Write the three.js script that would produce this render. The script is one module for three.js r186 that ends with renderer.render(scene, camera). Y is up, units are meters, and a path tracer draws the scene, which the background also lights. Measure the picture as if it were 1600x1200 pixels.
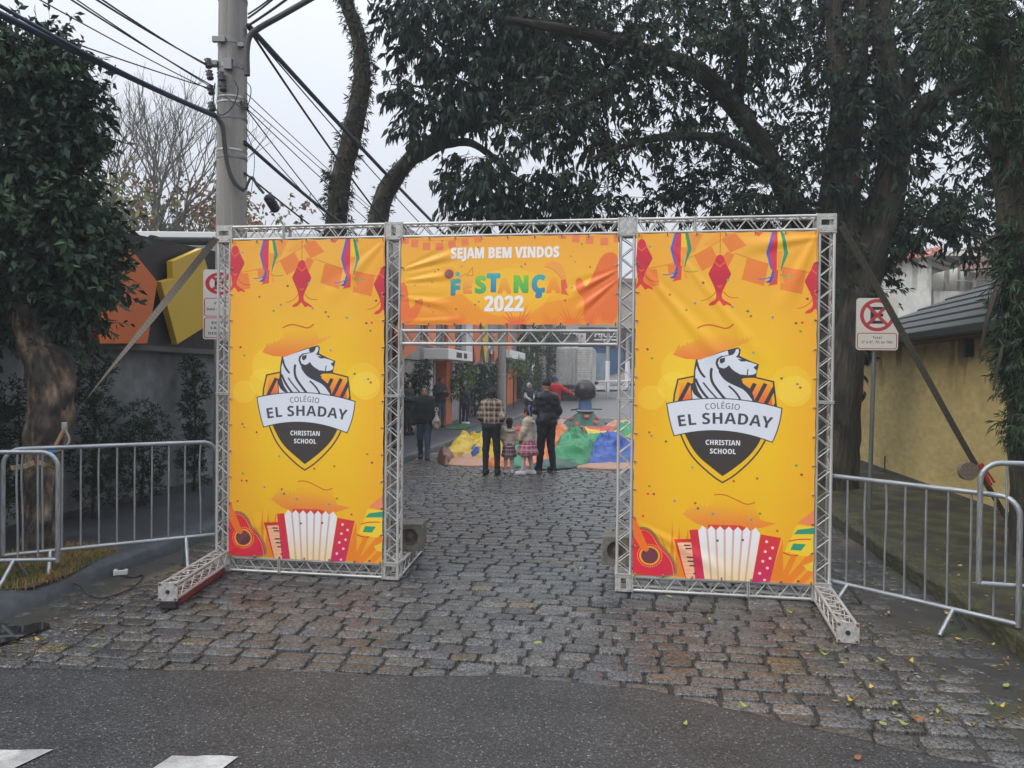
import * as THREE from 'three';
import { mergeGeometries } from 'three/addons/utils/BufferGeometryUtils.js';
import { RoundedBoxGeometry } from 'three/addons/geometries/RoundedBoxGeometry.js';

// ---------------------------------------------------------------- camera, sky, sun, exposure
const scene = new THREE.Scene();
const EYE = 1.84, FPX = 1200, PITCH = -0.010, ROLL = 0.0105;
const camera = new THREE.PerspectiveCamera(2 * Math.atan(600 / FPX) * 180 / Math.PI, 4 / 3, 0.05, 900);
camera.rotation.order = 'YXZ';
camera.position.set(0, EYE, 0);
camera.rotation.set(PITCH, 0, ROLL);
scene.add(camera);
const renderer = new THREE.WebGLRenderer({ antialias: true });
renderer.toneMapping = THREE.LinearToneMapping;
renderer.toneMappingExposure = 1.36;
renderer.shadowMap.enabled = true;
renderer.setSize(1024, 768);

// small seeded generators and noise
function rng(seed) { let a = seed >>> 0; return () => { a = (a + 0x6D2B79F5) >>> 0; let t = a; t = Math.imul(t ^ (t >>> 15), t | 1); t ^= t + Math.imul(t ^ (t >>> 7), t | 61); return ((t ^ (t >>> 14)) >>> 0) / 4294967296; }; }
function hash3(x, y, z) { let h = Math.imul(x | 0, 374761393) ^ Math.imul(y | 0, 668265263) ^ Math.imul(z | 0, 2147483647 ^ 0x5bd1e995); h = Math.imul(h ^ (h >>> 13), 1274126177); h ^= h >>> 16; return (h >>> 0) / 4294967296; }
const sm = (t) => t * t * (3 - 2 * t), lerp = (a, b, t) => a + (b - a) * t, clamp = (x, a = 0, b = 1) => Math.min(b, Math.max(a, x));
const smooth = (a, b, x) => sm(clamp((x - a) / (b - a)));
function noise3(x, y, z) {
  const X = Math.floor(x), Y = Math.floor(y), Z = Math.floor(z), u = sm(x - X), v = sm(y - Y), w = sm(z - Z);
  const h = (i, j, k) => hash3(X + i, Y + j, Z + k);
  return lerp(lerp(lerp(h(0, 0, 0), h(1, 0, 0), u), lerp(h(0, 1, 0), h(1, 1, 0), u), v), lerp(lerp(h(0, 0, 1), h(1, 0, 1), u), lerp(h(0, 1, 1), h(1, 1, 1), u), v), w);
}
const fbm = (x, y, z = 0, o = 4) => { let s = 0, a = 0.5, n = 0; for (let i = 0; i < o; i++) { s += a * noise3(x, y, z + i * 17.3); n += a; a *= 0.5; x *= 2.03; y *= 2.03; z *= 2.03; } return s / n; };
// tileable 2-D noise, period p cells
function tnoise(x, y, p, seed) {
  const X = Math.floor(x), Y = Math.floor(y), u = sm(x - X), v = sm(y - Y), m = (a) => ((a % p) + p) % p;
  const h = (i, j) => hash3(m(X + i), m(Y + j), seed);
  return lerp(lerp(h(0, 0), h(1, 0), u), lerp(h(0, 1), h(1, 1), u), v);
}
const tfbm = (u, v, p, seed, o = 4) => { let s = 0, a = 0.5, n = 0; for (let i = 0; i < o; i++) { s += a * tnoise(u * p, v * p, p, seed + i); n += a; a *= 0.5; p *= 2; } return s / n; };

// the overcast sky: an even pale layer, brighter overhead as overcast skies are
const SKY_LEVEL = 1.0;
{
  const W = 512, H = 256, d = new Float32Array(W * H * 4);
  for (let j = 0; j < H; j++) {
    const el = ((j + 0.5) / H - 0.5) * Math.PI, up = Math.max(0, Math.sin(el));
    for (let i = 0; i < W; i++) {
      const az = (i + 0.5) / W * 2 * Math.PI, cx = Math.cos(az) * Math.cos(el), cz = Math.sin(az) * Math.cos(el);
      const n = fbm(cx * 2.2 + 9, Math.sin(el) * 4 + 3, cz * 2.2 + 5, 4) - 0.5;
      let L = (0.535 + 0.14 * up + 0.95 * up * up) * (1 + 0.10 * n) * SKY_LEVEL;
      if (el < 0) L *= 0.55;
      const o = (j * W + i) * 4;
      d[o] = L * 0.945; d[o + 1] = L * 1.0; d[o + 2] = L * 1.10; d[o + 3] = 1;
    }
  }
  const t = new THREE.DataTexture(d, W, H, THREE.RGBAFormat, THREE.FloatType);
  t.mapping = THREE.EquirectangularReflectionMapping; t.magFilter = THREE.LinearFilter; t.minFilter = THREE.LinearFilter; t.colorSpace = THREE.LinearSRGBColorSpace; t.needsUpdate = true;
  scene.background = t; scene.environment = t;
}
// the sun behind the cloud layer, over the left shoulder: very large and soft
const sun = new THREE.DirectionalLight(new THREE.Color().setRGB(1, 0.965, 0.90), 1.3);
sun.position.set(-22, 22, 16);
sun.castShadow = true; sun.shadow.radius = 70;
sun.shadow.camera.left = -60; sun.shadow.camera.right = 60; sun.shadow.camera.top = 60; sun.shadow.camera.bottom = -60; sun.shadow.camera.far = 160; sun.shadow.mapSize.set(4096, 4096);
scene.add(sun); scene.add(sun.target);

// ---------------------------------------------------------------- frames of reference
const V = (x, y, z) => new THREE.Vector3(x, y, z);
const UP = V(0, 1, 0);
const camE = new THREE.Euler(PITCH, 0, ROLL, 'YXZ');
// a point of the place seen at photograph pixel (u, v), so many metres in front of the lens
function at(u, v, depth) { const q = V((u - 800) / FPX, -(v - 600) / FPX, -1).applyEuler(camE); q.multiplyScalar(depth / -q.z); q.y += EYE; return q; }
function gnd(u, v, y = 0) { const q = V((u - 800) / FPX, -(v - 600) / FPX, -1).applyEuler(camE); q.multiplyScalar((y - EYE) / q.y); q.y = y; return q; }
// the street runs 8.5 degrees to the right of the view: s metres along it, t metres across it
const PSI = 8.5 * Math.PI / 180, CS = Math.cos(PSI), SN = Math.sin(PSI);
const P = (s, t, y = 0) => V(s * SN + t * CS, y, -s * CS + t * SN);
const ST = (q) => [q.x * SN - q.z * CS, q.x * CS + q.z * SN];
const RISE = (s, t = 0) => { let y = s > 30 ? 0.0011 * (s - 30) ** 2 : 0; if (s > 52) y = 0.0011 * 484 + 0.0484 * (s - 52); y += smooth(46, 62, s) * Math.max(0, t + 1) * 0.10; return y; };
const KL = -4.6, KR = 2.6, WL = -6.5, WR = 4.85, PAVE = 0.13;

// ---------------------------------------------------------------- naming, materials, geometry
const taken = {};
function numbered(name) { const n = taken[name] = (taken[name] ?? -1) + 1; return n ? `${name}_${String(n).padStart(3, '0')}` : name; }
function shade(o) { o.traverse((c) => { if (c.isMesh) { c.castShadow = true; c.receiveShadow = true; } }); return o; }
function tag(o, label, category, group, kind) { if (label) o.userData.label = label; if (category) o.userData.category = category; if (group) o.userData.group = group; if (kind) o.userData.kind = kind; return o; }
function thing(name, label, category, pos = V(0, 0, 0), turn = 0, group) { const o = new THREE.Group(); o.name = numbered(name); o.position.copy(pos); o.rotation.y = turn; tag(o, label, category, group); scene.add(o); return o; }
function part(parent, name, geo, mat) { const m = new THREE.Mesh(Array.isArray(geo) ? merge(geo) : geo, mat); m.name = name; m.castShadow = m.receiveShadow = true; parent.add(m); return m; }
function sub(parent, name) { const g = new THREE.Group(); g.name = name; parent.add(g); return g; }
function top(name, geo, mat, label, category, group, kind) { const m = new THREE.Mesh(Array.isArray(geo) ? merge(geo) : geo, mat); m.name = numbered(name); m.castShadow = m.receiveShadow = true; tag(m, label, category, group, kind); scene.add(m); return m; }
function setting(name, geo, mat) { return top(name, geo, mat, null, null, null, 'structure'); }
function copyOf(o, label, pos, turn = 0) { const c = o.clone(); c.name = numbered(o.name.replace(/_\d+$/, '')); c.userData = { ...o.userData }; if (label) c.userData.label = label; c.position.copy(pos); c.rotation.y = turn; scene.add(c); return c; }

function merge(list) {
  list = list.map((g) => { let q = g.index ? g.toNonIndexed() : g; if (!q.attributes.uv) q.setAttribute('uv', new THREE.BufferAttribute(new Float32Array(q.attributes.position.count * 2), 2)); if (!q.attributes.normal) q.computeVertexNormals(); return q; });
  const hasC = list.some((g) => g.attributes.color);
  for (const g of list) { for (const k of Object.keys(g.attributes)) if (!['position', 'normal', 'uv', 'color'].includes(k)) g.deleteAttribute(k); if (hasC && !g.attributes.color) g.setAttribute('color', new THREE.BufferAttribute(new Float32Array(g.attributes.position.count * 3).fill(1), 3)); }
  return mergeGeometries(list, false);
}
const lin = (c) => Array.isArray(c) ? new THREE.Color().setRGB(...c) : new THREE.Color(c);
function mat(color, roughness = 0.8, o = {}) { return new THREE.MeshStandardMaterial({ color: lin(color), roughness, ...o }); }
function box(w, h, d, x = 0, y = 0, z = 0, r = 0) { const g = r ? new RoundedBoxGeometry(w, h, d, 2, Math.min(r, w / 2.01, h / 2.01, d / 2.01)) : new THREE.BoxGeometry(w, h, d); g.translate(x, y, z); return g; }
function rod(a, b, r, n = 8, r2 = r) { const d = b.clone().sub(a), g = new THREE.CylinderGeometry(r2, r, d.length(), n, 1); g.applyQuaternion(new THREE.Quaternion().setFromUnitVectors(UP, d.clone().normalize())); g.translate((a.x + b.x) / 2, (a.y + b.y) / 2, (a.z + b.z) / 2); return g; }
function tube(pts, r, seg = 40, n = 8, closed = false) { return new THREE.TubeGeometry(new THREE.CatmullRomCurve3(pts, closed, 'centripetal'), seg, r, n, closed); }
function polyTube(pts, r, n = 6) { const c = new THREE.CurvePath(); for (let i = 0; i + 1 < pts.length; i++) c.add(new THREE.LineCurve3(pts[i], pts[i + 1])); return merge(pts.slice(0, -1).map((p, i) => rod(p, pts[i + 1], r, n))); }
// a tapering limb through points with radii; lumpy surface
function limb(pts, radii, seg, n, lump = 0, lf = 6, seed = 0) {
  const curve = new THREE.CatmullRomCurve3(pts, false, 'centripetal'), pos = [], uv = [], idx = [];
  const fr = curve.computeFrenetFrames(seg, false), m = radii.length - 1; let len = 0, prev = null;
  for (let i = 0; i <= seg; i++) {
    const t = i / seg, c = curve.getPointAt(t), k = Math.min(m - 1, Math.floor(t * m)), r0 = lerp(radii[k], radii[k + 1], t * m - k);
    if (prev) len += c.distanceTo(prev); prev = c;
    for (let j = 0; j <= n; j++) {
      const a = j / n * Math.PI * 2, dx = Math.cos(a), dy = Math.sin(a);
      const d = fr.normals[i].clone().multiplyScalar(dx).addScaledVector(fr.binormals[i], dy);
      const q = c.clone().addScaledVector(d, r0);
      const r = r0 * (1 + lump * (fbm(q.x * lf + seed, q.y * lf * 0.35, q.z * lf, 3) - 0.5) * 2);
      pos.push(c.x + d.x * r, c.y + d.y * r, c.z + d.z * r); uv.push(j / n * Math.max(1, Math.round(2 * Math.PI * radii[0] / 0.5)) * 0.5, len);
    }
  }
  for (let i = 0; i < seg; i++) for (let j = 0; j < n; j++) { const a = i * (n + 1) + j, b = a + n + 1; idx.push(a, a + 1, b, b, a + 1, b + 1); }
  // end caps
  const capAt = (i, flip) => { const c = curve.getPointAt(i / seg), o = pos.length / 3; pos.push(c.x, c.y, c.z); uv.push(0, 0); for (let j = 0; j < n; j++) { const a = i * (n + 1) + j; flip ? idx.push(o, a + 1, a) : idx.push(o, a, a + 1); } };
  capAt(0, true); capAt(seg, false);
  const g = new THREE.BufferGeometry(); g.setAttribute('position', new THREE.Float32BufferAttribute(pos, 3)); g.setAttribute('uv', new THREE.Float32BufferAttribute(uv, 2)); g.setIndex(idx); g.computeVertexNormals(); return g;
}
// a sheet over the (s, t) street frame, uv in metres
function sheet(s0, s1, t0, t1, ns, nt, hgt) {
  const pos = [], uv = [], idx = [];
  for (let i = 0; i <= ns; i++) for (let j = 0; j <= nt; j++) {
    const s = lerp(s0, s1, i / ns), a = typeof t0 === 'function' ? t0(s) : t0, b = typeof t1 === 'function' ? t1(s) : t1, t = lerp(a, b, j / nt), q = P(s, t, hgt(s, t));
    pos.push(q.x, q.y, q.z); uv.push(t, s);
  }
  for (let i = 0; i < ns; i++) for (let j = 0; j < nt; j++) { const a = i * (nt + 1) + j, b = a + nt + 1; idx.push(a, a + 1, b, b, a + 1, b + 1); }
  const g = new THREE.BufferGeometry(); g.setAttribute('position', new THREE.Float32BufferAttribute(pos, 3)); g.setAttribute('uv', new THREE.Float32BufferAttribute(uv, 2)); g.setIndex(idx); g.computeVertexNormals(); return g;
}
// an extruded outline standing in a vertical plane: o origin, right axis, thickness outward
function plate(outline, thick, bevel = 0) { const sh = new THREE.Shape(outline.map(([x, y]) => new THREE.Vector2(x, y))); return new THREE.ExtrudeGeometry(sh, { depth: thick - 2 * bevel, bevelEnabled: bevel > 0, bevelThickness: bevel, bevelSize: bevel, bevelOffset: -bevel, bevelSegments: 2, curveSegments: 10 }); }
// put geometry built in (x right, y up, z towards viewer) into place: origin o, right axis along yaw (rotation about y)
function place(g, o, yaw) { g.rotateY(yaw); g.translate(o.x, o.y, o.z); return g; }

// ---------------------------------------------------------------- computed textures
function dataTex(w, h, fn, srgb = true, rep) {
  const d = new Uint8Array(w * h * 4);
  for (let j = 0; j < h; j++) for (let i = 0; i < w; i++) { const c = fn((i + 0.5) / w, (j + 0.5) / h, i, j), o = (j * w + i) * 4; d[o] = clamp(c[0]) * 255; d[o + 1] = clamp(c[1]) * 255; d[o + 2] = clamp(c[2]) * 255; d[o + 3] = 255; }
  const t = new THREE.DataTexture(d, w, h); t.colorSpace = srgb ? THREE.SRGBColorSpace : THREE.NoColorSpace; t.wrapS = t.wrapT = THREE.RepeatWrapping; t.magFilter = THREE.LinearFilter; t.minFilter = THREE.LinearMipmapLinearFilter; t.generateMipmaps = true; if (rep) t.repeat.set(rep, rep); t.needsUpdate = true; return t;
}
const grey = (v) => [v, v, v];
function canvasTex(w, h, draw) { const c = document.createElement('canvas'); c.width = w; c.height = h; const x = c.getContext('2d'); draw(x, w, h); const t = new THREE.CanvasTexture(c); t.colorSpace = THREE.SRGBColorSpace; t.anisotropy = 8; return t; }
// ---------------------------------------------------------------- textures of the ground
const texAsphalt = dataTex(1024, 1024, (u, v, i, j) => {
  const a = tfbm(u, v, 6, 11, 4), jx = i + 2 * tnoise(u * 200, v * 200, 200, 17), jy = j + 2 * tnoise(u * 200, v * 200, 200, 18), g = hash3(jx >> 2, jy >> 2, 5), g2 = hash3(jx / 6 | 0, jy / 6 | 0, 6), f = hash3(i, j, 7);
  let c = 0.195 + 0.08 * (a - 0.5) + 0.05 * (f - 0.5) + 0.07 * (tnoise(u * 256, v * 256, 256, 3) - 0.5);
  if (g > 0.86) c += 0.20 * hash3(jx >> 2, jy >> 2, 9); if (g2 > 0.93) c += 0.24 * hash3(jx / 6 | 0, jy / 6 | 0, 8); if (g2 < 0.12) c -= 0.06; if (g < 0.14) c -= 0.06;
  return [c * 0.985, c * 0.99, c * 1.01];
});
const bumpAsphalt = dataTex(512, 512, (u, v, i, j) => grey(0.45 * tnoise(u * 128, v * 128, 128, 31) + 0.35 * tnoise(u * 64, v * 64, 64, 32) + 0.2 * hash3(i, j, 33)), false);
const texGranite = dataTex(512, 512, (u, v, i, j) => {
  const a = tfbm(u, v, 5, 41, 3), f = hash3(i >> 1, j >> 1, 42), f2 = tnoise(u * 96, v * 96, 96, 43), f3 = tnoise(u * 40, v * 40, 40, 44);
  const c = 0.70 + 0.30 * (a - 0.5) + 0.36 * (f - 0.5) + 0.52 * (f2 - 0.5) + 0.46 * (f3 - 0.5);
  return [c, c * 0.985, c * 0.965];
});
const bumpGranite = dataTex(512, 512, (u, v, i, j) => grey(0.5 * tnoise(u * 60, v * 60, 60, 51) + 0.3 * tnoise(u * 120, v * 120, 120, 52) + 0.2 * tnoise(u * 16, v * 16, 16, 53)), false);
const texMottle = dataTex(512, 512, (u, v, i, j) => { const a = tfbm(u, v, 4, 61, 6), b = tfbm(u, v, 16, 71, 4), f = hash3(i, j, 62); return grey(0.80 + 0.34 * (a - 0.5) + 0.26 * (b - 0.5) + 0.10 * (f - 0.5)); });
const bumpMottle = dataTex(512, 512, (u, v, i, j) => grey(0.6 * tfbm(u, v, 32, 81, 3) + 0.4 * hash3(i, j, 82)), false);
const rep = (t, x, y = x) => { const c = t.clone(); c.repeat.set(x, y); c.needsUpdate = true; return c; };

const mAsphalt = mat([1, 1, 1], 0.5, { map: rep(texAsphalt, 1 / 1.6), bumpMap: rep(bumpAsphalt, 1 / 0.9), bumpScale: 0.010 });
const mGround = mat([0.07, 0.068, 0.062], 0.9, { map: rep(texMottle, 1 / 3) });
const mBed = mat([1, 1, 1], 0.6, { vertexColors: true, bumpMap: rep(bumpMottle, 1 / 0.5), bumpScale: 0.006 });
const mStone = mat([1, 1, 1], 0.25, { vertexColors: true, map: rep(texGranite, 1 / 0.42), bumpMap: rep(bumpGranite, 1 / 0.36), bumpScale: 0.0034 });
const mPaveL = mat([0.062, 0.066, 0.076], 0.5, { map: rep(texMottle, 1 / 1.7), bumpMap: rep(bumpAsphalt, 1 / 1.1), bumpScale: 0.004 });
const mKerbL = mat([0.085, 0.095, 0.115], 0.55, { map: rep(texMottle, 1 / 0.9), bumpMap: rep(bumpMottle, 1 / 0.4), bumpScale: 0.006 });

// ---------------------------------------------------------------- ground, road, cobbled street
{ // open ground to the horizon
  const g = new THREE.PlaneGeometry(900, 900, 90, 90); g.rotateX(-Math.PI / 2);
  const p = g.attributes.position, uv = g.attributes.uv;
  for (let i = 0; i < p.count; i++) { const q = V(p.getX(i), 0, p.getZ(i)), [s, t] = ST(q); p.setY(i, -0.12 + (s > 30 ? RISE(Math.min(s, 75), clamp(t, -20, 20)) - 0.3 * smooth(30, 40, s) : 0)); uv.setXY(i, q.x, q.z); }
  g.computeVertexNormals(); setting('ground', g, mGround);
}
const EDGE = [[-60, 4.9], [-6, 4.72], [-3.3, 4.70], [-1.5, 4.74], [0, 4.68], [0.8, 4.5], [1.65, 3.98], [2.2, 3.66], [3.2, 3.35], [6, 3.0], [60, 2.4]];
function edgeDepth(x) { for (let i = 0; i + 1 < EDGE.length; i++) if (x <= EDGE[i + 1][0]) { const k = (x - EDGE[i][0]) / (EDGE[i + 1][0] - EDGE[i][0]); return lerp(EDGE[i][1], EDGE[i + 1][1], k); } return 2.4; }
const edgeWob = (x) => 0.09 * (fbm(x * 1.7, 3.1, 0, 2) - 0.5) + 0.07 * (fbm(x * 9, 7.7, 0, 3) - 0.5);
{ // the asphalt of the crossing road on which the camera stands
  const pos = [], uv = [], idx = [], NX = 600, rows = [-14, -4, 1.5, 3, 3.9, 'm', 'e', 'l'];
  for (let i = 0; i <= NX; i++) {
    const k = i / NX * 2 - 1, x = 60 * Math.sign(k) * Math.abs(k) ** 2.2, e = edgeDepth(x) + edgeWob(x);
    for (const r of rows) { let d = r === 'm' ? e - 0.05 : r === 'e' ? e : r === 'l' ? e + 0.03 : Math.min(r, e - 0.2 - (3.9 - r) * 0.1), y = r === 'e' ? 0.007 : r === 'l' ? -0.045 : 0.011 + 0.004 * (fbm(x * 0.8, d * 0.8, 0, 2) - 0.5); pos.push(x, y, -d); uv.push(x, d); }
  }
  const R = rows.length;
  for (let i = 0; i < NX; i++) for (let j = 0; j + 1 < R; j++) { const a = i * R + j, b = a + R; idx.push(a, b, a + 1, a + 1, b, b + 1); }
  const g = new THREE.BufferGeometry(); g.setAttribute('position', new THREE.Float32BufferAttribute(pos, 3)); g.setAttribute('uv', new THREE.Float32BufferAttribute(uv, 2)); g.setIndex(idx); g.computeVertexNormals();
  setting('asphalt_road', g, mAsphalt);
}
{ // worn zebra bars painted on the road
  const mPaint = mat([0.62, 0.61, 0.59], 0.6, { map: rep(texMottle, 1 / 0.7), bumpMap: rep(bumpAsphalt, 1 / 0.9), bumpScale: 0.004 });
  const bar = (x0, x1, d1, sk) => {
    const n = 24, pos = [], uv = [], idx = [];
    for (let i = 0; i <= n; i++) for (let j = 0; j <= 12; j++) { const k = j / 12, d = lerp(d1, -1.2, k), w = 0.012 * (fbm(d * 7, i > n / 2 ? 4 : 9, 0, 3) - 0.5); const x = lerp(x0, x1, i / n) + sk * (d - d1) + (i === 0 || i === n ? w : 0), dd = d + (j === 0 ? 0.03 * (fbm(x * 14, 2.2, 0, 3) - 0.5) : 0); pos.push(x, 0.0175, -dd); uv.push(x, d); }
    for (let i = 0; i < n; i++) for (let j = 0; j < 12; j++) { const a = i * 13 + j, b = a + 13; idx.push(a, b, a + 1, a + 1, b, b + 1); }
    const g = new THREE.BufferGeometry(); g.setAttribute('position', new THREE.Float32BufferAttribute(pos, 3)); g.setAttribute('uv', new THREE.Float32BufferAttribute(uv, 2)); g.setIndex(idx); g.computeVertexNormals(); setting('road_marking', g, mPaint);
  };
  const a = gnd(82, 1174, 0.01), b = gnd(268, 1183, 0.01), c = gnd(370, 1187, 0.01);
  bar(a.x - 0.42, a.x, -a.z, 0.42); bar(b.x, c.x, -b.z, 0.30); bar(a.x - 1.2, a.x - 0.78, -a.z - 0.02, 0.5);
}
// how high the earth lies in the joints: it rises over the stones along the gutters
function mud(s, t) {
  const q = fbm(s * 0.9 + 3, t * 0.9, 1, 3), g = Math.max(smooth(0.85, 0.1, t - KL) * 0.9, smooth(1.35, 0.15, KR - t));
  return -0.020 + 0.010 * (q - 0.5) + 0.034 * clamp(g * (0.55 + 0.9 * (fbm(s * 1.6, t * 1.6, 9, 3) - 0.35)));
}
const far = (s, t) => RISE(s, t);
const street = new THREE.Group(); street.name = 'cobbled_street'; street.userData.kind = 'structure'; scene.add(street);
{
  const g = sheet(2.6, 34, KL - 0.2, KR + 0.2, 260, 74, (s, t) => mud(s, t) + far(s, t)), p = g.attributes.position, col = new Float32Array(p.count * 3);
  for (let i = 0; i < p.count; i++) {
    const [s, t] = ST(V(p.getX(i), 0, p.getZ(i))), n = fbm(s * 1.3, t * 1.3, 4, 4), m = fbm(s * 3, t * 3, 7, 3), gl = smooth(1.5, 0.1, t - KL), gr = smooth(1.6, 0, KR - t);
    let c = [0.034, 0.031, 0.028];
    const sand = gl * smooth(0.45, 0.58, n) * 0.95 + gr * smooth(0.55, 0.68, n) * 0.5, moss = smooth(0.55, 0.7, m) * (0.35 + 0.5 * gr);
    c = c.map((x, k) => lerp(x, [0.17, 0.125, 0.075][k], clamp(sand))); c = c.map((x, k) => lerp(x, [0.05, 0.055, 0.022][k], clamp(moss)));
    const f = 0.75 + 0.5 * hash3(i, 3, 1); col[i * 3] = c[0] * f; col[i * 3 + 1] = c[1] * f; col[i * 3 + 2] = c[2] * f;
    // keep the bed under the asphalt where the road covers it
    const e = edgeDepth(p.getX(i)); if (-p.getZ(i) < e - 0.02) p.setY(i, -0.05);
  }
  g.setAttribute('color', new THREE.BufferAttribute(col, 3)); g.computeVertexNormals();
  part(street, 'joint_earth', g, mBed);
}
// the stones, one by one: the nearest 300 as parts, the rest joined
{
  const R = rng(77), N = 12, near = [], rest = { pos: [], nor: [], uv: [], col: [], idx: [] };
  const tones = [[0.150, 0.152, 0.160], [0.168, 0.167, 0.168], [0.130, 0.135, 0.146], [0.158, 0.152, 0.144], [0.142, 0.137, 0.131]];
  function stone(s, t, a, b) {
    const y0 = far(s, t) + (R() - 0.5) * 0.012, tx = (R() - 0.5) * 0.035, tz = (R() - 0.5) * 0.035, rot = (R() - 0.5) * 0.06, e = 6 + R() * 6, ring = [];
    for (let k = 0; k < N; k++) { const an = (k + 0.5) / N * Math.PI * 2, c = Math.cos(an), d = Math.sin(an), r = (Math.abs(c) ** e + Math.abs(d) ** e) ** (-1 / e) * (1 + (R() - 0.5) * 0.07); const x = c * r * a, z = d * r * b; ring.push([x - z * rot, z + x * rot]); }
    const dome = 0.001 + R() * 0.004, pos = [], uv = [], idx = [];
    const add = (x, z, y) => { const q = P(s + z, t + x, y0 + y + tx * x + tz * z); pos.push(q.x, q.y, q.z); uv.push(t + x + near.length % 7 * 0.13, s + z); };
    for (const [sc, y] of [[1.02, -0.05], [1, -0.009], [0.90, -0.0005], [0.5, dome * 0.7]]) for (const [x, z] of ring) add(x * sc + (sc < 0.9 ? (R() - 0.5) * 0.006 : 0), z * sc + (sc < 0.9 ? (R() - 0.5) * 0.006 : 0), y + (sc < 0.9 ? (R() - 0.5) * 0.005 : 0));
    add(0, 0, dome);
    for (let l = 0; l < 3; l++) for (let k = 0; k < N; k++) { const i0 = l * N + k, i1 = l * N + (k + 1) % N; idx.push(i0, i1, i0 + N, i0 + N, i1, i1 + N); }
    for (let k = 0; k < N; k++) idx.push(3 * N + k, 3 * N + (k + 1) % N, 4 * N);
    const g = new THREE.BufferGeometry(); g.setAttribute('position', new THREE.Float32BufferAttribute(pos, 3)); g.setAttribute('uv', new THREE.Float32BufferAttribute(uv, 2)); g.setIndex(idx); g.computeVertexNormals();
    const tone = tones[Math.floor(R() * tones.length)], br = 0.72 + 0.55 * R(), big = 0.85 + 0.3 * fbm(s * 0.5, t * 0.5, 2, 2), warm = (fbm(s * 0.8, t * 0.8, 12, 3) - 0.5) * 0.25, col = new Float32Array(pos.length);
    const rust = R() < 0.04 ? 0.25 : 0;
    for (let i = 0; i < pos.length; i += 3) { col[i] = tone[0] * br * big * (1 + warm + rust); col[i + 1] = tone[1] * br * big * (1 + rust * 0.2); col[i + 2] = tone[2] * br * big * (1 - warm - rust); }
    g.setAttribute('color', new THREE.BufferAttribute(col, 3));
    return g;
  }
  const push = (g) => { const o = rest.pos.length / 3; for (const [k, n] of [['pos', 'position'], ['nor', 'normal'], ['uv', 'uv'], ['col', 'color']]) for (const x of g.attributes[n].array) rest[k].push(x); for (const x of g.index.array) rest.idx.push(o + x); };
  const list = [];
  let s = 2.9;
  while (s < 34) {
    const dep = 0.128 + R() * 0.03; let t = KL - 0.02 - R() * 0.2;
    while (t < KR) {
      const w = 0.19 + R() * 0.10, tc = t + w / 2, sc = s + dep / 2 + 0.10 * (fbm(tc * 0.35, s * 0.12, 5, 2) - 0.5) * 2 - 0.0045 * (tc + 1) ** 2 * 0.9 + (R() - 0.5) * 0.012;
      const q = P(sc, tc), e = edgeDepth(q.x) + edgeWob(q.x);
      if (-q.z > e - 0.04 && tc + w / 2 < KR + 0.06 && tc - w / 2 > KL - 0.12) list.push([sc, tc, w / 2 - 0.005 - R() * 0.006, dep / 2 - 0.004 - R() * 0.005, -q.z, 800 + 1200 * q.x / -q.z]);
      t += w;
    }
    s += dep;
  }
  const mine = list.filter((l) => l[5] > 20 && l[5] < 1580).sort((a, b) => a[4] - b[4]).slice(0, 300), set = new Set(mine);
  for (const l of list) { const g = stone(...l.slice(0, 4)); if (set.has(l)) { near.push(g); part(street, 'cobblestone', g, mStone); } else push(g); }
  const g = new THREE.BufferGeometry(); g.setAttribute('position', new THREE.Float32BufferAttribute(rest.pos, 3)); g.setAttribute('normal', new THREE.Float32BufferAttribute(rest.nor, 3)); g.setAttribute('uv', new THREE.Float32BufferAttribute(rest.uv, 2)); g.setAttribute('color', new THREE.Float32BufferAttribute(rest.col, 3)); g.setIndex(rest.idx);
  const m = part(street, 'cobblestones', g, mStone); m.userData.kind = 'stuff';
  console.log('stones', list.length);
}
{ // the street further off, too far to tell the stones apart
  const tex = dataTex(512, 512, (u, v, i, j) => { const r = Math.floor(v * 14), k = (u * 8 + (r % 2) * 0.5) % 1, jv = (v * 14) % 1, joint = (k < 0.06 || jv < 0.12) ? 0.45 : 1, c = (0.38 + 0.12 * hash3(Math.floor(u * 8 + (r % 2) * 0.5) % 8, r, 3) + 0.08 * (hash3(i, j, 2) - 0.5)) * joint; return [c, c * 0.99, c * 0.98]; });
  setting('cobbled_street_far', sheet(33.9, 70, KL - 0.3, 16, 50, 12, (s, t) => far(s, t) - 0.004 - (t > KR && s < 46 ? 0.05 : 0)), mat([1, 1, 1], 0.42, { map: rep(tex, 1 / 1.9) }));
}
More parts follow.
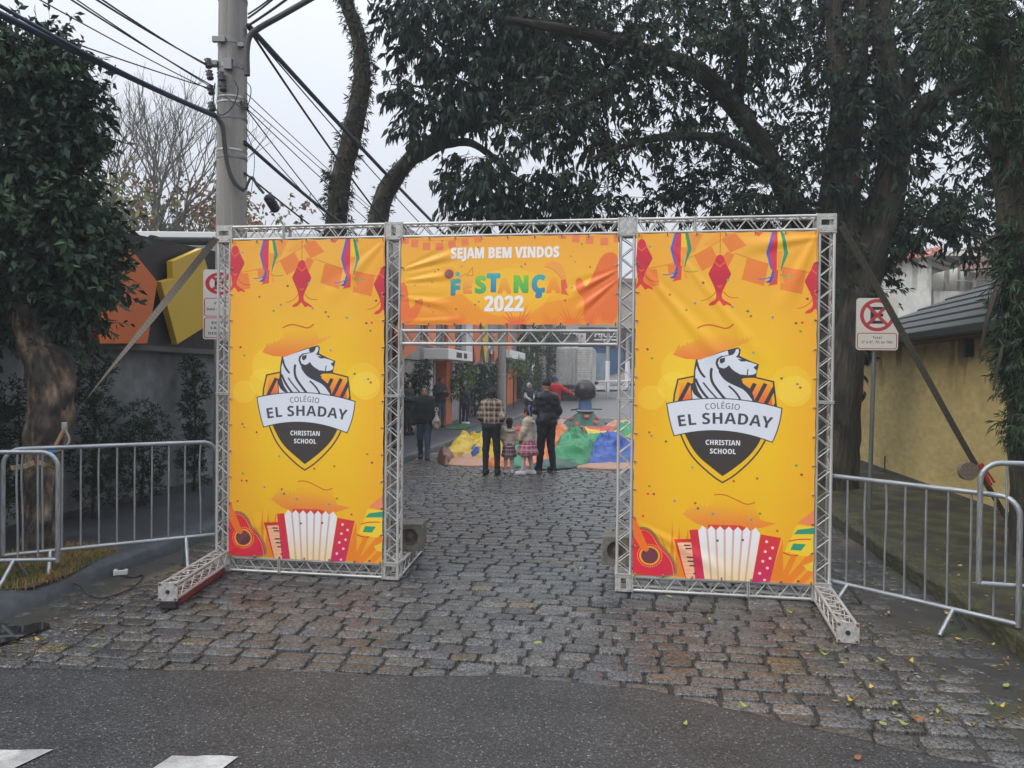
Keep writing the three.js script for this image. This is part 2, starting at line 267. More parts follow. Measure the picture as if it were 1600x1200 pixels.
// ---------------------------------------------------------------- pavements and kerbs
{
  const g = sheet(4.6, 62, WL - 0.4, KL - 0.16, 120, 10, (s, t) => PAVE + far(s, t) + 0.012 * (fbm(s * 0.8, t * 0.8, 3, 3) - 0.5)); setting('pavement', g, mPaveL);
  // kerb: a rounded, tar-coated profile swept along the gutter
  const prof = [[-0.20, 0.134], [-0.07, 0.138], [-0.012, 0.130], [0.014, 0.104], [0.034, 0.03], [0.05, -0.06]], pos = [], uv = [], idx = [], n = 320;
  for (let i = 0; i <= n; i++) { const s = 4.2 + (i / n) ** 1.7 * 57; let acc = 0; prof.forEach(([x, y], k) => { const w = 0.05 * (fbm(s * 1.2, k * 0.3, 2, 3) - 0.5) + 0.045 * (fbm(s * 6, k, 4, 3) - 0.5), dip = s < 6.6 ? smooth(6.6, 4.4, s) : 0; if (k) acc += Math.hypot(x - prof[k - 1][0], y - prof[k - 1][1]); const q = P(s, KL + x * (1 + dip * 1.6) + (k > 1 ? w : 0), far(s, KL) + y * (1 - dip * 0.2 * (k > 1 ? 1 : 0)) + 0.010 * (fbm(s * 3, 1, k, 2) - 0.5)); pos.push(q.x, q.y, q.z); uv.push(acc, s); }); }
  const m = prof.length; for (let i = 0; i < n; i++) for (let k = 0; k + 1 < m; k++) { const a = i * m + k, b = a + m; idx.push(a, a + 1, b, b, a + 1, b + 1); }
  const kg = new THREE.BufferGeometry(); kg.setAttribute('position', new THREE.Float32BufferAttribute(pos, 3)); kg.setAttribute('uv', new THREE.Float32BufferAttribute(uv, 2)); kg.setIndex(idx); kg.computeVertexNormals(); setting('kerb', kg, mKerbL);
  { // rainwater standing in the gutter
    const px = [[-40, 985], [-20, 972], [10, 974], [34, 978], [62, 972], [78, 976], [60, 986], [40, 992], [22, 1000], [-10, 1006], [-40, 1004]].map(([u, v]) => gnd(u, v, 0.02)), cv = new THREE.CatmullRomCurve3(px, true).getPoints(60), w = new THREE.ShapeGeometry(new THREE.Shape(cv.map((p) => new THREE.Vector2(p.x, -p.z)))); w.rotateX(-Math.PI / 2); w.translate(0, 0.021, 0); setting('puddle', w, mat([0.018, 0.018, 0.018], 0.03));
  }
  // dark earth corner before the pavement
  setting('gutter', sheet(3.2, 4.7, -9, KL + 0.1, 20, 20, (s, t) => 0.004 + 0.02 * fbm(s, t, 8, 2) + 0.10 * smooth(KL - 0.1, KL - 1.2, t)), mKerbL);
}
{
  // right: mossy earth pavement
  const texMoss = dataTex(1024, 1024, (u, v, i, j) => {
    const a = tfbm(u, v, 3, 101, 5), b = tfbm(u, v, 12, 111, 4), f = hash3(i, j, 12), m = smooth(0.44, 0.60, a + 0.5 * (b - 0.5)); let c = [0.235, 0.21, 0.18].map((x) => x * (0.45 + 1.1 * b)); c = c.map((x, k) => lerp(x, [0.26, 0.265, 0.13][k] * (0.4 + 1.2 * b), m * 0.75)); const s = (0.75 + 0.5 * f) * (hash3(i >> 2, j >> 2, 15) > 0.985 ? 1.7 : 1); return c.map((x) => x * s);
  });
  const mMoss = mat([1, 1, 1], 0.75, { map: rep(texMoss, 1 / 3.1), bumpMap: rep(bumpMottle, 1 / 0.7), bumpScale: 0.02 });
  setting('mossy_pavement', sheet(2.0, 40, KR + 0.12, 16, 110, 50, (s, t) => PAVE - 0.008 + (t > WR + 0.05 && s < 18.3 ? 0 : 0) + far(s, t) + 0.045 * (fbm(s * 0.9, t * 0.9, 13, 4) - 0.5)), mMoss);
  const mKerbR = mat([0.105, 0.10, 0.075], 0.7, { map: rep(texMoss, 1.3), bumpMap: rep(bumpMottle, 2), bumpScale: 0.006 }); mKerbR.color.setRGB(1, 1, 1);
  const kerb = new THREE.Group(); kerb.name = 'stone_kerb'; kerb.userData.kind = 'structure'; scene.add(kerb);
  const R = rng(5); let s = 2.6;
  while (s < 34) { const L = 0.82 + R() * 0.3, g = new RoundedBoxGeometry(0.15, 0.30, L - 0.012, 3, 0.025), p = g.attributes.position; for (let i = 0; i < p.count; i++) { const x = p.getX(i), y = p.getY(i), z = p.getZ(i), n = fbm(x * 9 + s, y * 9, z * 9, 3) - 0.5; p.setXYZ(i, x + n * 0.03, y + n * 0.02, z); } g.computeVertexNormals(); const q = P(s + L / 2, KR + 0.075 + (R() - 0.5) * 0.02, -0.008 + (R() - 0.5) * 0.014 + far(s, KR)); g.rotateY((R() - 0.5) * 0.02); place(g, q, -PSI); part(kerb, 'kerbstone', g, mKerbR); s += L; }
}
// ---------------------------------------------------------------- the truss arch
const mAlu = mat([0.80, 0.775, 0.74], 0.42, { metalness: 0.35, map: rep(texMottle, 1.3, 0.9) });
const mPlate = mat([0.74, 0.72, 0.68], 0.5, { metalness: 0.25, map: rep(texMottle, 2.1, 1.7) });
const mDark = mat([0.02, 0.02, 0.022], 0.6), mBolt = mat([0.25, 0.06, 0.05], 0.5, { metalness: 0.3 }), mSteel = mat([0.45, 0.44, 0.43], 0.35, { metalness: 0.8 });
const A0 = V(-2.739, 0, -7.1), TW = 0.14, TR = 0.0125;
const arch = thing('entrance_arch', 'silver box truss gateway arch across the cobbled street holding three printed banners', 'arch', A0, -PSI);
const AX = [0, 1.62, 3.68, 5.30];     // left edges of the four towers along the arch
const ATOP = 3.20, ABOT = 0.012;
function truss(parent, name, a, b, side, nrm, joints = [], cap = true) {
  // a -> b along the axis; side and nrm span the square section
  const g = sub(parent, name), ax = b.clone().sub(a), L = ax.length(); ax.normalize();
  const h = TW / 2 - TR, cor = [[-h, -h], [h, -h], [h, h], [-h, h]], pt = (l, [x, y]) => a.clone().addScaledVector(ax, l).addScaledVector(side, x).addScaledVector(nrm, y);
  for (const c of cor) part(g, 'chord', rod(pt(0, c), pt(L, c), TR, 12), mAlu);
  const n = Math.max(2, Math.round(L / 0.094)); 
  for (let f = 0; f < 4; f++) { const c0 = cor[f], c1 = cor[(f + 1) % 4], pts = []; for (let i = 0; i <= n; i++) pts.push(pt(clamp(i / n * L, 0.012, L - 0.012), (i + (f > 1 ? 1 : 0)) % 2 ? c0 : c1)); part(g, 'lacing', polyTube(pts, 0.0052, 6), mAlu); }
  const ring = (l, w = 0.010) => { const e = TW / 2 - 0.004; const q = [[-e, -e], [e, -e], [e, e], [-e, e]].map((c) => pt(l, c)); return part(g, 'joint_frame', [0, 1, 2, 3].map((i) => { const d = q[(i + 1) % 4].clone().sub(q[i]), m = q[i].clone().add(q[(i + 1) % 4]).multiplyScalar(0.5), bx = new THREE.BoxGeometry(d.length(), 0.022, w); const mx = new THREE.Matrix4().makeBasis(d.clone().normalize(), ax.clone().cross(d.clone().normalize()), ax); bx.applyMatrix4(mx); bx.translate(m.x, m.y, m.z); return bx; }), mPlate); };
  if (cap) { ring(0.006); ring(L - 0.006); }
  for (const j of joints) { ring(j - 0.007, 0.008); ring(j + 0.007, 0.008); }
  return g;
}
const X = V(1, 0, 0), Y = V(0, 1, 0), Z = V(0, 0, 1), zc = -TW / 2;
function corner(x, y, style) {
  const g = sub(arch, 'corner_block'), w = TW + 0.004, cx = x + TW / 2, h = w / 2;
  const fr = []; for (const sx of [-1, 1]) for (const sy of [-1, 1]) fr.push(box(0.024, 0.024, w, cx + sx * (h - 0.012), y + sy * (h - 0.012), zc, 0.003)); 
  for (const sx of [-1, 1]) for (const sz of [-1, 1]) fr.push(box(0.0235, w - 0.05, 0.0235, cx + sx * (h - 0.012), y, zc + sz * (h - 0.012)));
  for (const sy of [-1, 1]) for (const sz of [-1, 1]) fr.push(box(w - 0.05, 0.0235, 0.0235, cx, y + sy * (h - 0.012), zc + sz * (h - 0.012)));
  part(g, 'frame', fr, mPlate);
  if (style === 'solid') part(g, 'plate', [box(w - 0.006, w - 0.006, 0.004, cx, y, zc + h, 0.001)], mPlate);
  if (style === 'slot') { part(g, 'plate', [box(w - 0.006, 0.046, 0.004, cx, y + 0.045, zc + h, 0.001)], mPlate); part(g, 'plate', [box(w - 0.006, 0.046, 0.004, cx, y - 0.045, zc + h, 0.001)], mPlate); part(g, 'side_plate', box(0.004, w - 0.01, w - 0.01, cx + (x < 2 ? -h : h), y, zc), mPlate); }
  if (style === 'half') { part(g, 'plate', [box(0.046, w - 0.008, 0.004, cx - 0.045, y, zc + h), box(0.046, w - 0.008, 0.004, cx + 0.045, y, zc + h)], mPlate); }
  if (style !== 'open') { for (const sx of [-1, 1]) for (const sy of [-1, 1]) part(g, 'bolt', new THREE.CylinderGeometry(0.006, 0.006, 0.008, 8).rotateX(Math.PI / 2).translate(cx + sx * (h - 0.02), y + sy * (h - 0.018), zc + h + 0.004), mSteel); }
}
const cyT = ATOP - TW / 2, cyB = ABOT + TW / 2;
AX.forEach((x, i) => { corner(x, cyT, ['slot', 'half', 'solid', 'slot'][i]); corner(x, cyB, ['solid', 'open', 'half', 'solid'][i]); truss(arch, 'tower', V(x + TW / 2, ABOT + TW + 0.002, zc), V(x + TW / 2, ATOP - TW - 0.002, zc), X, Z, [1.5]); });
const beam = (x0, x1, y, j) => truss(arch, 'beam', V(x0 + 0.002, y, zc), V(x1 - 0.002, y, zc), Y, Z, j);
beam(0.14, 1.62, cyT, [0.51]); beam(1.76, 3.68, cyT, []); beam(3.82, 5.30, cyT, [0.49]);
beam(0.14, 1.62, cyB, [0.49]); beam(3.82, 5.30, cyB, [0.96]); beam(1.76, 3.68, 2.18, []);
// outriggers: outer towers forwards, inner towers backwards
function outrigger(from, to, tail) {
  const d = to.clone().sub(from).normalize(), sd = V(-d.z, 0, d.x), g = truss(arch, 'outrigger', from, to, sd, Y, [], false), yaw = Math.atan2(d.x, d.z), e = to.clone().addScaledVector(d, 0.004);
  part(g, 'end_plate', place(box(0.15, 0.145, 0.006, 0, 0, 0, 0.002), e, yaw), mPlate);
  part(g, 'hole', place(new THREE.CylinderGeometry(0.017, 0.017, 0.004, 16).rotateX(Math.PI / 2).translate(0, 0, 0.004), e, yaw), mDark);
  for (const sx of [-1, 1]) for (const sy of [-1, 1]) part(g, 'bolt', place(new THREE.CylinderGeometry(0.009, 0.009, 0.012, 8).rotateX(Math.PI / 2).translate(sx * 0.06, sy * 0.058, 0.006), e, yaw), mBolt);
  return g;
}
const og = outrigger(V(0.07, cyB + 0.055, 0.004), V(0.25, cyB + 0.055, 1.12));
{ const d = V(0.18, 0, 1.116).normalize(), yaw = Math.atan2(d.x, d.z), mid = V(0.165, ABOT + 0.024, 0.58); part(og, 'red_board', place(box(0.11, 0.044, 1.04, 0, 0, 0, 0.004), mid, yaw), mat([0.30, 0.035, 0.04], 0.6, { map: rep(texMottle, 2) })); part(og, 'rubber_foot', place(box(0.12, 0.060, 0.09, 0, 0, 0, 0.006), V(0.245, ABOT + 0.024, 1.085), yaw), mDark); }
outrigger(V(5.37, cyB, 0.004), V(5.30, cyB, 1.0)); outrigger(V(1.69, cyB, -TW - 0.004), V(1.62, cyB, -1.10)); outrigger(V(3.75, cyB, -TW - 0.004), V(3.72, cyB, -1.0));
const archPt = (x, y, z) => V(x, y, z).applyAxisAngle(Y, -PSI).add(A0);
// cast ballast blocks standing on the rear outriggers
{
  const mCon = mat([0.36, 0.34, 0.29], 0.9, { map: rep(texMottle, 2.5), bumpMap: rep(bumpMottle, 4), bumpScale: 0.01 }), mConD = mat([0.20, 0.175, 0.145], 0.9, { map: rep(texMottle, 3) });
  const mk = (x, z, turn, label) => {
    const o = thing('ballast_block', label, 'block', archPt(x, ABOT + TW + 0.004, z), -PSI + turn, 'concrete ballast blocks on the arch feet'), w = 0.26;
    const sh = new THREE.Shape(); sh.moveTo(-w / 2, 0); sh.lineTo(w / 2, 0); sh.lineTo(w / 2, w); sh.lineTo(-w / 2, w); sh.closePath(); const ho = new THREE.Path(); ho.absarc(0, w / 2, 0.083, 0, Math.PI * 2, true); sh.holes.push(ho);
    const f = new THREE.ExtrudeGeometry(sh, { depth: 0.05, bevelEnabled: true, bevelThickness: 0.008, bevelSize: 0.008, bevelOffset: -0.008, bevelSegments: 2, curveSegments: 20 }); f.translate(0, 0, 0.06); part(o, 'front_face', f, mCon);
    part(o, 'body', box(w - 0.002, w - 0.002, 0.20, 0, w / 2, -0.048, 0.012), mCon); 
    part(o, 'recess', new THREE.LatheGeometry([[0.0, 0.03], [0.03, 0.03], [0.035, 0.012], [0.075, 0.004], [0.083, 0.05]].map(([a, b]) => new THREE.Vector2(a, b)), 24).rotateX(Math.PI / 2).translate(0, w / 2, 0.055), mConD);
    return o;
  };
  mk(1.70, -0.62, 0.10, 'grey concrete ballast block with round recess behind the flat banner, towards the school side'); mk(3.69, -0.42, -0.05, 'grey concrete ballast block with round recess behind the creased banner, towards the yellow house');
}
// ---------------------------------------------------------------- the printed banners
const poly = (c, pts, fill, stroke, w) => { c.beginPath(); pts.forEach(([x, y], i) => (i ? c.lineTo(x, y) : c.moveTo(x, y))); c.closePath(); if (fill) { c.fillStyle = fill; c.fill(); } if (stroke) { c.strokeStyle = stroke; c.lineWidth = w; c.stroke(); } };
const curveP = (c, pts, close = true) => { // smooth closed outline through points
  const n = pts.length; c.beginPath(); if (close) { c.moveTo((pts[0][0] + pts[n - 1][0]) / 2, (pts[0][1] + pts[n - 1][1]) / 2); for (let i = 0; i < n; i++) { const a = pts[i], b = pts[(i + 1) % n]; c.quadraticCurveTo(a[0], a[1], (a[0] + b[0]) / 2, (a[1] + b[1]) / 2); } c.closePath(); } else { c.moveTo(...pts[0]); for (let i = 1; i < n - 1; i++) { const a = pts[i], b = pts[i + 1], l = i === n - 2; c.quadraticCurveTo(a[0], a[1], l ? b[0] : (a[0] + b[0]) / 2, l ? b[1] : (a[1] + b[1]) / 2); } }
};
const grad = (c, x0, y0, x1, y1, ...st) => { const g = c.createLinearGradient(x0, y0, x1, y1); st.forEach((s, i) => g.addColorStop(i / (st.length - 1), s)); return g; };
const YEL = '#f6c31a', INK = '#3b3a40';
const tallArt = canvasTex(1024, 2048, (c, W, H) => {
  const U = 239.5, T = 503; c.scale(W / U, H / T); c.translate(-358.5, -372);
  const zone = (x, y, s, fn) => { c.save(); c.translate(x, y); c.scale(1 / s, 1 / s); fn(); c.restore(); };
  // printed yellow ground, orange at the head of the sheet and at its sides
  c.fillStyle = grad(c, 0, 372, 0, 876, '#f2ae40', '#f4b52e', YEL, YEL, '#f4bb1c', '#f0ac20'); c.fillRect(350, 360, 260, 530);
  c.fillStyle = grad(c, 358, 0, 599, 0, 'rgba(238,160,34,0.75)', 'rgba(240,165,34,0)', 'rgba(240,165,34,0)', 'rgba(240,165,34,0)', 'rgba(238,160,34,0.6)'); c.fillRect(350, 360, 260, 530);
  for (const [x, y, r, a] of [[412, 596, 22, 0.35], [382, 612, 18, 0.3], [422, 570, 28, 0.28], [570, 600, 22, 0.4], [566, 590, 26, 0.25]]) { c.fillStyle = `rgba(255,226,90,${a})`; c.beginPath(); c.arc(x, y, r, 0, 7); c.fill(); }
  zone(330, 340, 4, () => {
    const O = 'rgba(233,120,52,0.85)';
    c.strokeStyle = 'rgba(214,120,40,0.8)'; c.lineWidth = 5; for (const l of [[[120, 340], [320, 320], [540, 200], [620, 135]], [[640, 250], [760, 300], [900, 335], [1080, 380]]]) { curveP(c, l, false); c.stroke(); }
    for (const q of [[[425, 262], [520, 212], [562, 300], [470, 352]], [[572, 175], [640, 132], [702, 208], [618, 248]], [[705, 282], [818, 312], [795, 442], [678, 402]], [[890, 335], [1012, 356], [992, 488], [878, 462]], [[160, 338], [228, 338], [242, 432], [160, 450]], [[285, 316], [345, 306], [350, 380], [290, 360]], [[600, 240], [640, 260], [600, 345], [560, 300]]]) poly(c, q, O);
    poly(c, [[360, 130], [478, 132], [430, 238], [385, 262]], 'rgba(236,138,60,0.7)'); poly(c, [[740, 130], [790, 130], [765, 158]], 'rgba(225,70,50,0.8)'); poly(c, [[470, 200], [560, 130], [590, 130], [520, 215]], 'rgba(240,150,50,0.5)');
    const redL = (x, y, s = 1) => { c.save(); c.translate(x, y); c.scale(s, s); c.strokeStyle = '#b5502c'; c.lineWidth = 3; c.beginPath(); c.moveTo(0, -125); c.lineTo(0, 0); c.stroke();
      c.fillStyle = grad(c, 0, 0, 0, 300, '#d8323a', '#c52b3d', '#dd3f36'); curveP(c, [[-16, 4], [16, 4], [26, 46], [60, 112], [58, 122], [18, 205], [10, 240], [16, 260], [66, 290], [62, 302], [36, 288], [22, 305], [2, 270], [-6, 268], [-24, 295], [-62, 298], [-50, 280], [-16, 262], [-20, 205], [-60, 118], [-60, 108], [-28, 46]]); c.fill();
      c.strokeStyle = '#ee6a46'; c.lineWidth = 6; c.beginPath(); c.moveTo(-26, 48); c.lineTo(0, 72); c.lineTo(26, 48); c.moveTo(-12, 180); c.lineTo(0, 192); c.lineTo(12, 180); c.stroke(); c.strokeStyle = '#c8552c'; c.lineWidth = 4; curveP(c, [[-20, 215], [-45, 262], [-98, 268]], false); c.stroke(); curveP(c, [[20, 215], [48, 262], [98, 250]], false); c.stroke(); c.restore(); };
    redL(564, 255); redL(145, 158); redL(1066, 302);
    const mixL = (x, y) => { c.save(); c.translate(x, y); poly(c, [[-27, -60], [-57, 66], [-36, 150], [-22, 176], [-40, 66], [-12, -60]], '#5560c4'); poly(c, [[-14, -60], [-42, 66], [-22, 170], [-2, 190], [0, -60]], '#d8364a'); poly(c, [[2, -60], [2, 58], [32, 58], [20, -60]], '#f2c42c'); poly(c, [[2, 58], [32, 58], [18, 140], [2, 176]], '#ee9a34'); poly(c, [[20, -60], [34, -40], [57, 70], [28, 150], [18, 192], [20, 150], [36, 66], [14, -60]], '#2f9066'); poly(c, [[-22, 165], [-4, 180], [-30, 240], [-62, 236], [-40, 222]], '#4655b4'); poly(c, [[-14, 165], [6, 165], [2, 246], [-46, 256], [-16, 215]], '#e04a3c'); poly(c, [[6, 160], [18, 165], [42, 246], [20, 236]], '#f0a030'); c.strokeStyle = '#6a6fb8'; c.lineWidth = 6; curveP(c, [[-12, 190], [-50, 222], [-96, 215]], false); c.stroke(); c.strokeStyle = '#8fa040'; curveP(c, [[14, 190], [40, 210], [90, 196]], false); c.stroke(); c.restore(); };
    mixL(357, 155); mixL(862, 185);
  });
  // straw hat above the crest
  const hat = (brim, crown, ribbon) => { c.fillStyle = grad(c, 0, crown[0][1] - 30, 0, crown[2][1] + 90, 'rgba(246,190,30,0)', 'rgba(243,165,40,0.8)', '#f08a34'); poly(c, crown, c.fillStyle);
    c.fillStyle = grad(c, 0, Math.min(...brim.map((p) => p[1])), 0, Math.max(...brim.map((p) => p[1])), '#f3b22e', '#f09a34', '#ee7d30'); c.beginPath(); brim.forEach(([x, y], i) => (i ? c.lineTo(x, y) : c.moveTo(x, y))); c.closePath(); c.fill();
    c.strokeStyle = '#cf5a22'; c.lineWidth = 9; c.lineCap = 'round'; curveP(c, ribbon, false); c.stroke(); };
  const R = rng(3); const fuzz = (a, b, n, amp) => { const o = []; for (let i = 0; i <= n; i++) { const k = i / n; o.push([lerp(a[0], b[0], k), lerp(a[1], b[1], k) + (i % 2 ? -amp * (0.4 + R()) : amp * 0.3)]); } return o; };
  zone(380, 480, 4.286, () => {
    // shield
    const sh = [[160, 450], [246, 431], [600, 431], [698, 458], [712, 530], [716, 640], [690, 780], [600, 915], [420, 1086], [240, 915], [165, 780], [132, 640], [138, 560]];
    poly(c, [[160, 450], [246, 431], [590, 431], [698, 458], [716, 612], [136, 600], [140, 545]], '#f3b21e', INK, 9);
    const st = grad(c, 0, 450, 0, 600, '#f7b52a', '#ee5a35'); poly(c, [[178, 470], [240, 452], [250, 600], [160, 600]], st); poly(c, [[500, 450], [682, 474], [696, 620], [560, 600]], st);
    c.strokeStyle = INK; c.lineWidth = 22; c.save(); poly(c, [[150, 452], [250, 434], [600, 434], [700, 462], [712, 620], [130, 610]]); c.clip(); for (const x of [180, 250, 550, 610, 670, 730]) { c.beginPath(); c.moveTo(x + 45, 470); c.lineTo(x - 25, 620); c.stroke(); } c.restore();
    curveP(c, [[172, 770], [180, 800], [240, 930], [360, 1045], [420, 1086], [420, 1086], [490, 1040], [600, 925], [665, 810], [672, 770]], false); c.lineTo(172, 770); c.closePath(); c.fillStyle = '#f3bf1e'; c.fill(); c.strokeStyle = INK; c.lineWidth = 9; c.stroke();
    curveP(c, [[195, 770], [210, 810], [270, 920], [370, 1005], [420, 1046], [420, 1046], [475, 1005], [570, 920], [632, 825], [645, 770]], false); c.lineTo(195, 770); c.closePath(); c.fillStyle = '#3f3836'; c.fill();
    // lion head in profile: dark silhouette, then white mane locks
    poly(c, [[262, 318], [252, 380], [246, 470], [232, 478], [236, 530], [246, 590], [430, 600], [596, 590], [588, 545], [568, 505], [530, 472], [514, 452], [530, 438], [602, 434], [604, 408], [612, 372], [616, 352], [572, 334], [532, 314], [508, 302], [514, 262], [500, 248], [420, 270], [330, 300]], INK);
    c.fillStyle = '#d9dde6';
    poly(c, [[274, 318], [330, 308], [440, 268], [446, 296], [400, 304], [378, 322], [372, 348], [382, 376], [396, 398], [418, 436], [462, 468], [520, 492], [556, 520], [578, 556], [584, 590], [246, 590], [240, 512], [252, 540], [276, 562], [308, 572], [276, 520], [260, 470], [258, 400]], '#d9dde6');
    poly(c, [[448, 300], [470, 294], [482, 278], [486, 262], [502, 256], [504, 276], [496, 298], [486, 308], [510, 316], [538, 332], [574, 342], [606, 354], [602, 368], [588, 376], [604, 390], [600, 408], [584, 416], [556, 420], [512, 415], [476, 404], [456, 384], [446, 360], [436, 372], [418, 380], [394, 372], [384, 346], [392, 320], [412, 308]], '#d9dde6');
    poly(c, [[396, 320], [426, 312], [424, 336], [408, 350], [396, 342]], INK);
    c.strokeStyle = INK; c.lineCap = 'round';
    const lock = (w, ...p) => { c.lineWidth = w; curveP(c, p, false); c.stroke(); };
    lock(13, [268, 345], [276, 395], [310, 432]); lock(15, [350, 384], [342, 440], [380, 510], [434, 575]); lock(12, [436, 396], [456, 430], [520, 458]); lock(14, [262, 450], [288, 520], [340, 575]); lock(9, [306, 470], [340, 520], [392, 575]); lock(11, [452, 490], [500, 530], [518, 580]); lock(8, [448, 366], [462, 394], [500, 412]); poly(c, [[494, 318], [536, 326], [540, 336], [516, 336]], INK); lock(6, [556, 386], [551, 402], [552, 418]); poly(c, [[584, 372], [610, 354], [612, 366], [602, 376]], INK); lock(12, [396, 398], [420, 446], [486, 480], [548, 508], [580, 560]);
    hat([[128, 296], ...fuzz([150, 255], [270, 205], 10, 16), ...fuzz([280, 200], [500, 190], 16, 16), ...fuzz([510, 205], [585, 188], 6, 14), [602, 176], [560, 210], [500, 240], [400, 278], [285, 326], [200, 322]], [[265, 140], [470, 112], [505, 200], [275, 215]], [[268, 130], [310, 105], [380, 118], [440, 140], [468, 108]]);
    // ribbon with the school's name
    c.beginPath(); c.moveTo(97, 602); c.quadraticCurveTo(420, 520, 747, 620); c.quadraticCurveTo(738, 740, 696, 830); c.quadraticCurveTo(420, 715, 142, 803); c.quadraticCurveTo(112, 715, 97, 602); c.closePath(); c.fillStyle = '#dde1ea'; c.fill(); c.strokeStyle = INK; c.lineWidth = 6; c.stroke();
    c.fillStyle = '#45464c'; c.textAlign = 'center';
    const arc = (txt, font, x0, x1, base, bow, sx) => { c.font = font; const ws = [...txt].map((ch) => c.measureText(ch).width), tot = ws.reduce((a, b) => a + b, 0); let acc = 0; [...txt].forEach((ch, i) => { const k = (acc + ws[i] / 2) / tot, x = lerp(x0, x1, k), q = (k - 0.5) * 2, y = base + bow * q * q; acc += ws[i]; c.save(); c.translate(x, y); c.rotate(Math.atan2(2 * bow * q * 2, x1 - x0)); c.scale((x1 - x0) / tot * sx, 1); c.fillText(ch, 0, 0); c.restore(); }); };
    arc('COLÉGIO', '500 50px sans-serif', 318, 512, 628, 10, 1.0); arc('EL SHADAY', 'bold 96px sans-serif', 160, 690, 722, 24, 1.0);
    c.fillStyle = '#eceef2'; c.font = 'bold 44px sans-serif'; c.save(); c.translate(420, 854); c.scale(0.86, 1); c.fillText('CHRISTIAN', 0, 0); c.fillText('SCHOOL', 0, 54); c.restore();
  });
  zone(350, 740, 5.926, () => {
    const or = '#ee8422'; for (const q of [[[345, 780], [370, 295], [392, 780]], [[385, 780], [425, 340], [450, 780]], [[430, 780], [495, 355], [500, 780]], [[260, 400], [350, 600], [470, 790], [380, 790]], [[1130, 790], [1232, 425], [1240, 790]], [[1200, 790], [1300, 560], [1345, 550], [1240, 790]], [[1230, 800], [1440, 520], [1462, 520], [1462, 560], [1290, 800]], [[1330, 800], [1462, 640], [1462, 720], [1390, 800]]]) poly(c, q, or);
    hat([[443, 240], ...fuzz([470, 215], [560, 160], 8, 26), ...fuzz([570, 165], [820, 200], 14, 30), ...fuzz([830, 215], [1060, 262], 10, 22), [1110, 280], [1180, 294], [1100, 325], [980, 358], [760, 372], [640, 350], [540, 310]], [[700, 70], [1010, 150], [1060, 270], [640, 250]], [[700, 68], [760, 52], [880, 110], [960, 150], [1012, 122]]);
    // guitar
    c.fillStyle = grad(c, 40, 360, 380, 760, '#e0322c', '#df2a34', '#d62a4a'); curveP(c, [[-40, 430], [40, 410], [105, 368], [185, 378], [240, 440], [272, 510], [350, 590], [400, 680], [412, 800], [-40, 800]]); c.fill(); c.strokeStyle = '#6f8f52'; c.lineWidth = 14; c.stroke();
    c.setLineDash([5, 13]); c.strokeStyle = '#f7c860'; c.lineWidth = 6; curveP(c, [[50, 430], [110, 395], [170, 398], [220, 455], [255, 530], [335, 610], [378, 690], [386, 790]], false); c.stroke(); c.beginPath(); c.arc(190, 615, 98, 0, 7); c.stroke(); c.setLineDash([]);
    c.fillStyle = '#713a42'; c.beginPath(); c.arc(190, 615, 70, 0, 7); c.fill(); c.strokeStyle = '#f3a424'; c.lineWidth = 15; c.beginPath(); c.arc(190, 615, 76, 0, 7); c.stroke(); poly(c, [[30, 215], [60, 270], [186, 560], [172, 580], [152, 582], [112, 545], [30, 400]], '#ef7526');
    // accordion
    poly(c, [[383, 463], [522, 455], [566, 800], [478, 800]], '#d2342c'); poly(c, [[410, 492], [520, 484], [556, 800], [486, 800]], '#f4b890'); c.strokeStyle = '#d98f6e'; c.lineWidth = 3; for (let y = 520; y < 780; y += 34) { c.beginPath(); c.moveTo(414 + (y - 490) * 0.24, y); c.lineTo(530, y - 4); c.stroke(); }
    c.fillStyle = '#4a3038'; for (const [x, y] of [[464, 506], [474, 532], [486, 606], [496, 642], [510, 680], [540, 748]]) c.fillRect(x, y, 50, 12);
    poly(c, [[650, 326], [900, 322], [984, 352], [984, 400], [640, 400]], '#d8422e'); poly(c, [[504, 378], [572, 370], [632, 800], [566, 800]], grad(c, 0, 370, 0, 790, '#d63438', '#d2305a'));
    const z = []; const nP = 7; for (let i = 0; i <= nP * 2; i++) z.push([lerp(574, 1056, i / (nP * 2)), i % 2 ? 334 : (i === 0 || i === nP * 2 ? 385 : 372)]); poly(c, [...z, [1000, 800], [630, 800]], grad(c, 0, 340, 0, 790, '#eeedf2', '#efe9e2', '#f2d9a0'));
    c.strokeStyle = '#d59a98'; c.lineWidth = 15; for (let i = 1; i < nP; i++) { const k = i / nP; c.globalAlpha = 0.75; c.beginPath(); c.moveTo(lerp(574, 1056, k), 374); c.lineTo(lerp(630, 1000, k), 800); c.stroke(); } c.globalAlpha = 1;
    poly(c, [[1062, 392], [1218, 415], [1134, 800], [998, 800]], grad(c, 0, 400, 0, 790, '#dc3a36', '#d02c62')); c.fillStyle = '#f8cfc4'; for (const [x, y] of [[1108, 452], [1154, 502], [1098, 537], [1136, 592], [1080, 620], [1116, 676], [1058, 724], [1096, 780]]) { c.beginPath(); c.arc(x, y, 12, 0, 7); c.fill(); }
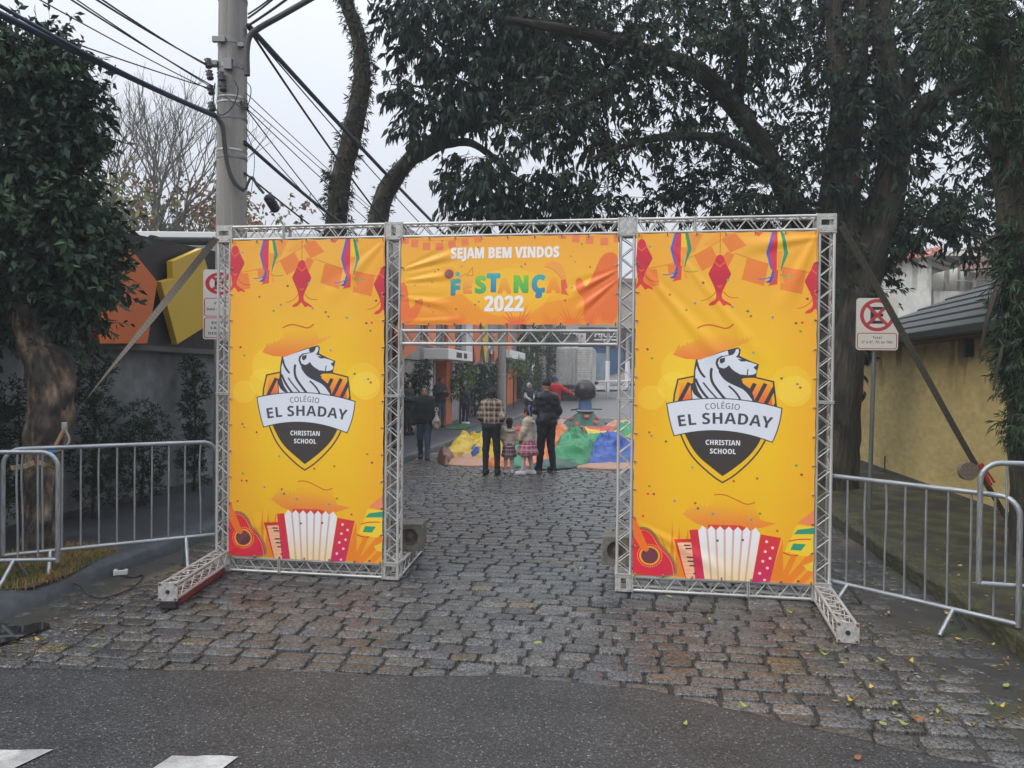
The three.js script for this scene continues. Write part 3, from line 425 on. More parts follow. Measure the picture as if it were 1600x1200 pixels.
    // striped cob at the edge
    poly(c, [[1340, 282], [1470, 170], [1470, 312]], '#f18a55'); poly(c, [[1335, 300], [1470, 310], [1470, 560], [1380, 560], [1250, 528]], '#f6cd30'); poly(c, [[1312, 380], [1345, 340], [1470, 318], [1470, 372]], '#2f9a72'); poly(c, [[1312, 458], [1408, 460], [1372, 516], [1290, 514]], '#2f9a72'); c.strokeStyle = '#e0562a'; c.lineWidth = 11; curveP(c, [[1280, 440], [1350, 415], [1440, 418]], false); c.stroke(); c.strokeStyle = '#d6451e'; curveP(c, [[1240, 540], [1300, 570], [1345, 556]], false); c.stroke(); poly(c, [[1200, 800], [1296, 560], [1340, 566], [1250, 800]], or); poly(c, [[1230, 800], [1462, 515], [1462, 600], [1300, 800]], or); poly(c, [[1390, 640], [1470, 600], [1470, 690], [1420, 680]], '#f0c53a');
  });
  // confetti
  const dot = (x, y, col) => { c.fillStyle = col; c.beginPath(); c.arc(x, y, 1.75, 0, 7); c.fill(); };
  const K = { r: '#c8502a', g: '#5f9f34', d: '#3c7a3c', b: '#7f8aa0', p: '#7a3a52', t: '#58b09a' };
  const A = (list) => list.forEach(([x, y, k]) => dot(330 + x / 4, 340 + y / 4, K[k])), B = (list) => list.forEach(([x, y, k]) => dot(330 + x / 3.529, 620 + y / 3.529, K[k]));
  A([[190, 207, 't'], [300, 487, 'r'], [477, 420, 'p'], [435, 538, 'b'], [390, 576, 'g'], [632, 560, 'b'], [607, 405, 't'], [713, 585, 'd'], [730, 613, 'r'], [843, 620, 'b'], [963, 653, 'p'], [995, 650, 'r'], [987, 700, 'g'], [183, 806, 'p'], [208, 858, 'g'], [745, 823, 't'], [893, 968, 'd'], [975, 1000, 'b'], [990, 1020, 'r'], [920, 388, 't'], [1020, 515, 'p']]);
  B([[175, 152, 'r'], [186, 170, 'b'], [255, 197, 'd'], [382, 328, 't'], [178, 430, 'g'], [172, 470, 'r'], [200, 470, 'p'], [300, 502, 'b'], [397, 510, 'r'], [410, 536, 'd'], [480, 562, 'b'], [150, 586, 'r'], [657, 586, 'b'], [698, 552, 'g'], [575, 391, 'r'], [683, 374, 'r'], [860, 303, 'g'], [885, 349, 'p'], [778, 636, 'r'], [503, 697, 'd'], [620, 689, 'p'], [876, 886, 'p']]);
});
const wideArt = canvasTex(1536, 608, (c, W, H) => {
  c.scale(W / 1341, H / 532); c.translate(-95, -158);
  c.fillStyle = grad(c, 0, 158, 0, 690, '#f0a63c', '#f4b236', '#f5b42c', '#ee8a2c'); c.fillRect(0, 100, 1600, 700);
  c.fillStyle = 'rgba(250,208,50,0.4)'; curveP(c, [[480, 500], [560, 430], [760, 330], [1000, 400], [1060, 500], [900, 640], [700, 640], [620, 600]]); c.fill();
  c.fillStyle = 'rgba(240,150,40,0.8)'; poly(c, [[95, 600], [240, 560], [480, 500], [640, 640], [640, 700], [95, 700]], c.fillStyle); poly(c, [[1000, 560], [1200, 520], [1440, 600], [1440, 700], [860, 700]], c.fillStyle);
  const sq = (x, y, w, h, r) => { c.save(); c.translate(x, y); c.rotate(r); c.fillStyle = '#ea7f52'; c.fillRect(-w / 2, -h / 2, w, h); c.restore(); };
  for (const a of [[120, 175, 50, 44, 0], [182, 197, 46, 46, 0.05], [258, 214, 48, 46, 0.02], [340, 216, 48, 46, 0], [420, 205, 46, 46, -0.08], [500, 192, 44, 46, -0.15], [580, 176, 44, 40, -0.2], [1100, 160, 50, 40, 0.2], [1180, 182, 46, 46, 0.15], [1262, 192, 46, 46, 0.06], [1350, 202, 48, 46, 0], [1425, 186, 40, 46, -0.1]]) sq(...a);
  c.strokeStyle = '#e88a4a'; c.lineWidth = 4; curveP(c, [[95, 160], [340, 200], [600, 160]], false); c.stroke(); curveP(c, [[1080, 152], [1300, 190], [1440, 160]], false); c.stroke();
  const cac = '#ea7436'; c.fillStyle = cac; curveP(c, [[1222, 700], [1240, 540], [1190, 500], [1176, 440], [1195, 408], [1222, 420], [1232, 462], [1255, 465], [1290, 380], [1330, 290], [1370, 262], [1420, 270], [1450, 330], [1450, 700]]); c.fill(); curveP(c, [[80, 700], [80, 440], [118, 425], [140, 470], [150, 560], [160, 600], [200, 545], [232, 520], [244, 555], [215, 620], [170, 680]]); c.fill();
  const tuft = (x, y, r, n, col) => { for (let i = 0; i < n; i++) { const a = -Math.PI + (i + 0.5) / n * Math.PI, q = r * (0.75 + 0.25 * Math.sin(i * 5.1)); poly(c, [[x - 9 * Math.sin(a), y + 9 * Math.cos(a)], [x + Math.cos(a) * q, y + Math.sin(a) * q], [x + 9 * Math.sin(a), y - 9 * Math.cos(a)]], col); } };
  tuft(460, 700, 150, 15, '#ec8230'); tuft(830, 712, 170, 15, '#ea6c34'); tuft(1030, 700, 110, 13, '#ec8230'); tuft(1160, 700, 150, 13, '#ea7830'); tuft(1330, 700, 100, 11, '#ee8a40');
  const word = (txt, x, y, font, sx, fill, sh, lw = 5) => { c.font = font; c.textAlign = 'center'; c.save(); c.translate(x, y); c.scale(sx, 1); if (sh) { c.fillStyle = sh; c.fillText(txt, 4, 5); } c.lineJoin = 'round'; c.fillStyle = fill; c.strokeStyle = fill; c.lineWidth = lw; c.strokeText(txt, 0, 0); c.fillText(txt, 0, 0); c.restore(); };
  word('SEJAM BEM VINDOS', 747, 288, 'bold 84px sans-serif', 0.85, '#eceaec', '#b98a50');
  const L = [['F', 442, 508, 124, ['#45a89c', '#3f86a0']], ['E', 518, 496, 104, ['#f2b04a', '#ea8a3c']], ['S', 600, 495, 134, ['#8ec44a', '#4aa864']], ['T', 680, 488, 142, ['#42aeb0', '#3c7fa4']], ['A', 748, 496, 112, ['#f2b440', '#ec9236']], ['N', 850, 494, 132, ['#86c63e', '#48ac5a']], ['Ç', 956, 494, 134, ['#3fb0ac', '#3b86a8']], ['A', 1048, 496, 118, ['#f2a838', '#ee8c30']]];
  for (const [ch, x, y, sz, g] of L) word(ch, x, y, `bold ${sz}px sans-serif`, 1.0, grad(c, 0, -sz * 0.75, 0, 0, ...g), '#d88a34', 13);
  c.fillStyle = '#45b0a8'; c.beginPath(); c.arc(456, 384, 15, 0, 7); c.fill(); c.strokeStyle = '#a8702a'; c.lineWidth = 3; poly(c, [[548, 345], [512, 395], [552, 392]], null, '#a8702a', 3); c.beginPath(); c.moveTo(440, 418); c.lineTo(512, 380); c.stroke();
  for (let i = 0; i < 18; i++) { const a = i / 18 * Math.PI * 2; poly(c, [[402 + 24 * Math.cos(a - 0.2), 383 + 24 * Math.sin(a - 0.2)], [402 + 52 * Math.cos(a), 383 + 52 * Math.sin(a)], [402 + 24 * Math.cos(a + 0.2), 383 + 24 * Math.sin(a + 0.2)]], '#ef8a2c'); } c.fillStyle = '#8a5a4a'; c.beginPath(); c.arc(402, 383, 28, 0, 7); c.fill();
  c.fillStyle = '#f0a044'; curveP(c, [[985, 330], [1030, 312], [1085, 320], [1118, 370], [1128, 430], [1104, 436], [1080, 395], [1040, 360]]); c.fill(); c.strokeStyle = '#d8822e'; c.lineWidth = 4; curveP(c, [[990, 345], [1050, 350], [1100, 420]], false); c.stroke(); poly(c, [[1092, 425], [1122, 420], [1134, 470], [1118, 480], [1142, 516], [1096, 506]], '#de6440');
  word('2022', 746, 606, 'bold 124px sans-serif', 0.90, '#eceaec', '#c78a4c');
  const dot = (x, y, k) => { c.fillStyle = k; c.beginPath(); c.arc(x, y, 6, 0, 7); c.fill(); }; for (const [x, y, k] of [[358, 183, '#a08040'], [584, 225, '#a06a40'], [337, 270, '#a0a050'], [312, 367, '#a0a040'], [334, 355, '#c06040'], [295, 430, '#b090a0'], [480, 338, '#90b070'], [852, 342, '#7a9090'], [875, 328, '#c85a40'], [1150, 285, '#c0a040'], [1178, 318, '#a0a080'], [1266, 350, '#a06a40'], [1216, 215, '#a08040'], [1160, 470, '#7090a0'], [195, 546, '#8a5a3a'], [275, 576, '#a08a90'], [305, 610, '#c08040'], [448, 594, '#8a5a3a'], [568, 568, '#7a7a50'], [590, 550, '#7a8a90'], [1120, 545, '#a05a30'], [185, 450, '#c09040']]) dot(x, y, k);
});
function banner(name, label, art, x0, x1, y0, y1, folds, seed) {
  const o = thing(name, label, 'banner', archPt((x0 + x1) / 2, y0, 0), -PSI, 'printed banners on the truss arch'), w = x1 - x0, h = y1 - y0, nx = Math.round(w / 0.018), ny = Math.round(h / 0.018);
  const g = new THREE.PlaneGeometry(w, h, nx, ny), p = g.attributes.position;
  const disp = (x, y) => { let z = 0.010 * (fbm(x * 1.6 + seed, y * 1.3, seed, 3) - 0.5) + 0.003 * (fbm(x * 9 + seed, y * 4, 2, 2) - 0.5); for (const [fx, fy, tx, ty, wd, amp, n] of folds) { const L = Math.hypot(tx - fx, ty - fy), ux = (tx - fx) / L, uy = (ty - fy) / L, a = (x - fx) * ux + (y - fy) * uy, b = -(x - fx) * uy + (y - fy) * ux; if (a > -0.02 && a < L) { const k = a / L, spread = wd * (0.25 + 1.2 * k), env = Math.sin(Math.PI * clamp(k * 0.92 + 0.08)) ** 0.7 * Math.exp(-((b / spread) ** 2)); z += amp * env * Math.cos(b / spread * n); } } return z; };
  const scal = (q) => { const dx = Math.min(q[0] + w / 2, w / 2 - q[0]), dy = Math.min(q[1] + h / 2, h / 2 - q[1]); return [dx, dy]; };
  for (let i = 0; i < p.count; i++) { const x = p.getX(i), y = p.getY(i), [dx, dy] = scal([x, y]); let sx = 0, sy = 0; if (dx < 1e-4) sx = -Math.sign(x) * 0.006 * Math.abs(Math.sin(y / 0.245 * Math.PI)); if (dy < 1e-4) sy = -Math.sign(y) * 0.006 * Math.abs(Math.sin(x / 0.245 * Math.PI)); p.setXYZ(i, x + sx, y + sy + h / 2, 0.012 + disp(x, y)); }
  g.computeVertexNormals(); part(o, 'printed_sheet', g, new THREE.MeshPhysicalMaterial({ map: art, roughness: 0.42, side: THREE.DoubleSide, sheen: 0 }));
  const eye = new THREE.TorusGeometry(0.0065, 0.0024, 6, 12), me = mat([0.55, 0.54, 0.50], 0.4, { metalness: 0.7 }), mt = mat([0.015, 0.015, 0.016], 0.5), R = rng(seed * 7 + 1);
  const put = (x, y, ox, oy) => {
    const z = 0.016 + disp(x, y - h / 2); const e = part(o, 'eyelet', eye, me); e.position.set(x, y, z);
    const L = 0.03 + R() * 0.025, e1 = V(x + ox * 0.028, y + oy * 0.028, z - 0.03); part(o, 'cable_tie', [rod(V(x, y, z), V(x + ox * 0.012, y + oy * 0.012, z + 0.006), 0.0026, 5), rod(V(x + ox * 0.012, y + oy * 0.012, z + 0.006), e1, 0.0026, 5), rod(V(x + ox * 0.012, y + oy * 0.012, z + 0.006), V(x + ox * 0.012 + (R() - 0.5) * L * 1.4, y + oy * 0.012 + (R() - 0.7) * L, z + 0.012 + R() * 0.02), 0.0018, 4)], mt);
  };
  const nX = Math.round(w / 0.245), nY = Math.round(h / 0.245);
  for (let i = 0; i <= nX; i++) { const x = lerp(-w / 2 + 0.022, w / 2 - 0.022, i / nX); put(x, 0.02, 0, -1); put(x, h - 0.02, 0, 1); }
  for (let i = 1; i < nY; i++) { const y = lerp(0.02, h - 0.02, i / nY); put(-w / 2 + 0.02, y, -1, 0); put(w / 2 - 0.02, y, 1, 0); }
  return o;
}
banner('tall_banner', 'tall yellow banner with lion crest tied up flat, beside the concrete utility pole', tallArt, 0.142, 1.618, 0.150, 3.062, [[0.7, 1.4, 0.2, 0.9, 0.12, 0.006, 3], [-0.7, -1.4, -0.3, -1.0, 0.10, 0.005, 3]], 3);
banner('tall_banner', 'tall yellow banner with lion crest and diagonal creases, on the side of the yellow house', tallArt, 3.822, 5.298, 0.150, 3.062, [[-0.72, 1.2, 0.15, 0.2, 0.10, 0.012, 2.6], [-0.5, 1.42, 0.35, 0.35, 0.07, 0.009, 2.4], [0.72, 1.4, 0.1, 1.33, 0.09, 0.012, 2.2], [-0.7, -1.0, 0.1, -1.43, 0.08, 0.010, 2.4], [0.72, 1.42, 0.45, 0.8, 0.10, 0.008, 2.5]], 8);
banner('wide_banner', 'wide orange welcome banner hung between the two upper beams', wideArt, 1.762, 3.678, 2.285, 3.062, [[-0.95, 0.10, -0.45, 0.24, 0.06, 0.011, 3.4], [-0.95, 0.0, -0.5, 0.05, 0.05, 0.010, 3.2], [-0.95, -0.14, -0.5, -0.22, 0.06, 0.010, 3.2], [0.95, 0.08, 0.55, -0.12, 0.06, 0.012, 3.4], [0.95, 0.0, 0.6, -0.28, 0.05, 0.010, 3], [-0.95, -0.36, -0.4, -0.34, 0.03, 0.007, 2.4]], 14);
// ---------------------------------------------------------------- foliage and bark
const texBark = dataTex(512, 1024, (u, v, i, j) => { const r = tfbm(u, v * 0.25, 14, 201, 4), b = tfbm(u, v, 6, 211, 5), f = hash3(i, j, 3); const c = 0.30 + 0.34 * (r - 0.5) + 0.28 * (b - 0.5) + 0.06 * (f - 0.5); const m = smooth(0.52, 0.66, tfbm(u, v, 5, 221, 4)); return [lerp(c * 1.08, c * 0.9, m), lerp(c * 0.98, c * 0.98, m), lerp(c * 0.86, c * 0.70, m)]; });
const bumpBark = dataTex(512, 1024, (u, v) => grey(0.75 * tfbm(u, v * 0.3, 16, 231, 4) + 0.25 * tfbm(u, v, 30, 241, 2)), false);
const mBark = mat([0.40, 0.38, 0.36], 0.9, { map: rep(texBark, 1.4, 0.8), bumpMap: rep(bumpBark, 1.6, 1.0), bumpScale: 0.03 });
const texBarkPale = dataTex(512, 512, (u, v, i, j) => { const a = tfbm(u, v, 5, 251, 5), b = tfbm(u, v * 0.6, 18, 261, 4), f = hash3(i, j, 4), p = smooth(0.40, 0.72, a), c = 0.27 + 0.40 * (b - 0.5) + 0.08 * (f - 0.5); return [lerp(c, 0.50 + 0.6 * (b - 0.5), p), lerp(c * 0.92, 0.43 + 0.55 * (b - 0.5), p), lerp(c * 0.84, 0.36 + 0.5 * (b - 0.5), p)]; });
const mBarkPale = mat([0.95, 0.92, 0.90], 0.9, { map: rep(texBarkPale, 1.1, 0.9), bumpMap: rep(texBarkPale, 2.3, 1.9), bumpScale: 0.05 });
const mTwig = mat([0.05, 0.042, 0.034], 0.9);
function leafMat(o = {}) { return new THREE.MeshPhysicalMaterial({ color: 0xffffff, vertexColors: true, roughness: 0.65, specularIntensity: 0.45, side: THREE.DoubleSide, ...o }); }
const mLeaf = leafMat(), mLeafThin = leafMat({ roughness: 0.65 });
// clumps: [{ c, r: [rx, ry, rz], n }]; sprays of leaves on short twigs fill each clump
function foliage(clumps, o) {
  const R = rng(o.seed ?? 1), len = o.len ?? 0.1, wid = o.wid ?? 0.4, per = o.per ?? 12, tl = o.twig ?? 0.3, droop = o.droop ?? 0.4, detail = o.detail ?? 1, pal = o.palette, pos = [], nor = [], col = [], idx = [], tw = [];
  const rv = () => { let v; do { v = V(R() * 2 - 1, R() * 2 - 1, R() * 2 - 1); } while (v.lengthSq() > 1 || v.lengthSq() < 0.01); return v; };
  const leaf = (b, d, L, c) => {
    const sd = d.clone().cross(rv()).normalize(), n = sd.clone().cross(d).normalize(), w = L * wid * (0.8 + 0.4 * R()) / 2, k0 = pos.length / 3, bend = droop * 0.35 * L;
    const add = (q) => { pos.push(q.x, q.y, q.z); col.push(c[0], c[1], c[2]); };
    const mid = b.clone().addScaledVector(d, L * 0.45), tip = b.clone().addScaledVector(d, L); tip.y -= bend; 
    add(b); add(mid.clone().addScaledVector(sd, w).addScaledVector(n, w * 0.35)); add(mid.clone().addScaledVector(sd, -w).addScaledVector(n, w * 0.35)); add(tip);
    if (detail > 1) { add(mid); idx.push(k0, k0 + 1, k0 + 4, k0, k0 + 4, k0 + 2, k0 + 1, k0 + 3, k0 + 4, k0 + 4, k0 + 3, k0 + 2); for (let i = 0; i < 5; i++) nor.push(n.x, n.y, n.z); } else { idx.push(k0, k0 + 1, k0 + 3, k0, k0 + 3, k0 + 2); for (let i = 0; i < 4; i++) nor.push(n.x, n.y, n.z); }
  };
  for (const cl of clumps) for (let i = 0; i < cl.n; i++) {
    const v = rv(); if (cl.shell) v.normalize().multiplyScalar(lerp(cl.shell, 1.05, Math.sqrt(R()))); 
    const lump = 0.82 + 0.4 * noise3(v.x * 2.3 + cl.c.x, v.y * 2.3 + cl.c.y, v.z * 2.3);
    const p = V(cl.c.x + v.x * cl.r[0] * lump, cl.c.y + v.y * cl.r[1] * lump, cl.c.z + v.z * cl.r[2] * lump), out = V(v.x, v.y * 0.7, v.z).normalize();
    const dir = (o.up ? V(out.x * 0.5, 1, out.z * 0.5) : out).addScaledVector(rv(), 0.7).addScaledVector(UP, -(o.hang ?? 0.15)).normalize(), L = tl * (0.6 + 0.8 * R());
    const p1 = p.clone().addScaledVector(dir, L); if (o.twigs !== false) tw.push([p.clone().addScaledVector(dir, -L * 0.6), p1]);
    const pc = pal[Math.floor(R() * pal.length)], br = 0.7 + 0.6 * R();
    for (let k = 0; k < per; k++) { const t = (k + 0.5) / per, b = p.clone().lerp(p1, t), d = dir.clone().multiplyScalar(0.55).addScaledVector(rv(), 0.9).addScaledVector(UP, -droop).normalize(), v2 = br * (0.8 + 0.4 * R()); leaf(b, d, len * (0.7 + 0.6 * R()), [pc[0] * v2, pc[1] * v2, pc[2] * v2]); }
  }
  const g = new THREE.BufferGeometry(); g.setAttribute('position', new THREE.Float32BufferAttribute(pos, 3)); g.setAttribute('normal', new THREE.Float32BufferAttribute(nor, 3)); g.setAttribute('color', new THREE.Float32BufferAttribute(col, 3)); g.setIndex(idx);
  g.userData.twigs = tw; return g;
}
function twigGeo(tw, r) { const pos = [], idx = []; for (const [a, b] of tw) { const d = b.clone().sub(a).normalize(), u = d.clone().cross(Math.abs(d.y) < 0.9 ? UP : V(1, 0, 0)).normalize(), w = d.clone().cross(u), k = pos.length / 3; for (const [p, s] of [[a, r], [b, r * 0.4]]) for (let i = 0; i < 3; i++) { const q = p.clone().addScaledVector(u, Math.cos(i * 2.094) * s).addScaledVector(w, Math.sin(i * 2.094) * s); pos.push(q.x, q.y, q.z); } for (let i = 0; i < 3; i++) { const j = (i + 1) % 3; idx.push(k + i, k + j, k + 3 + i, k + 3 + i, k + j, k + 3 + j); } } const g = new THREE.BufferGeometry(); g.setAttribute('position', new THREE.Float32BufferAttribute(pos, 3)); g.setIndex(idx); g.computeVertexNormals(); return g; }
function stuffPart(o, name, g, m) { const p = part(o, name, g, m); p.userData.kind = 'stuff'; return p; }
const shift = (g, o) => { g.translate(-o.x, -o.y, -o.z); return g; };
// branching without leaves: returns limb geometries
function bare(R, p, d, L, r, depth, out, spread = 0.5, upw = 0.12) {
  const q = p.clone().addScaledVector(d, L), m = p.clone().lerp(q, 0.5).add(V((R() - 0.5) * L * 0.12, 0, (R() - 0.5) * L * 0.12));
  out.push(limb([p, m, q], [r, r * 0.85, r * 0.68], depth > 2 ? 5 : 3, depth > 3 ? 7 : 4)); if (depth <= 0) return;
  const n = depth > 3 ? 3 : 2 + (R() < 0.55 ? 1 : 0);
  for (let i = 0; i < n; i++) { const a = (i / n + R() * 0.3) * Math.PI * 2, sd = V(Math.cos(a), R() * 0.4 - 0.1, Math.sin(a)); const nd = d.clone().addScaledVector(sd, spread * (0.7 + 0.6 * R())).addScaledVector(UP, upw).normalize(); bare(R, i === 0 ? q : p.clone().lerp(q, 0.6 + 0.4 * R()), nd, L * (0.66 + 0.22 * R()), r * 0.62, depth - 1, out, spread, upw); }
}
// ---------------------------------------------------------------- left side: boundary wall, pole, tree, barriers
const stBox = (s0, s1, t0, t1, y0, y1, r = 0) => place(box(t1 - t0, y1 - y0, s1 - s0, 0, 0, 0, r), P((s0 + s1) / 2, (t0 + t1) / 2, (y0 + y1) / 2), -PSI);
const WYAW = Math.PI / 2 - PSI;          // plates facing the street from its left side: outline x runs along the street
function onWall(u, v, t) { const q = V((u - 800) / FPX, -(v - 600) / FPX, -1).applyEuler(camE), k = t / (q.x * CS + q.z * SN), p = q.multiplyScalar(k); p.y += EYE; return [ST(p)[0], p.y]; }
const worldUV = (g, k = 1) => { const p = g.attributes.position, n = g.attributes.normal, uv = new Float32Array(p.count * 2); for (let i = 0; i < p.count; i++) { const [s, t] = ST(V(p.getX(i), 0, p.getZ(i))); const up = Math.abs(n.getY(i)) > 0.7; const a = Math.abs(n.getX(i) * CS + n.getZ(i) * SN) > 0.6 ? s : t; uv[i * 2] = (up ? t : a) * k; uv[i * 2 + 1] = (up ? s : p.getY(i)) * k; } g.setAttribute('uv', new THREE.BufferAttribute(uv, 2)); return g; };
const mOrange = mat([0.62, 0.135, 0.018], 0.45), mYellowP = mat([0.62, 0.40, 0.022], 0.4), mWhiteP = mat([0.62, 0.62, 0.62], 0.45);
{
  const mWall = mat([0.31, 0.325, 0.34], 0.8, { map: rep(texMottle, 0.45), bumpMap: rep(bumpMottle, 1.2), bumpScale: 0.004 }), mFas = mat([0.030, 0.025, 0.027], 0.55, { map: rep(texMottle, 0.5) });
  const o = thing('boundary_wall', 'grey rendered wall with dark brown fascia carrying geometric colour panels', 'wall');
  part(o, 'wall', worldUV(stBox(3.0, 21.2, WL - 0.25, WL, -0.05, 2.28)), mWall);
  const ft = WL + 0.12; const [sa, ya] = onWall(133, 349, ft), [sb, yb] = onWall(333, 392, ft), sl = (yb - ya) / (sb - sa), yAt = (s) => ya + (s - sa) * sl;
  part(o, 'fascia', worldUV(place(plate([[3.0, 2.2], [21.2, 2.2], [21.2, yAt(21.2)], [3.0, yAt(3.0)]], 0.30), P(0, WL - 0.18, 0), WYAW)), mFas);
  for (const s of [7.9, 10.6, 13.3, 16, 18.7]) part(o, 'panel_joint', stBox(s, s + 0.012, WL + 0.118, WL + 0.123, 2.22, yAt(s) - 0.02), mDark);
  part(o, 'ledge', worldUV(stBox(3.0, 21.2, WL - 0.02, WL + 0.16, 2.13, 2.205)), mat([0.10, 0.095, 0.10], 0.7));
  part(o, 'footing', worldUV(stBox(4.6, 21.2, WL - 0.05, WL + 0.05, 0.02, 0.19)), mat([0.16, 0.15, 0.14], 0.9, { map: rep(texMottle, 1.2), bumpMap: rep(bumpMottle, 2), bumpScale: 0.02 }));
  part(o, 'pilaster', worldUV(stBox(...(() => { const a = onWall(131, 500, WL + 0.1)[0], b = onWall(156, 500, WL + 0.1)[0]; return [a, b]; })(), WL - 0.1, WL + 0.17, 2.206, 2.62)), mat([0.14, 0.12, 0.115], 0.8));
  const pan = (px, t, m, name, label, cat) => { const g = place(plate(px.map(([u, v]) => onWall(u, v, t)), 0.09, 0.006), P(0, t - 0.09, 0), WYAW); return top(name, g, m, label, cat, 'colour panels on the dark fascia'); };
  pan([[157, 537], [231, 537], [247, 440], [190, 370], [143, 452]], WL + 0.27, mOrange, 'pentagon_panel', 'large orange pentagon panel mounted on the dark fascia beside the leafy tree', 'panel');
  pan([[278, 538], [326, 508], [340, 470], [316, 388], [270, 408], [271, 435], [252, 440]], WL + 0.27, mYellowP, 'notched_panel', 'large yellow notched panel on the dark fascia behind the strap', 'panel');
}
{ // pale flat-roofed building behind the wall
  const o = thing('flat_roofed_building', 'low white building with flat roof behind the boundary wall', 'building', V(0, 0, 0)), a = at(196, 362, 18), b = at(360, 362, 18);
  part(o, 'wall', worldUV(box(b.x - a.x + 3, a.y - 0.3, 9, (a.x + b.x) / 2 + 1.5, (a.y - 0.3) / 2, a.z - 4.5)), mat([0.50, 0.52, 0.52], 0.8, { map: rep(texMottle, 0.3) }));
  part(o, 'roof_edge', box(b.x - a.x + 3.2, 0.14, 9.2, (a.x + b.x) / 2 + 1.5, a.y - 0.07, a.z - 4.5, 0.02), mat([0.66, 0.66, 0.64], 0.7));
}
// ---- climbing conifers trained against the wall
{
  const pal = [[0.020, 0.040, 0.024], [0.026, 0.048, 0.028], [0.016, 0.034, 0.022], [0.034, 0.058, 0.030]];
  const cl = (u0, v0, v1, w, label, seed, t = WL + 0.32) => {
    const [s] = onWall(u0, 600, t), yT = onWall(u0, v0, t)[1], yB = Math.max(0.2, onWall(u0, v1, t)[1]), o = thing('wall_shrub', label, 'shrub', P(s, t, PAVE), 0, 'shrubs trained against the grey wall'), R = rng(seed), clumps = [], n = Math.max(3, Math.round((yT - yB) / 0.26));
    for (let i = 0; i < n; i++) { const k = (i + 0.5) / n, q = P(s + (R() - 0.5) * w * 0.5, t + (R() - 0.5) * 0.1, lerp(yB, yT, k)), f = (0.55 + 0.6 * Math.sin(Math.PI * (0.15 + 0.7 * k))) * (0.65 + 0.6 * R()); clumps.push({ c: q, r: [w * 0.45 * f, 0.16, w * 0.4 * f], n: Math.round(80 * f) }); }
    const g = foliage(clumps, { seed, len: 0.055, wid: 0.3, per: 9, twig: 0.10, droop: 0.0, hang: -0.3, palette: pal }), tw = g.userData.twigs;
    part(o, 'trunk', shift(limb([P(s, t, PAVE - 0.05), P(s + 0.03, t, (yT + PAVE) / 2), P(s - 0.02, t, yT - 0.1)], [0.025, 0.018, 0.006], 10, 6), o.position), mTwig); stuffPart(o, 'crown', shift(g, o.position), mLeafThin);
  };
  cl(30, 600, 800, 0.50, 'broad dark shrub against the grey wall behind the tree trunk', 31); cl(146, 552, 790, 0.46, 'tallest dark conifer shrub against the grey wall beneath the orange pentagon', 32); cl(222, 636, 778, 0.50, 'short bushy dark shrub against the grey wall beneath the yellow panel', 33); cl(304, 562, 765, 0.26, 'thin open dark shrub against the grey wall beside the utility pole', 34); cl(-40, 590, 830, 0.5, 'dark shrub against the grey wall at the end by the road', 35);
}
// ---- autumn trees far behind
{
  const far1 = (u, v, d, topv, r, label, seed, pal, n, lvl) => {
    const b = at(u, v, d), h = at(u, topv, d).y * 1.22; b.y = 0; const o = thing('distant_tree', label, 'tree', b), R = rng(seed), out = [], H = h;
    out.push(limb([V(0, -0.2, 0), V(0.1, H * 0.2, 0), V(0, H * 0.38, 0)], [r, r * 0.85, r * 0.7], 8, 8));
    for (let i = 0; i < 4; i++) { const a = i * 1.7 + R(), dd = V(Math.cos(a) * 0.5, 1, Math.sin(a) * 0.5).normalize(); bare(R, V(0, H * (0.30 + 0.025 * i), 0), dd, H * 0.17, r * 0.55, lvl, out, 0.45, 0.10); }
    part(o, 'trunk', out, mat([0.10, 0.085, 0.07], 0.9));
    if (n) { const cl = []; for (let i = 0; i < 16; i++) { const a = R() * 6.3, q = Math.sqrt(R()) * H * 0.30; cl.push({ c: V(Math.cos(a) * q, H * (0.42 + 0.45 * R()), Math.sin(a) * q), r: [H * 0.11, H * 0.085, H * 0.11], n }); } stuffPart(o, 'crown', foliage(cl, { seed, len: 0.26, wid: 0.6, per: 5, twig: 0.5, palette: pal }), mLeafThin); }
  };
  const gr = [[0.10, 0.12, 0.03], [0.13, 0.13, 0.04], [0.16, 0.12, 0.03]], or = [[0.26, 0.12, 0.035], [0.22, 0.13, 0.04], [0.14, 0.12, 0.04]];
  far1(205, 350, 34, 178, 0.26, 'tall leafless tree behind the white flat-roofed building', 51, gr, 0, 6);
  far1(272, 350, 36, 300, 0.2, 'round orange-brown autumn tree behind the white flat-roofed building', 52, [...or, gr[0]], 24, 4);
  far1(335, 350, 38, 318, 0.2, 'orange autumn tree partly hidden by the concrete utility pole', 53, or, 26, 3);
  far1(150, 352, 33, 330, 0.18, 'yellow-green bushy tree rising above the dark fascia', 54, gr, 30, 3);
  far1(95, 352, 34, 290, 0.18, 'thin yellow-green tree seen through the leafy tree', 55, gr, 26, 4);
  far1(60, 352, 36, 310, 0.18, 'orange-tinted tree seen through the leafy tree', 56, [[0.34, 0.12, 0.05], gr[1]], 30, 3);
}
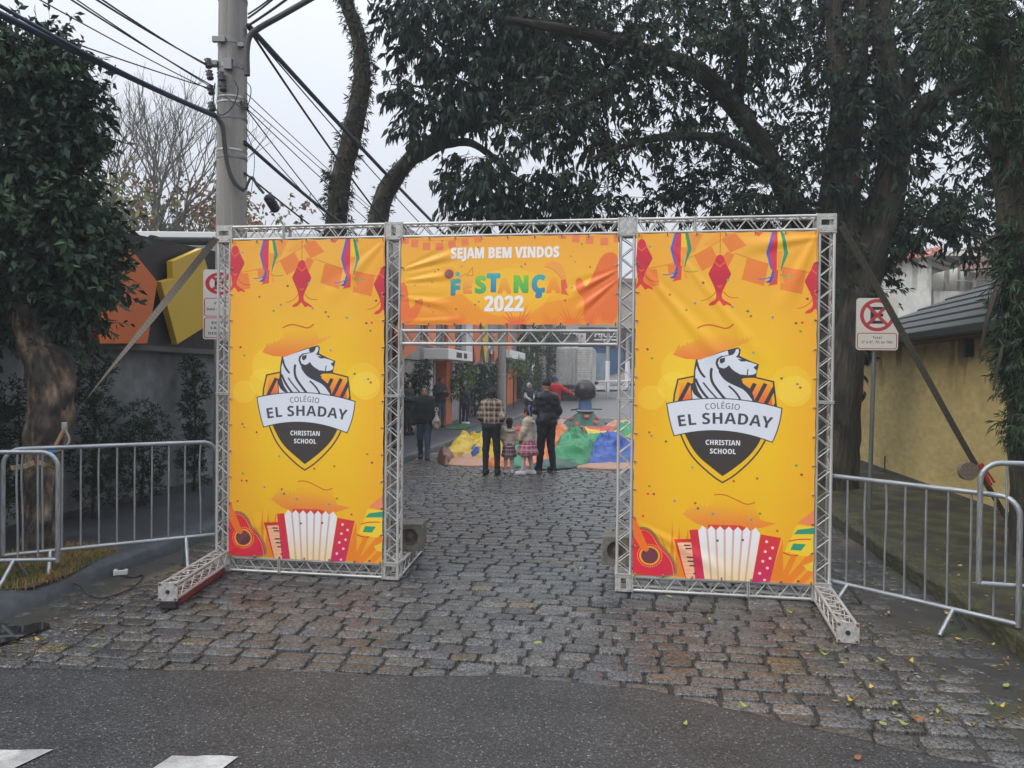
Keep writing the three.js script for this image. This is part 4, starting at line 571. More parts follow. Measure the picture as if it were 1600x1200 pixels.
// ---- concrete utility pole
const poleAt = at(360, 600, 9.7); poleAt.y = 0;
const mConcrete = mat([0.42, 0.40, 0.37], 0.85, { map: rep(texMottle, 1.1, 0.6), bumpMap: rep(bumpMottle, 3), bumpScale: 0.006 });
const pR = (y) => lerp(0.205, 0.150, y / 10.5);
const yPole = (v) => at(360, v, 9.7).y;
{
  const o = thing('utility_pole', 'tall round grey concrete utility pole carrying cables beside the grey boundary wall', 'pole', poleAt);
  part(o, 'shaft', new THREE.CylinderGeometry(pR(10.5), pR(0), 10.6, 40, 12).translate(0, 5.2, 0), mConcrete);
  const band = (v, h = 0.035, m = mSteel) => part(o, 'band', new THREE.CylinderGeometry(pR(yPole(v)) + 0.006, pR(yPole(v)) + 0.006, h, 40, 1, false).translate(0, yPole(v), 0), m);
  const mGal = mat([0.20, 0.20, 0.20], 0.5, { metalness: 0.6 });
  band(71, 0.05, mGal); band(108, 0.06, mGal); band(156, 0.02); band(164, 0.02); band(188, 0.03, mGal); band(238, 0.022); band(249, 0.03, mGal); band(2, 0.04, mGal);
  for (const [x, v, z, w, h, d] of [[0.02, 110, 0.20, 0.10, 0.14, 0.06], [-0.10, 72, 0.19, 0.16, 0.07, 0.05], [-0.21, 105, 0.10, 0.14, 0.06, 0.10], [0.16, 78, 0.14, 0.08, 0.05, 0.06]]) part(o, 'bracket', box(w, h, d, x, yPole(v), z, 0.006), mGal);
  const ins = new THREE.LatheGeometry([[0.0, -0.06], [0.035, -0.06], [0.045, -0.04], [0.03, -0.015], [0.048, 0.0], [0.03, 0.025], [0.045, 0.045], [0.02, 0.06], [0, 0.06]].map(([a, b]) => new THREE.Vector2(a, b)), 14);
  for (const [x, v, z] of [[-0.25, 106, 0.14], [-0.24, 123, 0.12], [-0.25, 143, 0.05], [-0.06, 130, 0.22], [0.20, 168, 0.12], [-0.22, 171, 0.1], [-0.05, 144, 0.2]]) { const g = part(o, 'insulator', ins, mat([0.045, 0.042, 0.05], 0.35)); g.position.set(x, yPole(v), z); g.rotation.z = 0.2; }
  // loops of cable strapped to the shaft
  const mCab = mat([0.02, 0.02, 0.024], 0.6), q = (u, v) => { const a = at(u, v, 9.46); return a.sub(poleAt); };
  part(o, 'cable_loop', tube([q(340, 182), q(348, 195), q(352, 225), q(357, 260), q(368, 285), q(382, 296), q(388, 285), q(393, 276), q(402, 290), q(412, 302)], 0.017, 60, 8), mCab); part(o, 'cable_loop', tube([q(338, 186), q(345, 196), q(350, 235), q(356, 265), q(366, 288), q(381, 299)], 0.014, 50, 8), mCab);
  part(o, 'cable_loop', tube([q(336, 130), q(334, 160), q(345, 180), q(362, 168), q(372, 140), q(366, 125)], 0.007, 40, 6), mCab); part(o, 'cable_loop', tube([q(350, 150), q(368, 162), q(383, 170), q(392, 138), q(384, 126)], 0.006, 40, 6), mCab); part(o, 'cable_loop', tube([q(384, 205), q(397, 240), q(394, 290), q(384, 340)], 0.0045, 30, 5), mCab);
  part(o, 'conduit', tube([q(386, 118), q(386, 75), q(391, 55), q(405, 44), q(440, 24), q(520, -22), q(600, -70)], 0.036, 60, 10), mat([0.055, 0.05, 0.055], 0.6));
}
{ // no stopping sign fixed to the pole
  const face = (two) => canvasTex(256, 704, (c, W, H) => {
    c.fillStyle = '#d8d4cf'; c.fillRect(0, 0, W, H); c.lineWidth = 30; c.strokeStyle = '#c02834'; c.beginPath(); c.arc(128, 140, 98, 0, 7); c.stroke(); c.fillStyle = '#1f1f24'; c.fillRect(84, 80, 26, 120); c.fillRect(84, 80, 92, 24); c.fillRect(84, 128, 82, 22); c.fillRect(84, 176, 92, 24);
    c.lineWidth = 24; c.beginPath(); c.moveTo(62, 70); c.lineTo(194, 210); c.moveTo(194, 70); c.lineTo(62, 210); c.stroke();
    c.lineWidth = 7; c.strokeStyle = '#b8303a'; const rr = (x, y, w, h) => { c.beginPath(); c.roundRect(x, y, w, h, 20); c.stroke(); }; rr(10, 290, 236, 180); rr(10, 488, 236, 200);
    c.fillStyle = '#2a2a2e'; c.textAlign = 'center'; c.font = 'bold 34px sans-serif'; c.fillText('2ª A 6ª', 128, 350); c.fillText('DAS 07 ÀS 19', 128, 412); c.font = 'bold 36px sans-serif'; c.fillText('EXCETO', 128, 550); c.fillText('CARGA E', 128, 602); c.fillText('DESCARGA', 128, 656);
  });
  const a = at(318, 421, 9.36), b = at(372, 421, 9.36), w = b.x - a.x, h = a.y - at(318, 530, 9.36).y, o = thing('parking_sign', 'white no stopping sign with red ring strapped to the concrete utility pole', 'sign', V((a.x + b.x) / 2, a.y - h, a.z), 0.02);
  const sh = new THREE.Shape(); const r = 0.03; sh.moveTo(-w / 2 + r, 0); sh.lineTo(w / 2 - r, 0); sh.absarc(w / 2 - r, r, r, -Math.PI / 2, 0); sh.lineTo(w / 2, h - r); sh.absarc(w / 2 - r, h - r, r, 0, Math.PI / 2); sh.lineTo(-w / 2 + r, h); sh.absarc(-w / 2 + r, h - r, r, Math.PI / 2, Math.PI); sh.lineTo(-w / 2, r); sh.absarc(-w / 2 + r, r, r, Math.PI, 1.5 * Math.PI);
  part(o, 'backing', new THREE.ExtrudeGeometry(sh, { depth: 0.012, bevelEnabled: false }).translate(0, 0, -0.013), mat([0.5, 0.5, 0.5], 0.5, { metalness: 0.5 }));
  const f = new THREE.ShapeGeometry(sh), uv = f.attributes.uv, p = f.attributes.position; for (let i = 0; i < p.count; i++) uv.setXY(i, p.getX(i) / w + 0.5, p.getY(i) / h); part(o, 'face', f.translate(0, 0, 0.002), new THREE.MeshStandardMaterial({ map: face(true), roughness: 0.5 }));
  for (const y of [h * 0.25, h * 0.75]) part(o, 'clamp', box(w * 0.8, 0.03, 0.15, 0.05, y, -0.09), mSteel);
}
// ---- overhead cables
const mWire = mat([0.022, 0.022, 0.026], 0.65), mWireT = mat([0.03, 0.045, 0.08], 0.6);
function wire(name, label, pts, r, group, m = mWire, n = 70, sag = 0) {
  const a = pts[0], b = pts[1], q = []; for (let i = 0; i <= 10; i++) { const k = i / 10, p = a.clone().lerp(b, k); p.y -= 4 * sag * k * (1 - k); q.push(p); } return top(name, tube(q, r, n, 7), m, label, 'cable', group);
}
const away = (u, v, u2, v2) => { // along the street from the pole: end point where the cable's run crosses pixel u2, v2
  const a = at(u, v, 9.62), [s0, t0] = ST(a), q = V((u2 - 800) / FPX, -(v2 - 600) / FPX, -1).applyEuler(camE), k = t0 / (q.x * CS + q.z * SN), p = q.multiplyScalar(k); p.y += EYE; return [a, p]; };
const ext = ([a, b], f) => [a, a.clone().lerp(b, f)];
{
  const gA = 'cables running from the pole towards the road', gB = 'cables running from the pole down the street';
  const toward = (u, v, u2, v2, d2) => [at(u, v, 9.6), at(u2, v2, d2)];
  const L = 'thin dark overhead cable strung from the concrete pole out over the road', M = 'thin dark overhead cable strung from the concrete pole along the street';
  wire('cable_bundle', 'thick twisted bundle of dark cables strung from the concrete pole out over the road', ext(toward(338, 182, 0, 15, 6.1), 1.5), 0.030, gA, mWireT, 80, 0.04);
  wire('cable_bundle', 'second thick dark cable lashed above the bundle out over the road', ext(toward(336, 178, 15, 0, 6.1), 1.5), 0.017, gA, mWireT, 80, 0.10);
  for (const [u, v, u2, v2, r] of [[326, 140, 72, 0, 0.006], [330, 139, 0, 21, 0.007], [322, 100, 160, 0, 0.009], [324, 103, 168, 0, 0.008], [330, 133, 120, 0, 0.008], [330, 136, 128, 0, 0.006]]) wire('overhead_cable', L, ext(toward(u, v, u2, v2, 6.3), 1.5), r, gA, mWire, 60, 0.03);
  const dn = (u, v, u2, v2, r, nm, lb, sg = 0.02, m = mWire) => wire(nm, lb, ext(away(u, v, u2, v2), 1.8), r, gB, m, 80, sg);
  dn(388, 40, 680, 345, 0.034, 'cable_bundle', 'thickest twisted cable bundle sagging from the concrete pole along the street past the bare trunks', 0.10, mWireT); dn(390, 46, 660, 345, 0.010, 'overhead_cable', M, 0.12); dn(388, 44, 600, 330, 0.016, 'cable_bundle', 'dark cable hanging just under the thickest bundle along the street', 0.2);
  for (const [u, v, u2, v2, r] of [[384, 145, 590, 330, 0.006], [384, 160, 590, 335, 0.006], [386, 170, 580, 345, 0.007], [386, 172, 520, 340, 0.008], [384, 200, 520, 345, 0.007]]) dn(u, v, u2, v2, r, 'overhead_cable', M, 0.05);
  dn(382, 222, 540, 345, 0.024, 'cable_bundle', 'dark cable bundle leaving the concrete pole below the thin wires along the street', 0.10, mWireT); dn(382, 270, 480, 346, 0.012, 'overhead_cable', 'dark cable carrying the hanging splice box', 0.02);
  { const b = at(425, 318, 10.0), [a, e] = away(382, 270, 480, 346), d = e.clone().sub(a).normalize(), o = thing('splice_box', 'dark ribbed splice box hanging on the cable beside the concrete pole', 'box', b); const yaw = Math.atan2(-d.z, d.x), gg = []; gg.push(new THREE.CapsuleGeometry(0.055, 0.20, 6, 14).rotateZ(Math.PI / 2)); const m = part(o, 'case', gg, mat([0.025, 0.03, 0.045], 0.6)); const rr = []; for (let i = 0; i < 7; i++) rr.push(new THREE.TorusGeometry(0.058, 0.007, 6, 16).rotateY(Math.PI / 2).translate(-0.11 + i * 0.036, 0, 0)); part(o, 'rib', rr, mat([0.03, 0.035, 0.05], 0.6)); part(o, 'hanger', [rod(V(-0.09, 0.05, 0), V(-0.09, 0.11, 0), 0.006), rod(V(0.10, 0.05, 0), V(0.10, 0.12, 0), 0.006)], mWire); o.rotation.set(0, yaw, Math.atan2(d.y, Math.hypot(d.x, d.z)) - 0.35); }
  // service cables leaving the pole top towards the right
  for (const [u2, v2, d2, r] of [[470, -40, 8.6, 0.012], [500, -42, 8.4, 0.015], [455, -30, 8.8, 0.010]]) wire('overhead_cable', 'dark service cable rising from the concrete pole top over the arch', [at(388, 22 + (u2 - 455) * 0.4, 9.5), at(u2, v2, d2)], r, 'service cables at the pole top', mWire, 30, 0.02);
  wire('overhead_cable', 'dark cable rising steeply beside the drooping leaf sprays', [at(568, -10, 12), at(606, 50, 12.6)], 0.012, null, mWire, 20, 0);
}
// ---- leafy tree by the left barrier, on its strip of dry grass
{
  const D = 7.35, b = gnd(66, 862, PAVE), o = thing('leafy_tree', 'leafy tree with twisted pale trunk growing from dry grass behind the crowd barriers', 'tree', b), q = (u, v, d = D) => at(u, v, d).sub(b);
  part(o, 'trunk', [limb([q(62, 905), q(62, 830), q(64, 760), q(70, 690), q(77, 625), q(68, 570), q(48, 515), q(40, 460), q(36, 410)], [0.215, 0.165, 0.155, 0.165, 0.195, 0.175, 0.145, 0.105, 0.08], 70, 26, 0.34, 11, 3), limb([q(60, 540), q(90, 560), q(104, 600), q(101, 640)], [0.09, 0.10, 0.09, 0.05], 20, 12, 0.4, 13, 9), limb([q(48, 520), q(22, 505), q(12, 480), q(14, 450)], [0.08, 0.07, 0.05, 0.03], 16, 10, 0.4, 12, 5), limb([q(98, 672), q(96, 690), q(84, 720)], [0.035, 0.05, 0.07], 10, 10, 0.3, 12, 6)], mBarkPale);
  for (const [u, v, r] of [[35, 506, 0.035], [80, 552, 0.03], [47, 533, 0.022]]) part(o, 'knot', new THREE.TorusGeometry(r, r * 0.42, 8, 16).translate(...q(u, v, D - 0.17).toArray()), mBarkPale);
  for (const l of [[[36, 420], [30, 330], [20, 240], [15, 150]], [[36, 430], [70, 380], [105, 360], [140, 365]], [[34, 420], [-10, 360], [-60, 300], [-70, 220]], [[30, 330], [60, 260], [85, 200], [92, 150]], [[40, 440], [60, 460], [100, 470]]]) part(o, 'limb', limb(l.map(([u, v], i) => q(u, v, D + (i - 1.5) * 0.12)), [0.06, 0.045, 0.03, 0.012], 16, 7, 0.2), mBark);
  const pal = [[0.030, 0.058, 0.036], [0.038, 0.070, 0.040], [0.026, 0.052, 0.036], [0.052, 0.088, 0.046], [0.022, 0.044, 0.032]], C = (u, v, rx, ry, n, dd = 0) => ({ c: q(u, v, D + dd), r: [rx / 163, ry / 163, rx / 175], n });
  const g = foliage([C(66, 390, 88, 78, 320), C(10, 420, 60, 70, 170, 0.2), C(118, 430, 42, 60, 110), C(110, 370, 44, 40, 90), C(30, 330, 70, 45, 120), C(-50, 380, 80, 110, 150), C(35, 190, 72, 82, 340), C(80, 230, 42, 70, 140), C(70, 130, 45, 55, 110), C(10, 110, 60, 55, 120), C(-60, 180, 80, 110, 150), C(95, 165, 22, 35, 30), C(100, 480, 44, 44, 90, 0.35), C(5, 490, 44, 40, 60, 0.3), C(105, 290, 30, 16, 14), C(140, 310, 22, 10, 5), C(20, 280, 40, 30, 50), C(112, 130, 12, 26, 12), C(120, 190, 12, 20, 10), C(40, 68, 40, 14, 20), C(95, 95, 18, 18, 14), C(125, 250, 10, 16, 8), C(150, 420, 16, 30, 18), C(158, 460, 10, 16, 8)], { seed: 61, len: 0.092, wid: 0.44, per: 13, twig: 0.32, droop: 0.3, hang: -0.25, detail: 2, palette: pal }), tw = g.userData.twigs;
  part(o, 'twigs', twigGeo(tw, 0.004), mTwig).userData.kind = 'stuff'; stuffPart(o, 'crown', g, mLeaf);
}
{ // dry grass round the trunk
  const R = rng(9), pos = [], col = [], idx = [], px = [[-30, 878], [-30, 926], [50, 920], [112, 898], [160, 874], [184, 862], [150, 856], [90, 852], [20, 866]], inside = (u, v) => { let c = false; for (let i = 0, j = px.length - 1; i < px.length; j = i++) { const [a, b] = px[i], [d, e] = px[j]; if ((b > v) !== (e > v) && u < (d - a) * (v - b) / (e - b) + a) c = !c; } return c; };
  const poly2 = px.map(([u, v]) => gnd(u, v, PAVE)); const xs = poly2.map((p) => p.x), zs = poly2.map((p) => p.z), x0 = Math.min(...xs), x1 = Math.max(...xs), z0 = Math.min(...zs), z1 = Math.max(...zs);
  const inW = (x, z) => { let c = false; for (let i = 0, j = poly2.length - 1; i < poly2.length; j = i++) { const a = poly2[i], d = poly2[j]; if ((a.z > z) !== (d.z > z) && x < (d.x - a.x) * (z - a.z) / (d.z - a.z) + a.x) c = !c; } return c; };
  let n = 0; while (n < 6500) { const x = lerp(x0, x1, R()), z = lerp(z0, z1, R()); const j = 0.12; if (!inW(x + (R() - 0.5) * j, z + (R() - 0.5) * j)) continue; n++; const h = 0.02 + 0.05 * R() * (0.5 + fbm(x * 4, z * 4, 0, 2)), a = R() * 6.3, k = pos.length / 3, dry = fbm(x * 2.2, z * 2.2, 3, 3) + (R() - 0.5) * 0.3 > 0.47, c = dry ? [0.19 + 0.09 * R(), 0.125 + 0.06 * R(), 0.05] : [0.09 + 0.05 * R(), 0.105 + 0.05 * R(), 0.032]; const ex = Math.cos(a), ez = Math.sin(a), ln = h * 1.4 * R(); pos.push(x - ez * 0.004, PAVE, z + ex * 0.004, x + ez * 0.004, PAVE, z - ex * 0.004, x + ex * ln, PAVE + h, z + ez * ln); for (let i = 0; i < 3; i++) col.push(...c); idx.push(k, k + 1, k + 2); }
  const g = new THREE.BufferGeometry(); g.setAttribute('position', new THREE.Float32BufferAttribute(pos, 3)); g.setAttribute('color', new THREE.Float32BufferAttribute(col, 3)); g.setIndex(idx); g.computeVertexNormals(); top('dry_grass', g, leafMat({ roughness: 0.85 }), 'patch of dry brown grass round the leafy tree trunk', 'grass', null, 'stuff');
  const sh = new THREE.Shape(poly2.map((p) => new THREE.Vector2(p.x, -p.z))), e = new THREE.ShapeGeometry(sh); e.rotateX(-Math.PI / 2); e.translate(0, PAVE + 0.012, 0); setting('earth_strip', e, mat([0.10, 0.075, 0.045], 0.95, { map: rep(texMottle, 1.4) }));
}
// ---- crowd barriers
const mGalv = mat([0.52, 0.55, 0.58], 0.38, { metalness: 0.65, map: rep(texMottle, 3) });
function barrier(a, b, yTop, yBot, feet, label, nb, roundA = true, roundB = true) {
  const L = Math.hypot(b.x - a.x, b.z - a.z), yaw = Math.atan2(-(b.z - a.z), b.x - a.x), o = thing('crowd_barrier', label, 'barrier', V((a.x + b.x) / 2, 0, (a.z + b.z) / 2), yaw, 'galvanised crowd barriers beside the arch'), h = L / 2, r = 0.019, c = 0.13, pts = [];
  const arcp = (cx, cy, a0, a1) => { for (let i = 0; i <= 6; i++) { const t = lerp(a0, a1, i / 6); pts.push(V(cx + c * Math.cos(t), cy + c * Math.sin(t), 0)); } };
  pts.push(V(-h, yBot, 0)); if (roundA) arcp(-h + c, yTop - c, Math.PI, Math.PI / 2); else pts.push(V(-h, yTop, 0)); if (roundB) arcp(h - c, yTop - c, Math.PI / 2, 0); else pts.push(V(h, yTop, 0)); pts.push(V(h, yBot - 0.02, 0));
  const cv = new THREE.CurvePath(); for (let i = 0; i + 1 < pts.length; i++) cv.add(new THREE.LineCurve3(pts[i], pts[i + 1])); const jn = []; for (let i = 0; i + 1 < pts.length; i++) { jn.push(rod(pts[i], pts[i + 1], r, 12)); jn.push(new THREE.SphereGeometry(r, 10, 8).translate(pts[i].x, pts[i].y, 0)); } part(o, 'frame', jn, mGalv);
  part(o, 'bottom_rail', rod(V(-h, yBot, 0), V(h, yBot, 0), r * 0.95, 12), mGalv);
  const R = rng(Math.round(L * 1000)); for (let i = 1; i <= nb; i++) { const x = lerp(-h, h, i / (nb + 1)), bend = (R() - 0.5) * (R() < 0.25 ? 0.035 : 0.006); part(o, 'bar', tube([V(x, yBot, 0), V(x + bend * 0.2, lerp(yBot, yTop, 0.35), 0), V(x + bend, lerp(yBot, yTop, 0.75), 0), V(x + bend * 0.3, yTop, 0)], 0.0088, 10, 8), mGalv); }
  for (const [k, y0, dz] of feet) { const x = lerp(-h, h, k); part(o, 'foot', [rod(V(x, yBot, 0), V(x - 0.02, y0, dz), 0.0175, 10)], mGalv); part(o, 'foot', [rod(V(x, yBot, 0), V(x + 0.015, y0, -Math.abs(dz) * 0.9), 0.0175, 10)], mGalv); }
  return o;
}
barrier(at(5, 700, 6.35), at(339, 700, 7.28), 1.19, 0.31, [[0.2, PAVE + 0.01, 0.14], [0.84, 0.01, 0.22]], 'galvanised crowd barrier between the leafy tree and the arch', 11);
barrier(at(-230, 700, 6.0), at(91, 700, 6.2), 1.19, 0.32, [[0.10, PAVE + 0.01, 0.2], [0.78, PAVE + 0.01, 0.2]], 'galvanised crowd barrier standing in front of the leafy tree trunk', 9);
barrier(at(1296, 800, 6.36), at(1594, 800, 5.25), 1.045, 0.175, [[0.12, 0.01, 0.2], [0.70, 0.01, 0.17]], 'galvanised crowd barrier fixed to the arch beside the mossy kerb', 8, false, true);
barrier(at(1531, 800, 5.35), at(1980, 800, 4.9), 1.275, 0.43, [[0.25, PAVE + 0.01, 0.2], [0.85, PAVE + 0.01, 0.2]], 'galvanised crowd barrier standing on the mossy pavement by the yellow wall', 9);
// ---- ratchet straps
function strap(name, label, pts, w, tw0, tw1, m) {
  const c = new THREE.CatmullRomCurve3(pts), n = 80, pos = [], uv = [], idx = []; for (let i = 0; i <= n; i++) { const t = i / n, p = c.getPointAt(t), d = c.getTangentAt(t), u = d.clone().cross(V(0, 0, 1)).normalize(), v = d.clone().cross(u), a = lerp(tw0, tw1, t), e = u.multiplyScalar(Math.cos(a)).addScaledVector(v, Math.sin(a)), nn = d.clone().cross(e).multiplyScalar(0.0015); for (const [k, sgn] of [[-1, 1], [1, 1], [1, -1], [-1, -1]]) { const q = p.clone().addScaledVector(e, k * w / 2).addScaledVector(nn, sgn); pos.push(q.x, q.y, q.z); uv.push(k, t * 20); } }
  for (let i = 0; i < n; i++) for (let k = 0; k < 4; k++) { const a = i * 4 + k, b = i * 4 + (k + 1) % 4; idx.push(a, b, a + 4, a + 4, b, b + 4); } const g = new THREE.BufferGeometry(); g.setAttribute('position', new THREE.Float32BufferAttribute(pos, 3)); g.setAttribute('uv', new THREE.Float32BufferAttribute(uv, 2)); g.setIndex(idx); g.computeVertexNormals();
  const o = thing(name, label, 'strap'); part(o, 'webbing', g, m); return o;
}
{
  const mWeb = mat([0.36, 0.31, 0.25], 0.9, { map: rep(texMottle, 1, 3) });
  const l = strap('ratchet_strap', 'beige tie-down strap from the arch to the leafy tree trunk', [at(338, 372, 7.02), at(250, 482, 7.15), at(160, 592, 7.22), at(104, 664, 7.2)], 0.062, -0.9, 1.5, mWeb), p = at(101, 668, 7.18);
  part(l, 'ratchet', place(box(0.05, 0.10, 0.05, 0, 0, 0, 0.008), p, 0.4).rotateZ(0), mSteel); part(l, 'ratchet_handle', rod(at(99, 672, 7.16), at(84, 702, 7.05), 0.018, 8), mat([0.28, 0.16, 0.08], 0.6)); part(l, 'blue_cap', new THREE.SphereGeometry(0.033, 16, 12).scale(1, 1, 0.6).translate(...at(81, 705, 6.98).toArray()), mat([0.02, 0.22, 0.62], 0.45)); part(l, 'loose_end', tube([at(101, 668, 7.1), at(108, 690, 7.05), at(96, 702, 7.0), at(70, 712, 6.98)], 0.012, 20, 6), mWeb);
  const r = strap('ratchet_strap', 'grey tie-down strap from the arch down to the yellow wall', [at(1314, 352, 6.25), at(1360, 430, 6.6), at(1440, 575, 7.3), at(1512, 705, 8.0), at(1592, 842, 8.75)], 0.058, 0.5, 0.15, mat([0.24, 0.22, 0.19], 0.9, { map: rep(texMottle, 1, 3) }));
  part(r, 'strap_roll', new THREE.CylinderGeometry(0.095, 0.095, 0.05, 28).rotateX(Math.PI / 2).translate(...at(1512, 736, 7.95).toArray()), mat([0.30, 0.24, 0.18], 0.9, { map: rep(texMottle, 4) })); part(r, 'ratchet', place(box(0.06, 0.10, 0.06, 0, 0, 0, 0.008), at(1530, 735, 8.0), 0.3), mSteel); part(r, 'ratchet_handle', [rod(at(1530, 725, 7.95), at(1548, 758, 7.95), 0.020, 8), rod(at(1534, 724, 7.95), at(1554, 754, 7.95), 0.012, 8)], mat([0.45, 0.04, 0.03], 0.5));
  const bd = strap('warning_tape', 'strip of white and red warning tape tied round the leafy tree trunk', [at(17, 731, 7.15), at(40, 728, 7.06), at(58, 722, 7.02), at(72, 727, 7.04), at(88, 733, 7.15)], 0.045, 0.1, 0.3, new THREE.MeshStandardMaterial({ side: THREE.DoubleSide, roughness: 0.5, map: (() => { const t = dataTex(8, 128, (u, v) => { const k = (v * 6) % 1; return k < 0.5 ? [0.78, 0.72, 0.62] : v > 0.55 && v < 0.75 ? [0.72, 0.2, 0.18] : [0.72, 0.64, 0.40]; }); t.repeat.set(1, 1 / 20); return t; })() })); bd.userData.category = 'tape';
}
{ // small white socket box and black lead by the kerb
  const b = gnd(189, 900, 0.0), o = thing('socket_box', 'small white socket box lying in the gutter beside the tarred kerb', 'box', b, 0.3); part(o, 'case', box(0.11, 0.045, 0.06, 0, 0.035, 0, 0.008), mat([0.55, 0.54, 0.52], 0.5)); part(o, 'recess', box(0.05, 0.004, 0.03, 0, 0.0585, 0), mDark); part(o, 'end_cap', box(0.02, 0.05, 0.065, -0.05, 0.036, 0, 0.006), mat([0.62, 0.61, 0.6], 0.5));
  top('power_lead', tube([[189, 900], [210, 902], [222, 898], [215, 912], [190, 926], [160, 934], [140, 930], [128, 918], [116, 912]].map(([u, v], i) => gnd(u, v, i > 6 ? 0.06 : 0.014)), 0.008, 60, 6), mWire, 'black power lead looping over the cobbles from the white socket box', 'cord');
}
// ---------------------------------------------------------------- right side: yellow house, white house, sign, trees
const RYAW = -Math.PI / 2 - PSI;   // plates facing the street from its right side
{
  const texY = dataTex(1024, 512, (u, v, i, j) => { const a = tfbm(u, v, 5, 301, 5), b = tfbm(u, v, 40, 311, 3), st = smooth(0.50, 0.68, tfbm(u * 1, v * 0.16, 20, 321, 4)) * smooth(0.62, 0.97, v + 0.35 * (a - 0.5)); const base = [0.93, 0.83, 0.55].map((x) => x * (0.92 + 0.16 * (a - 0.5) + 0.16 * (b - 0.5))); return base.map((x, k) => lerp(x, [0.50, 0.42, 0.24][k], 0.75 * st)); });
  const mY = mat([0.95, 0.95, 0.95], 0.85, { map: (() => { const t = texY.clone(); t.repeat.set(1 / 6, 1 / 2.5); t.needsUpdate = true; return t; })(), bumpMap: rep(bumpMottle, 1.6), bumpScale: 0.02 });
  const o = thing('yellow_house', 'low yellow rendered house with dark green hipped roof behind the mossy pavement', 'house'), s0 = 2.5, s1 = 18.1, y1 = 2.44;
  part(o, 'wall', worldUV(stBox(s0, s1, WR, WR + 6, -0.05, y1)), mY);
  const mG = mat([0.030, 0.042, 0.034], 0.6, { map: rep(texMottle, 0.8) }), mW = mat([0.15, 0.075, 0.03], 0.7, { map: rep(texMottle, 1.5) });
  part(o, 'eave_board', stBox(s0, s1 + 0.3, WR - 0.36, WR + 0.02, y1 + 0.005, y1 + 0.06), mW);
  part(o, 'gutter', stBox(s0, s1 + 0.42, WR - 0.48, WR - 0.37, y1 + 0.03, y1 + 0.15, 0.02), mG);
  part(o, 'gutter', stBox(s1 + 0.31, s1 + 0.42, WR - 0.36, WR + 6, y1 + 0.03, y1 + 0.15, 0.02), mG);
  // hipped roof with raised tile rows
  const ye = y1 + 0.10, yr = y1 + 1.75, te = WR - 0.45, tr = WR + 3, se = s1 + 0.4, sr = s1 - 3.0;
  const face = (quad, n, name) => { const ge = []; for (let i = 0; i < n; i++) { const k0 = i / n, k1 = (i + 1) / n + 0.012, L = (a, b, k) => a.clone().lerp(b, k), A = L(quad[0], quad[3], k0), B = L(quad[1], quad[2], k0), C = L(quad[1], quad[2], Math.min(1, k1)), D = L(quad[0], quad[3], Math.min(1, k1)); A.y += 0.035; B.y += 0.035; const g = new THREE.BufferGeometry(); g.setAttribute('position', new THREE.Float32BufferAttribute([A, B, C, A, C, D].flatMap((p) => p.toArray()), 3)); g.setAttribute('uv', new THREE.Float32BufferAttribute([0, 0, 5, 0, 5, 0.3, 0, 0, 5, 0.3, 0, 0.3], 2)); g.computeVertexNormals(); const A2 = A.clone(), B2 = B.clone(); A2.y -= 0.05; B2.y -= 0.05; const e = new THREE.BufferGeometry(); e.setAttribute('position', new THREE.Float32BufferAttribute([A2, B2, B, A2, B, A].flatMap((p) => p.toArray()), 3)); e.setAttribute('uv', new THREE.Float32BufferAttribute(new Float32Array(12), 2)); e.computeVertexNormals(); part(o, 'tile_row', [g, e], new THREE.MeshStandardMaterial({ color: lin([0.032 + 0.01 * hash3(i, 1, 1), 0.046, 0.036]), roughness: 0.55, side: THREE.DoubleSide, map: rep(texMottle, 1) })); } };
  face([P(s0, te, ye), P(se, te, ye), P(sr, tr, yr), P(s0, tr, yr)], 9, 'roof'); face([P(se, te, ye), P(se, WR + 6.45, ye), P(sr, tr, yr), P(sr, tr, yr)], 9, 'roof');
  const dp = onWall(1513, 560, WR - 0.06); part(o, 'downpipe_head', stBox(dp[0] - 0.05, dp[0] + 0.06, WR - 0.12, WR - 0.005, y1 - 0.26, y1 + 0.004, 0.01), mDark); part(o, 'footing', worldUV(stBox(s0, s1 + 0.02, WR - 0.03, WR + 0.2, -0.05, 0.17)), mat([0.12, 0.11, 0.085], 0.9, { map: rep(texMottle, 1) }));
  part(o, 'wall_pipe', rod(P(onWall(1387, 720, WR)[0], WR - 0.05, 0.1), P(onWall(1387, 720, WR)[0], WR - 0.05, 0.42), 0.014), mat([0.10, 0.05, 0.03], 0.7));
}
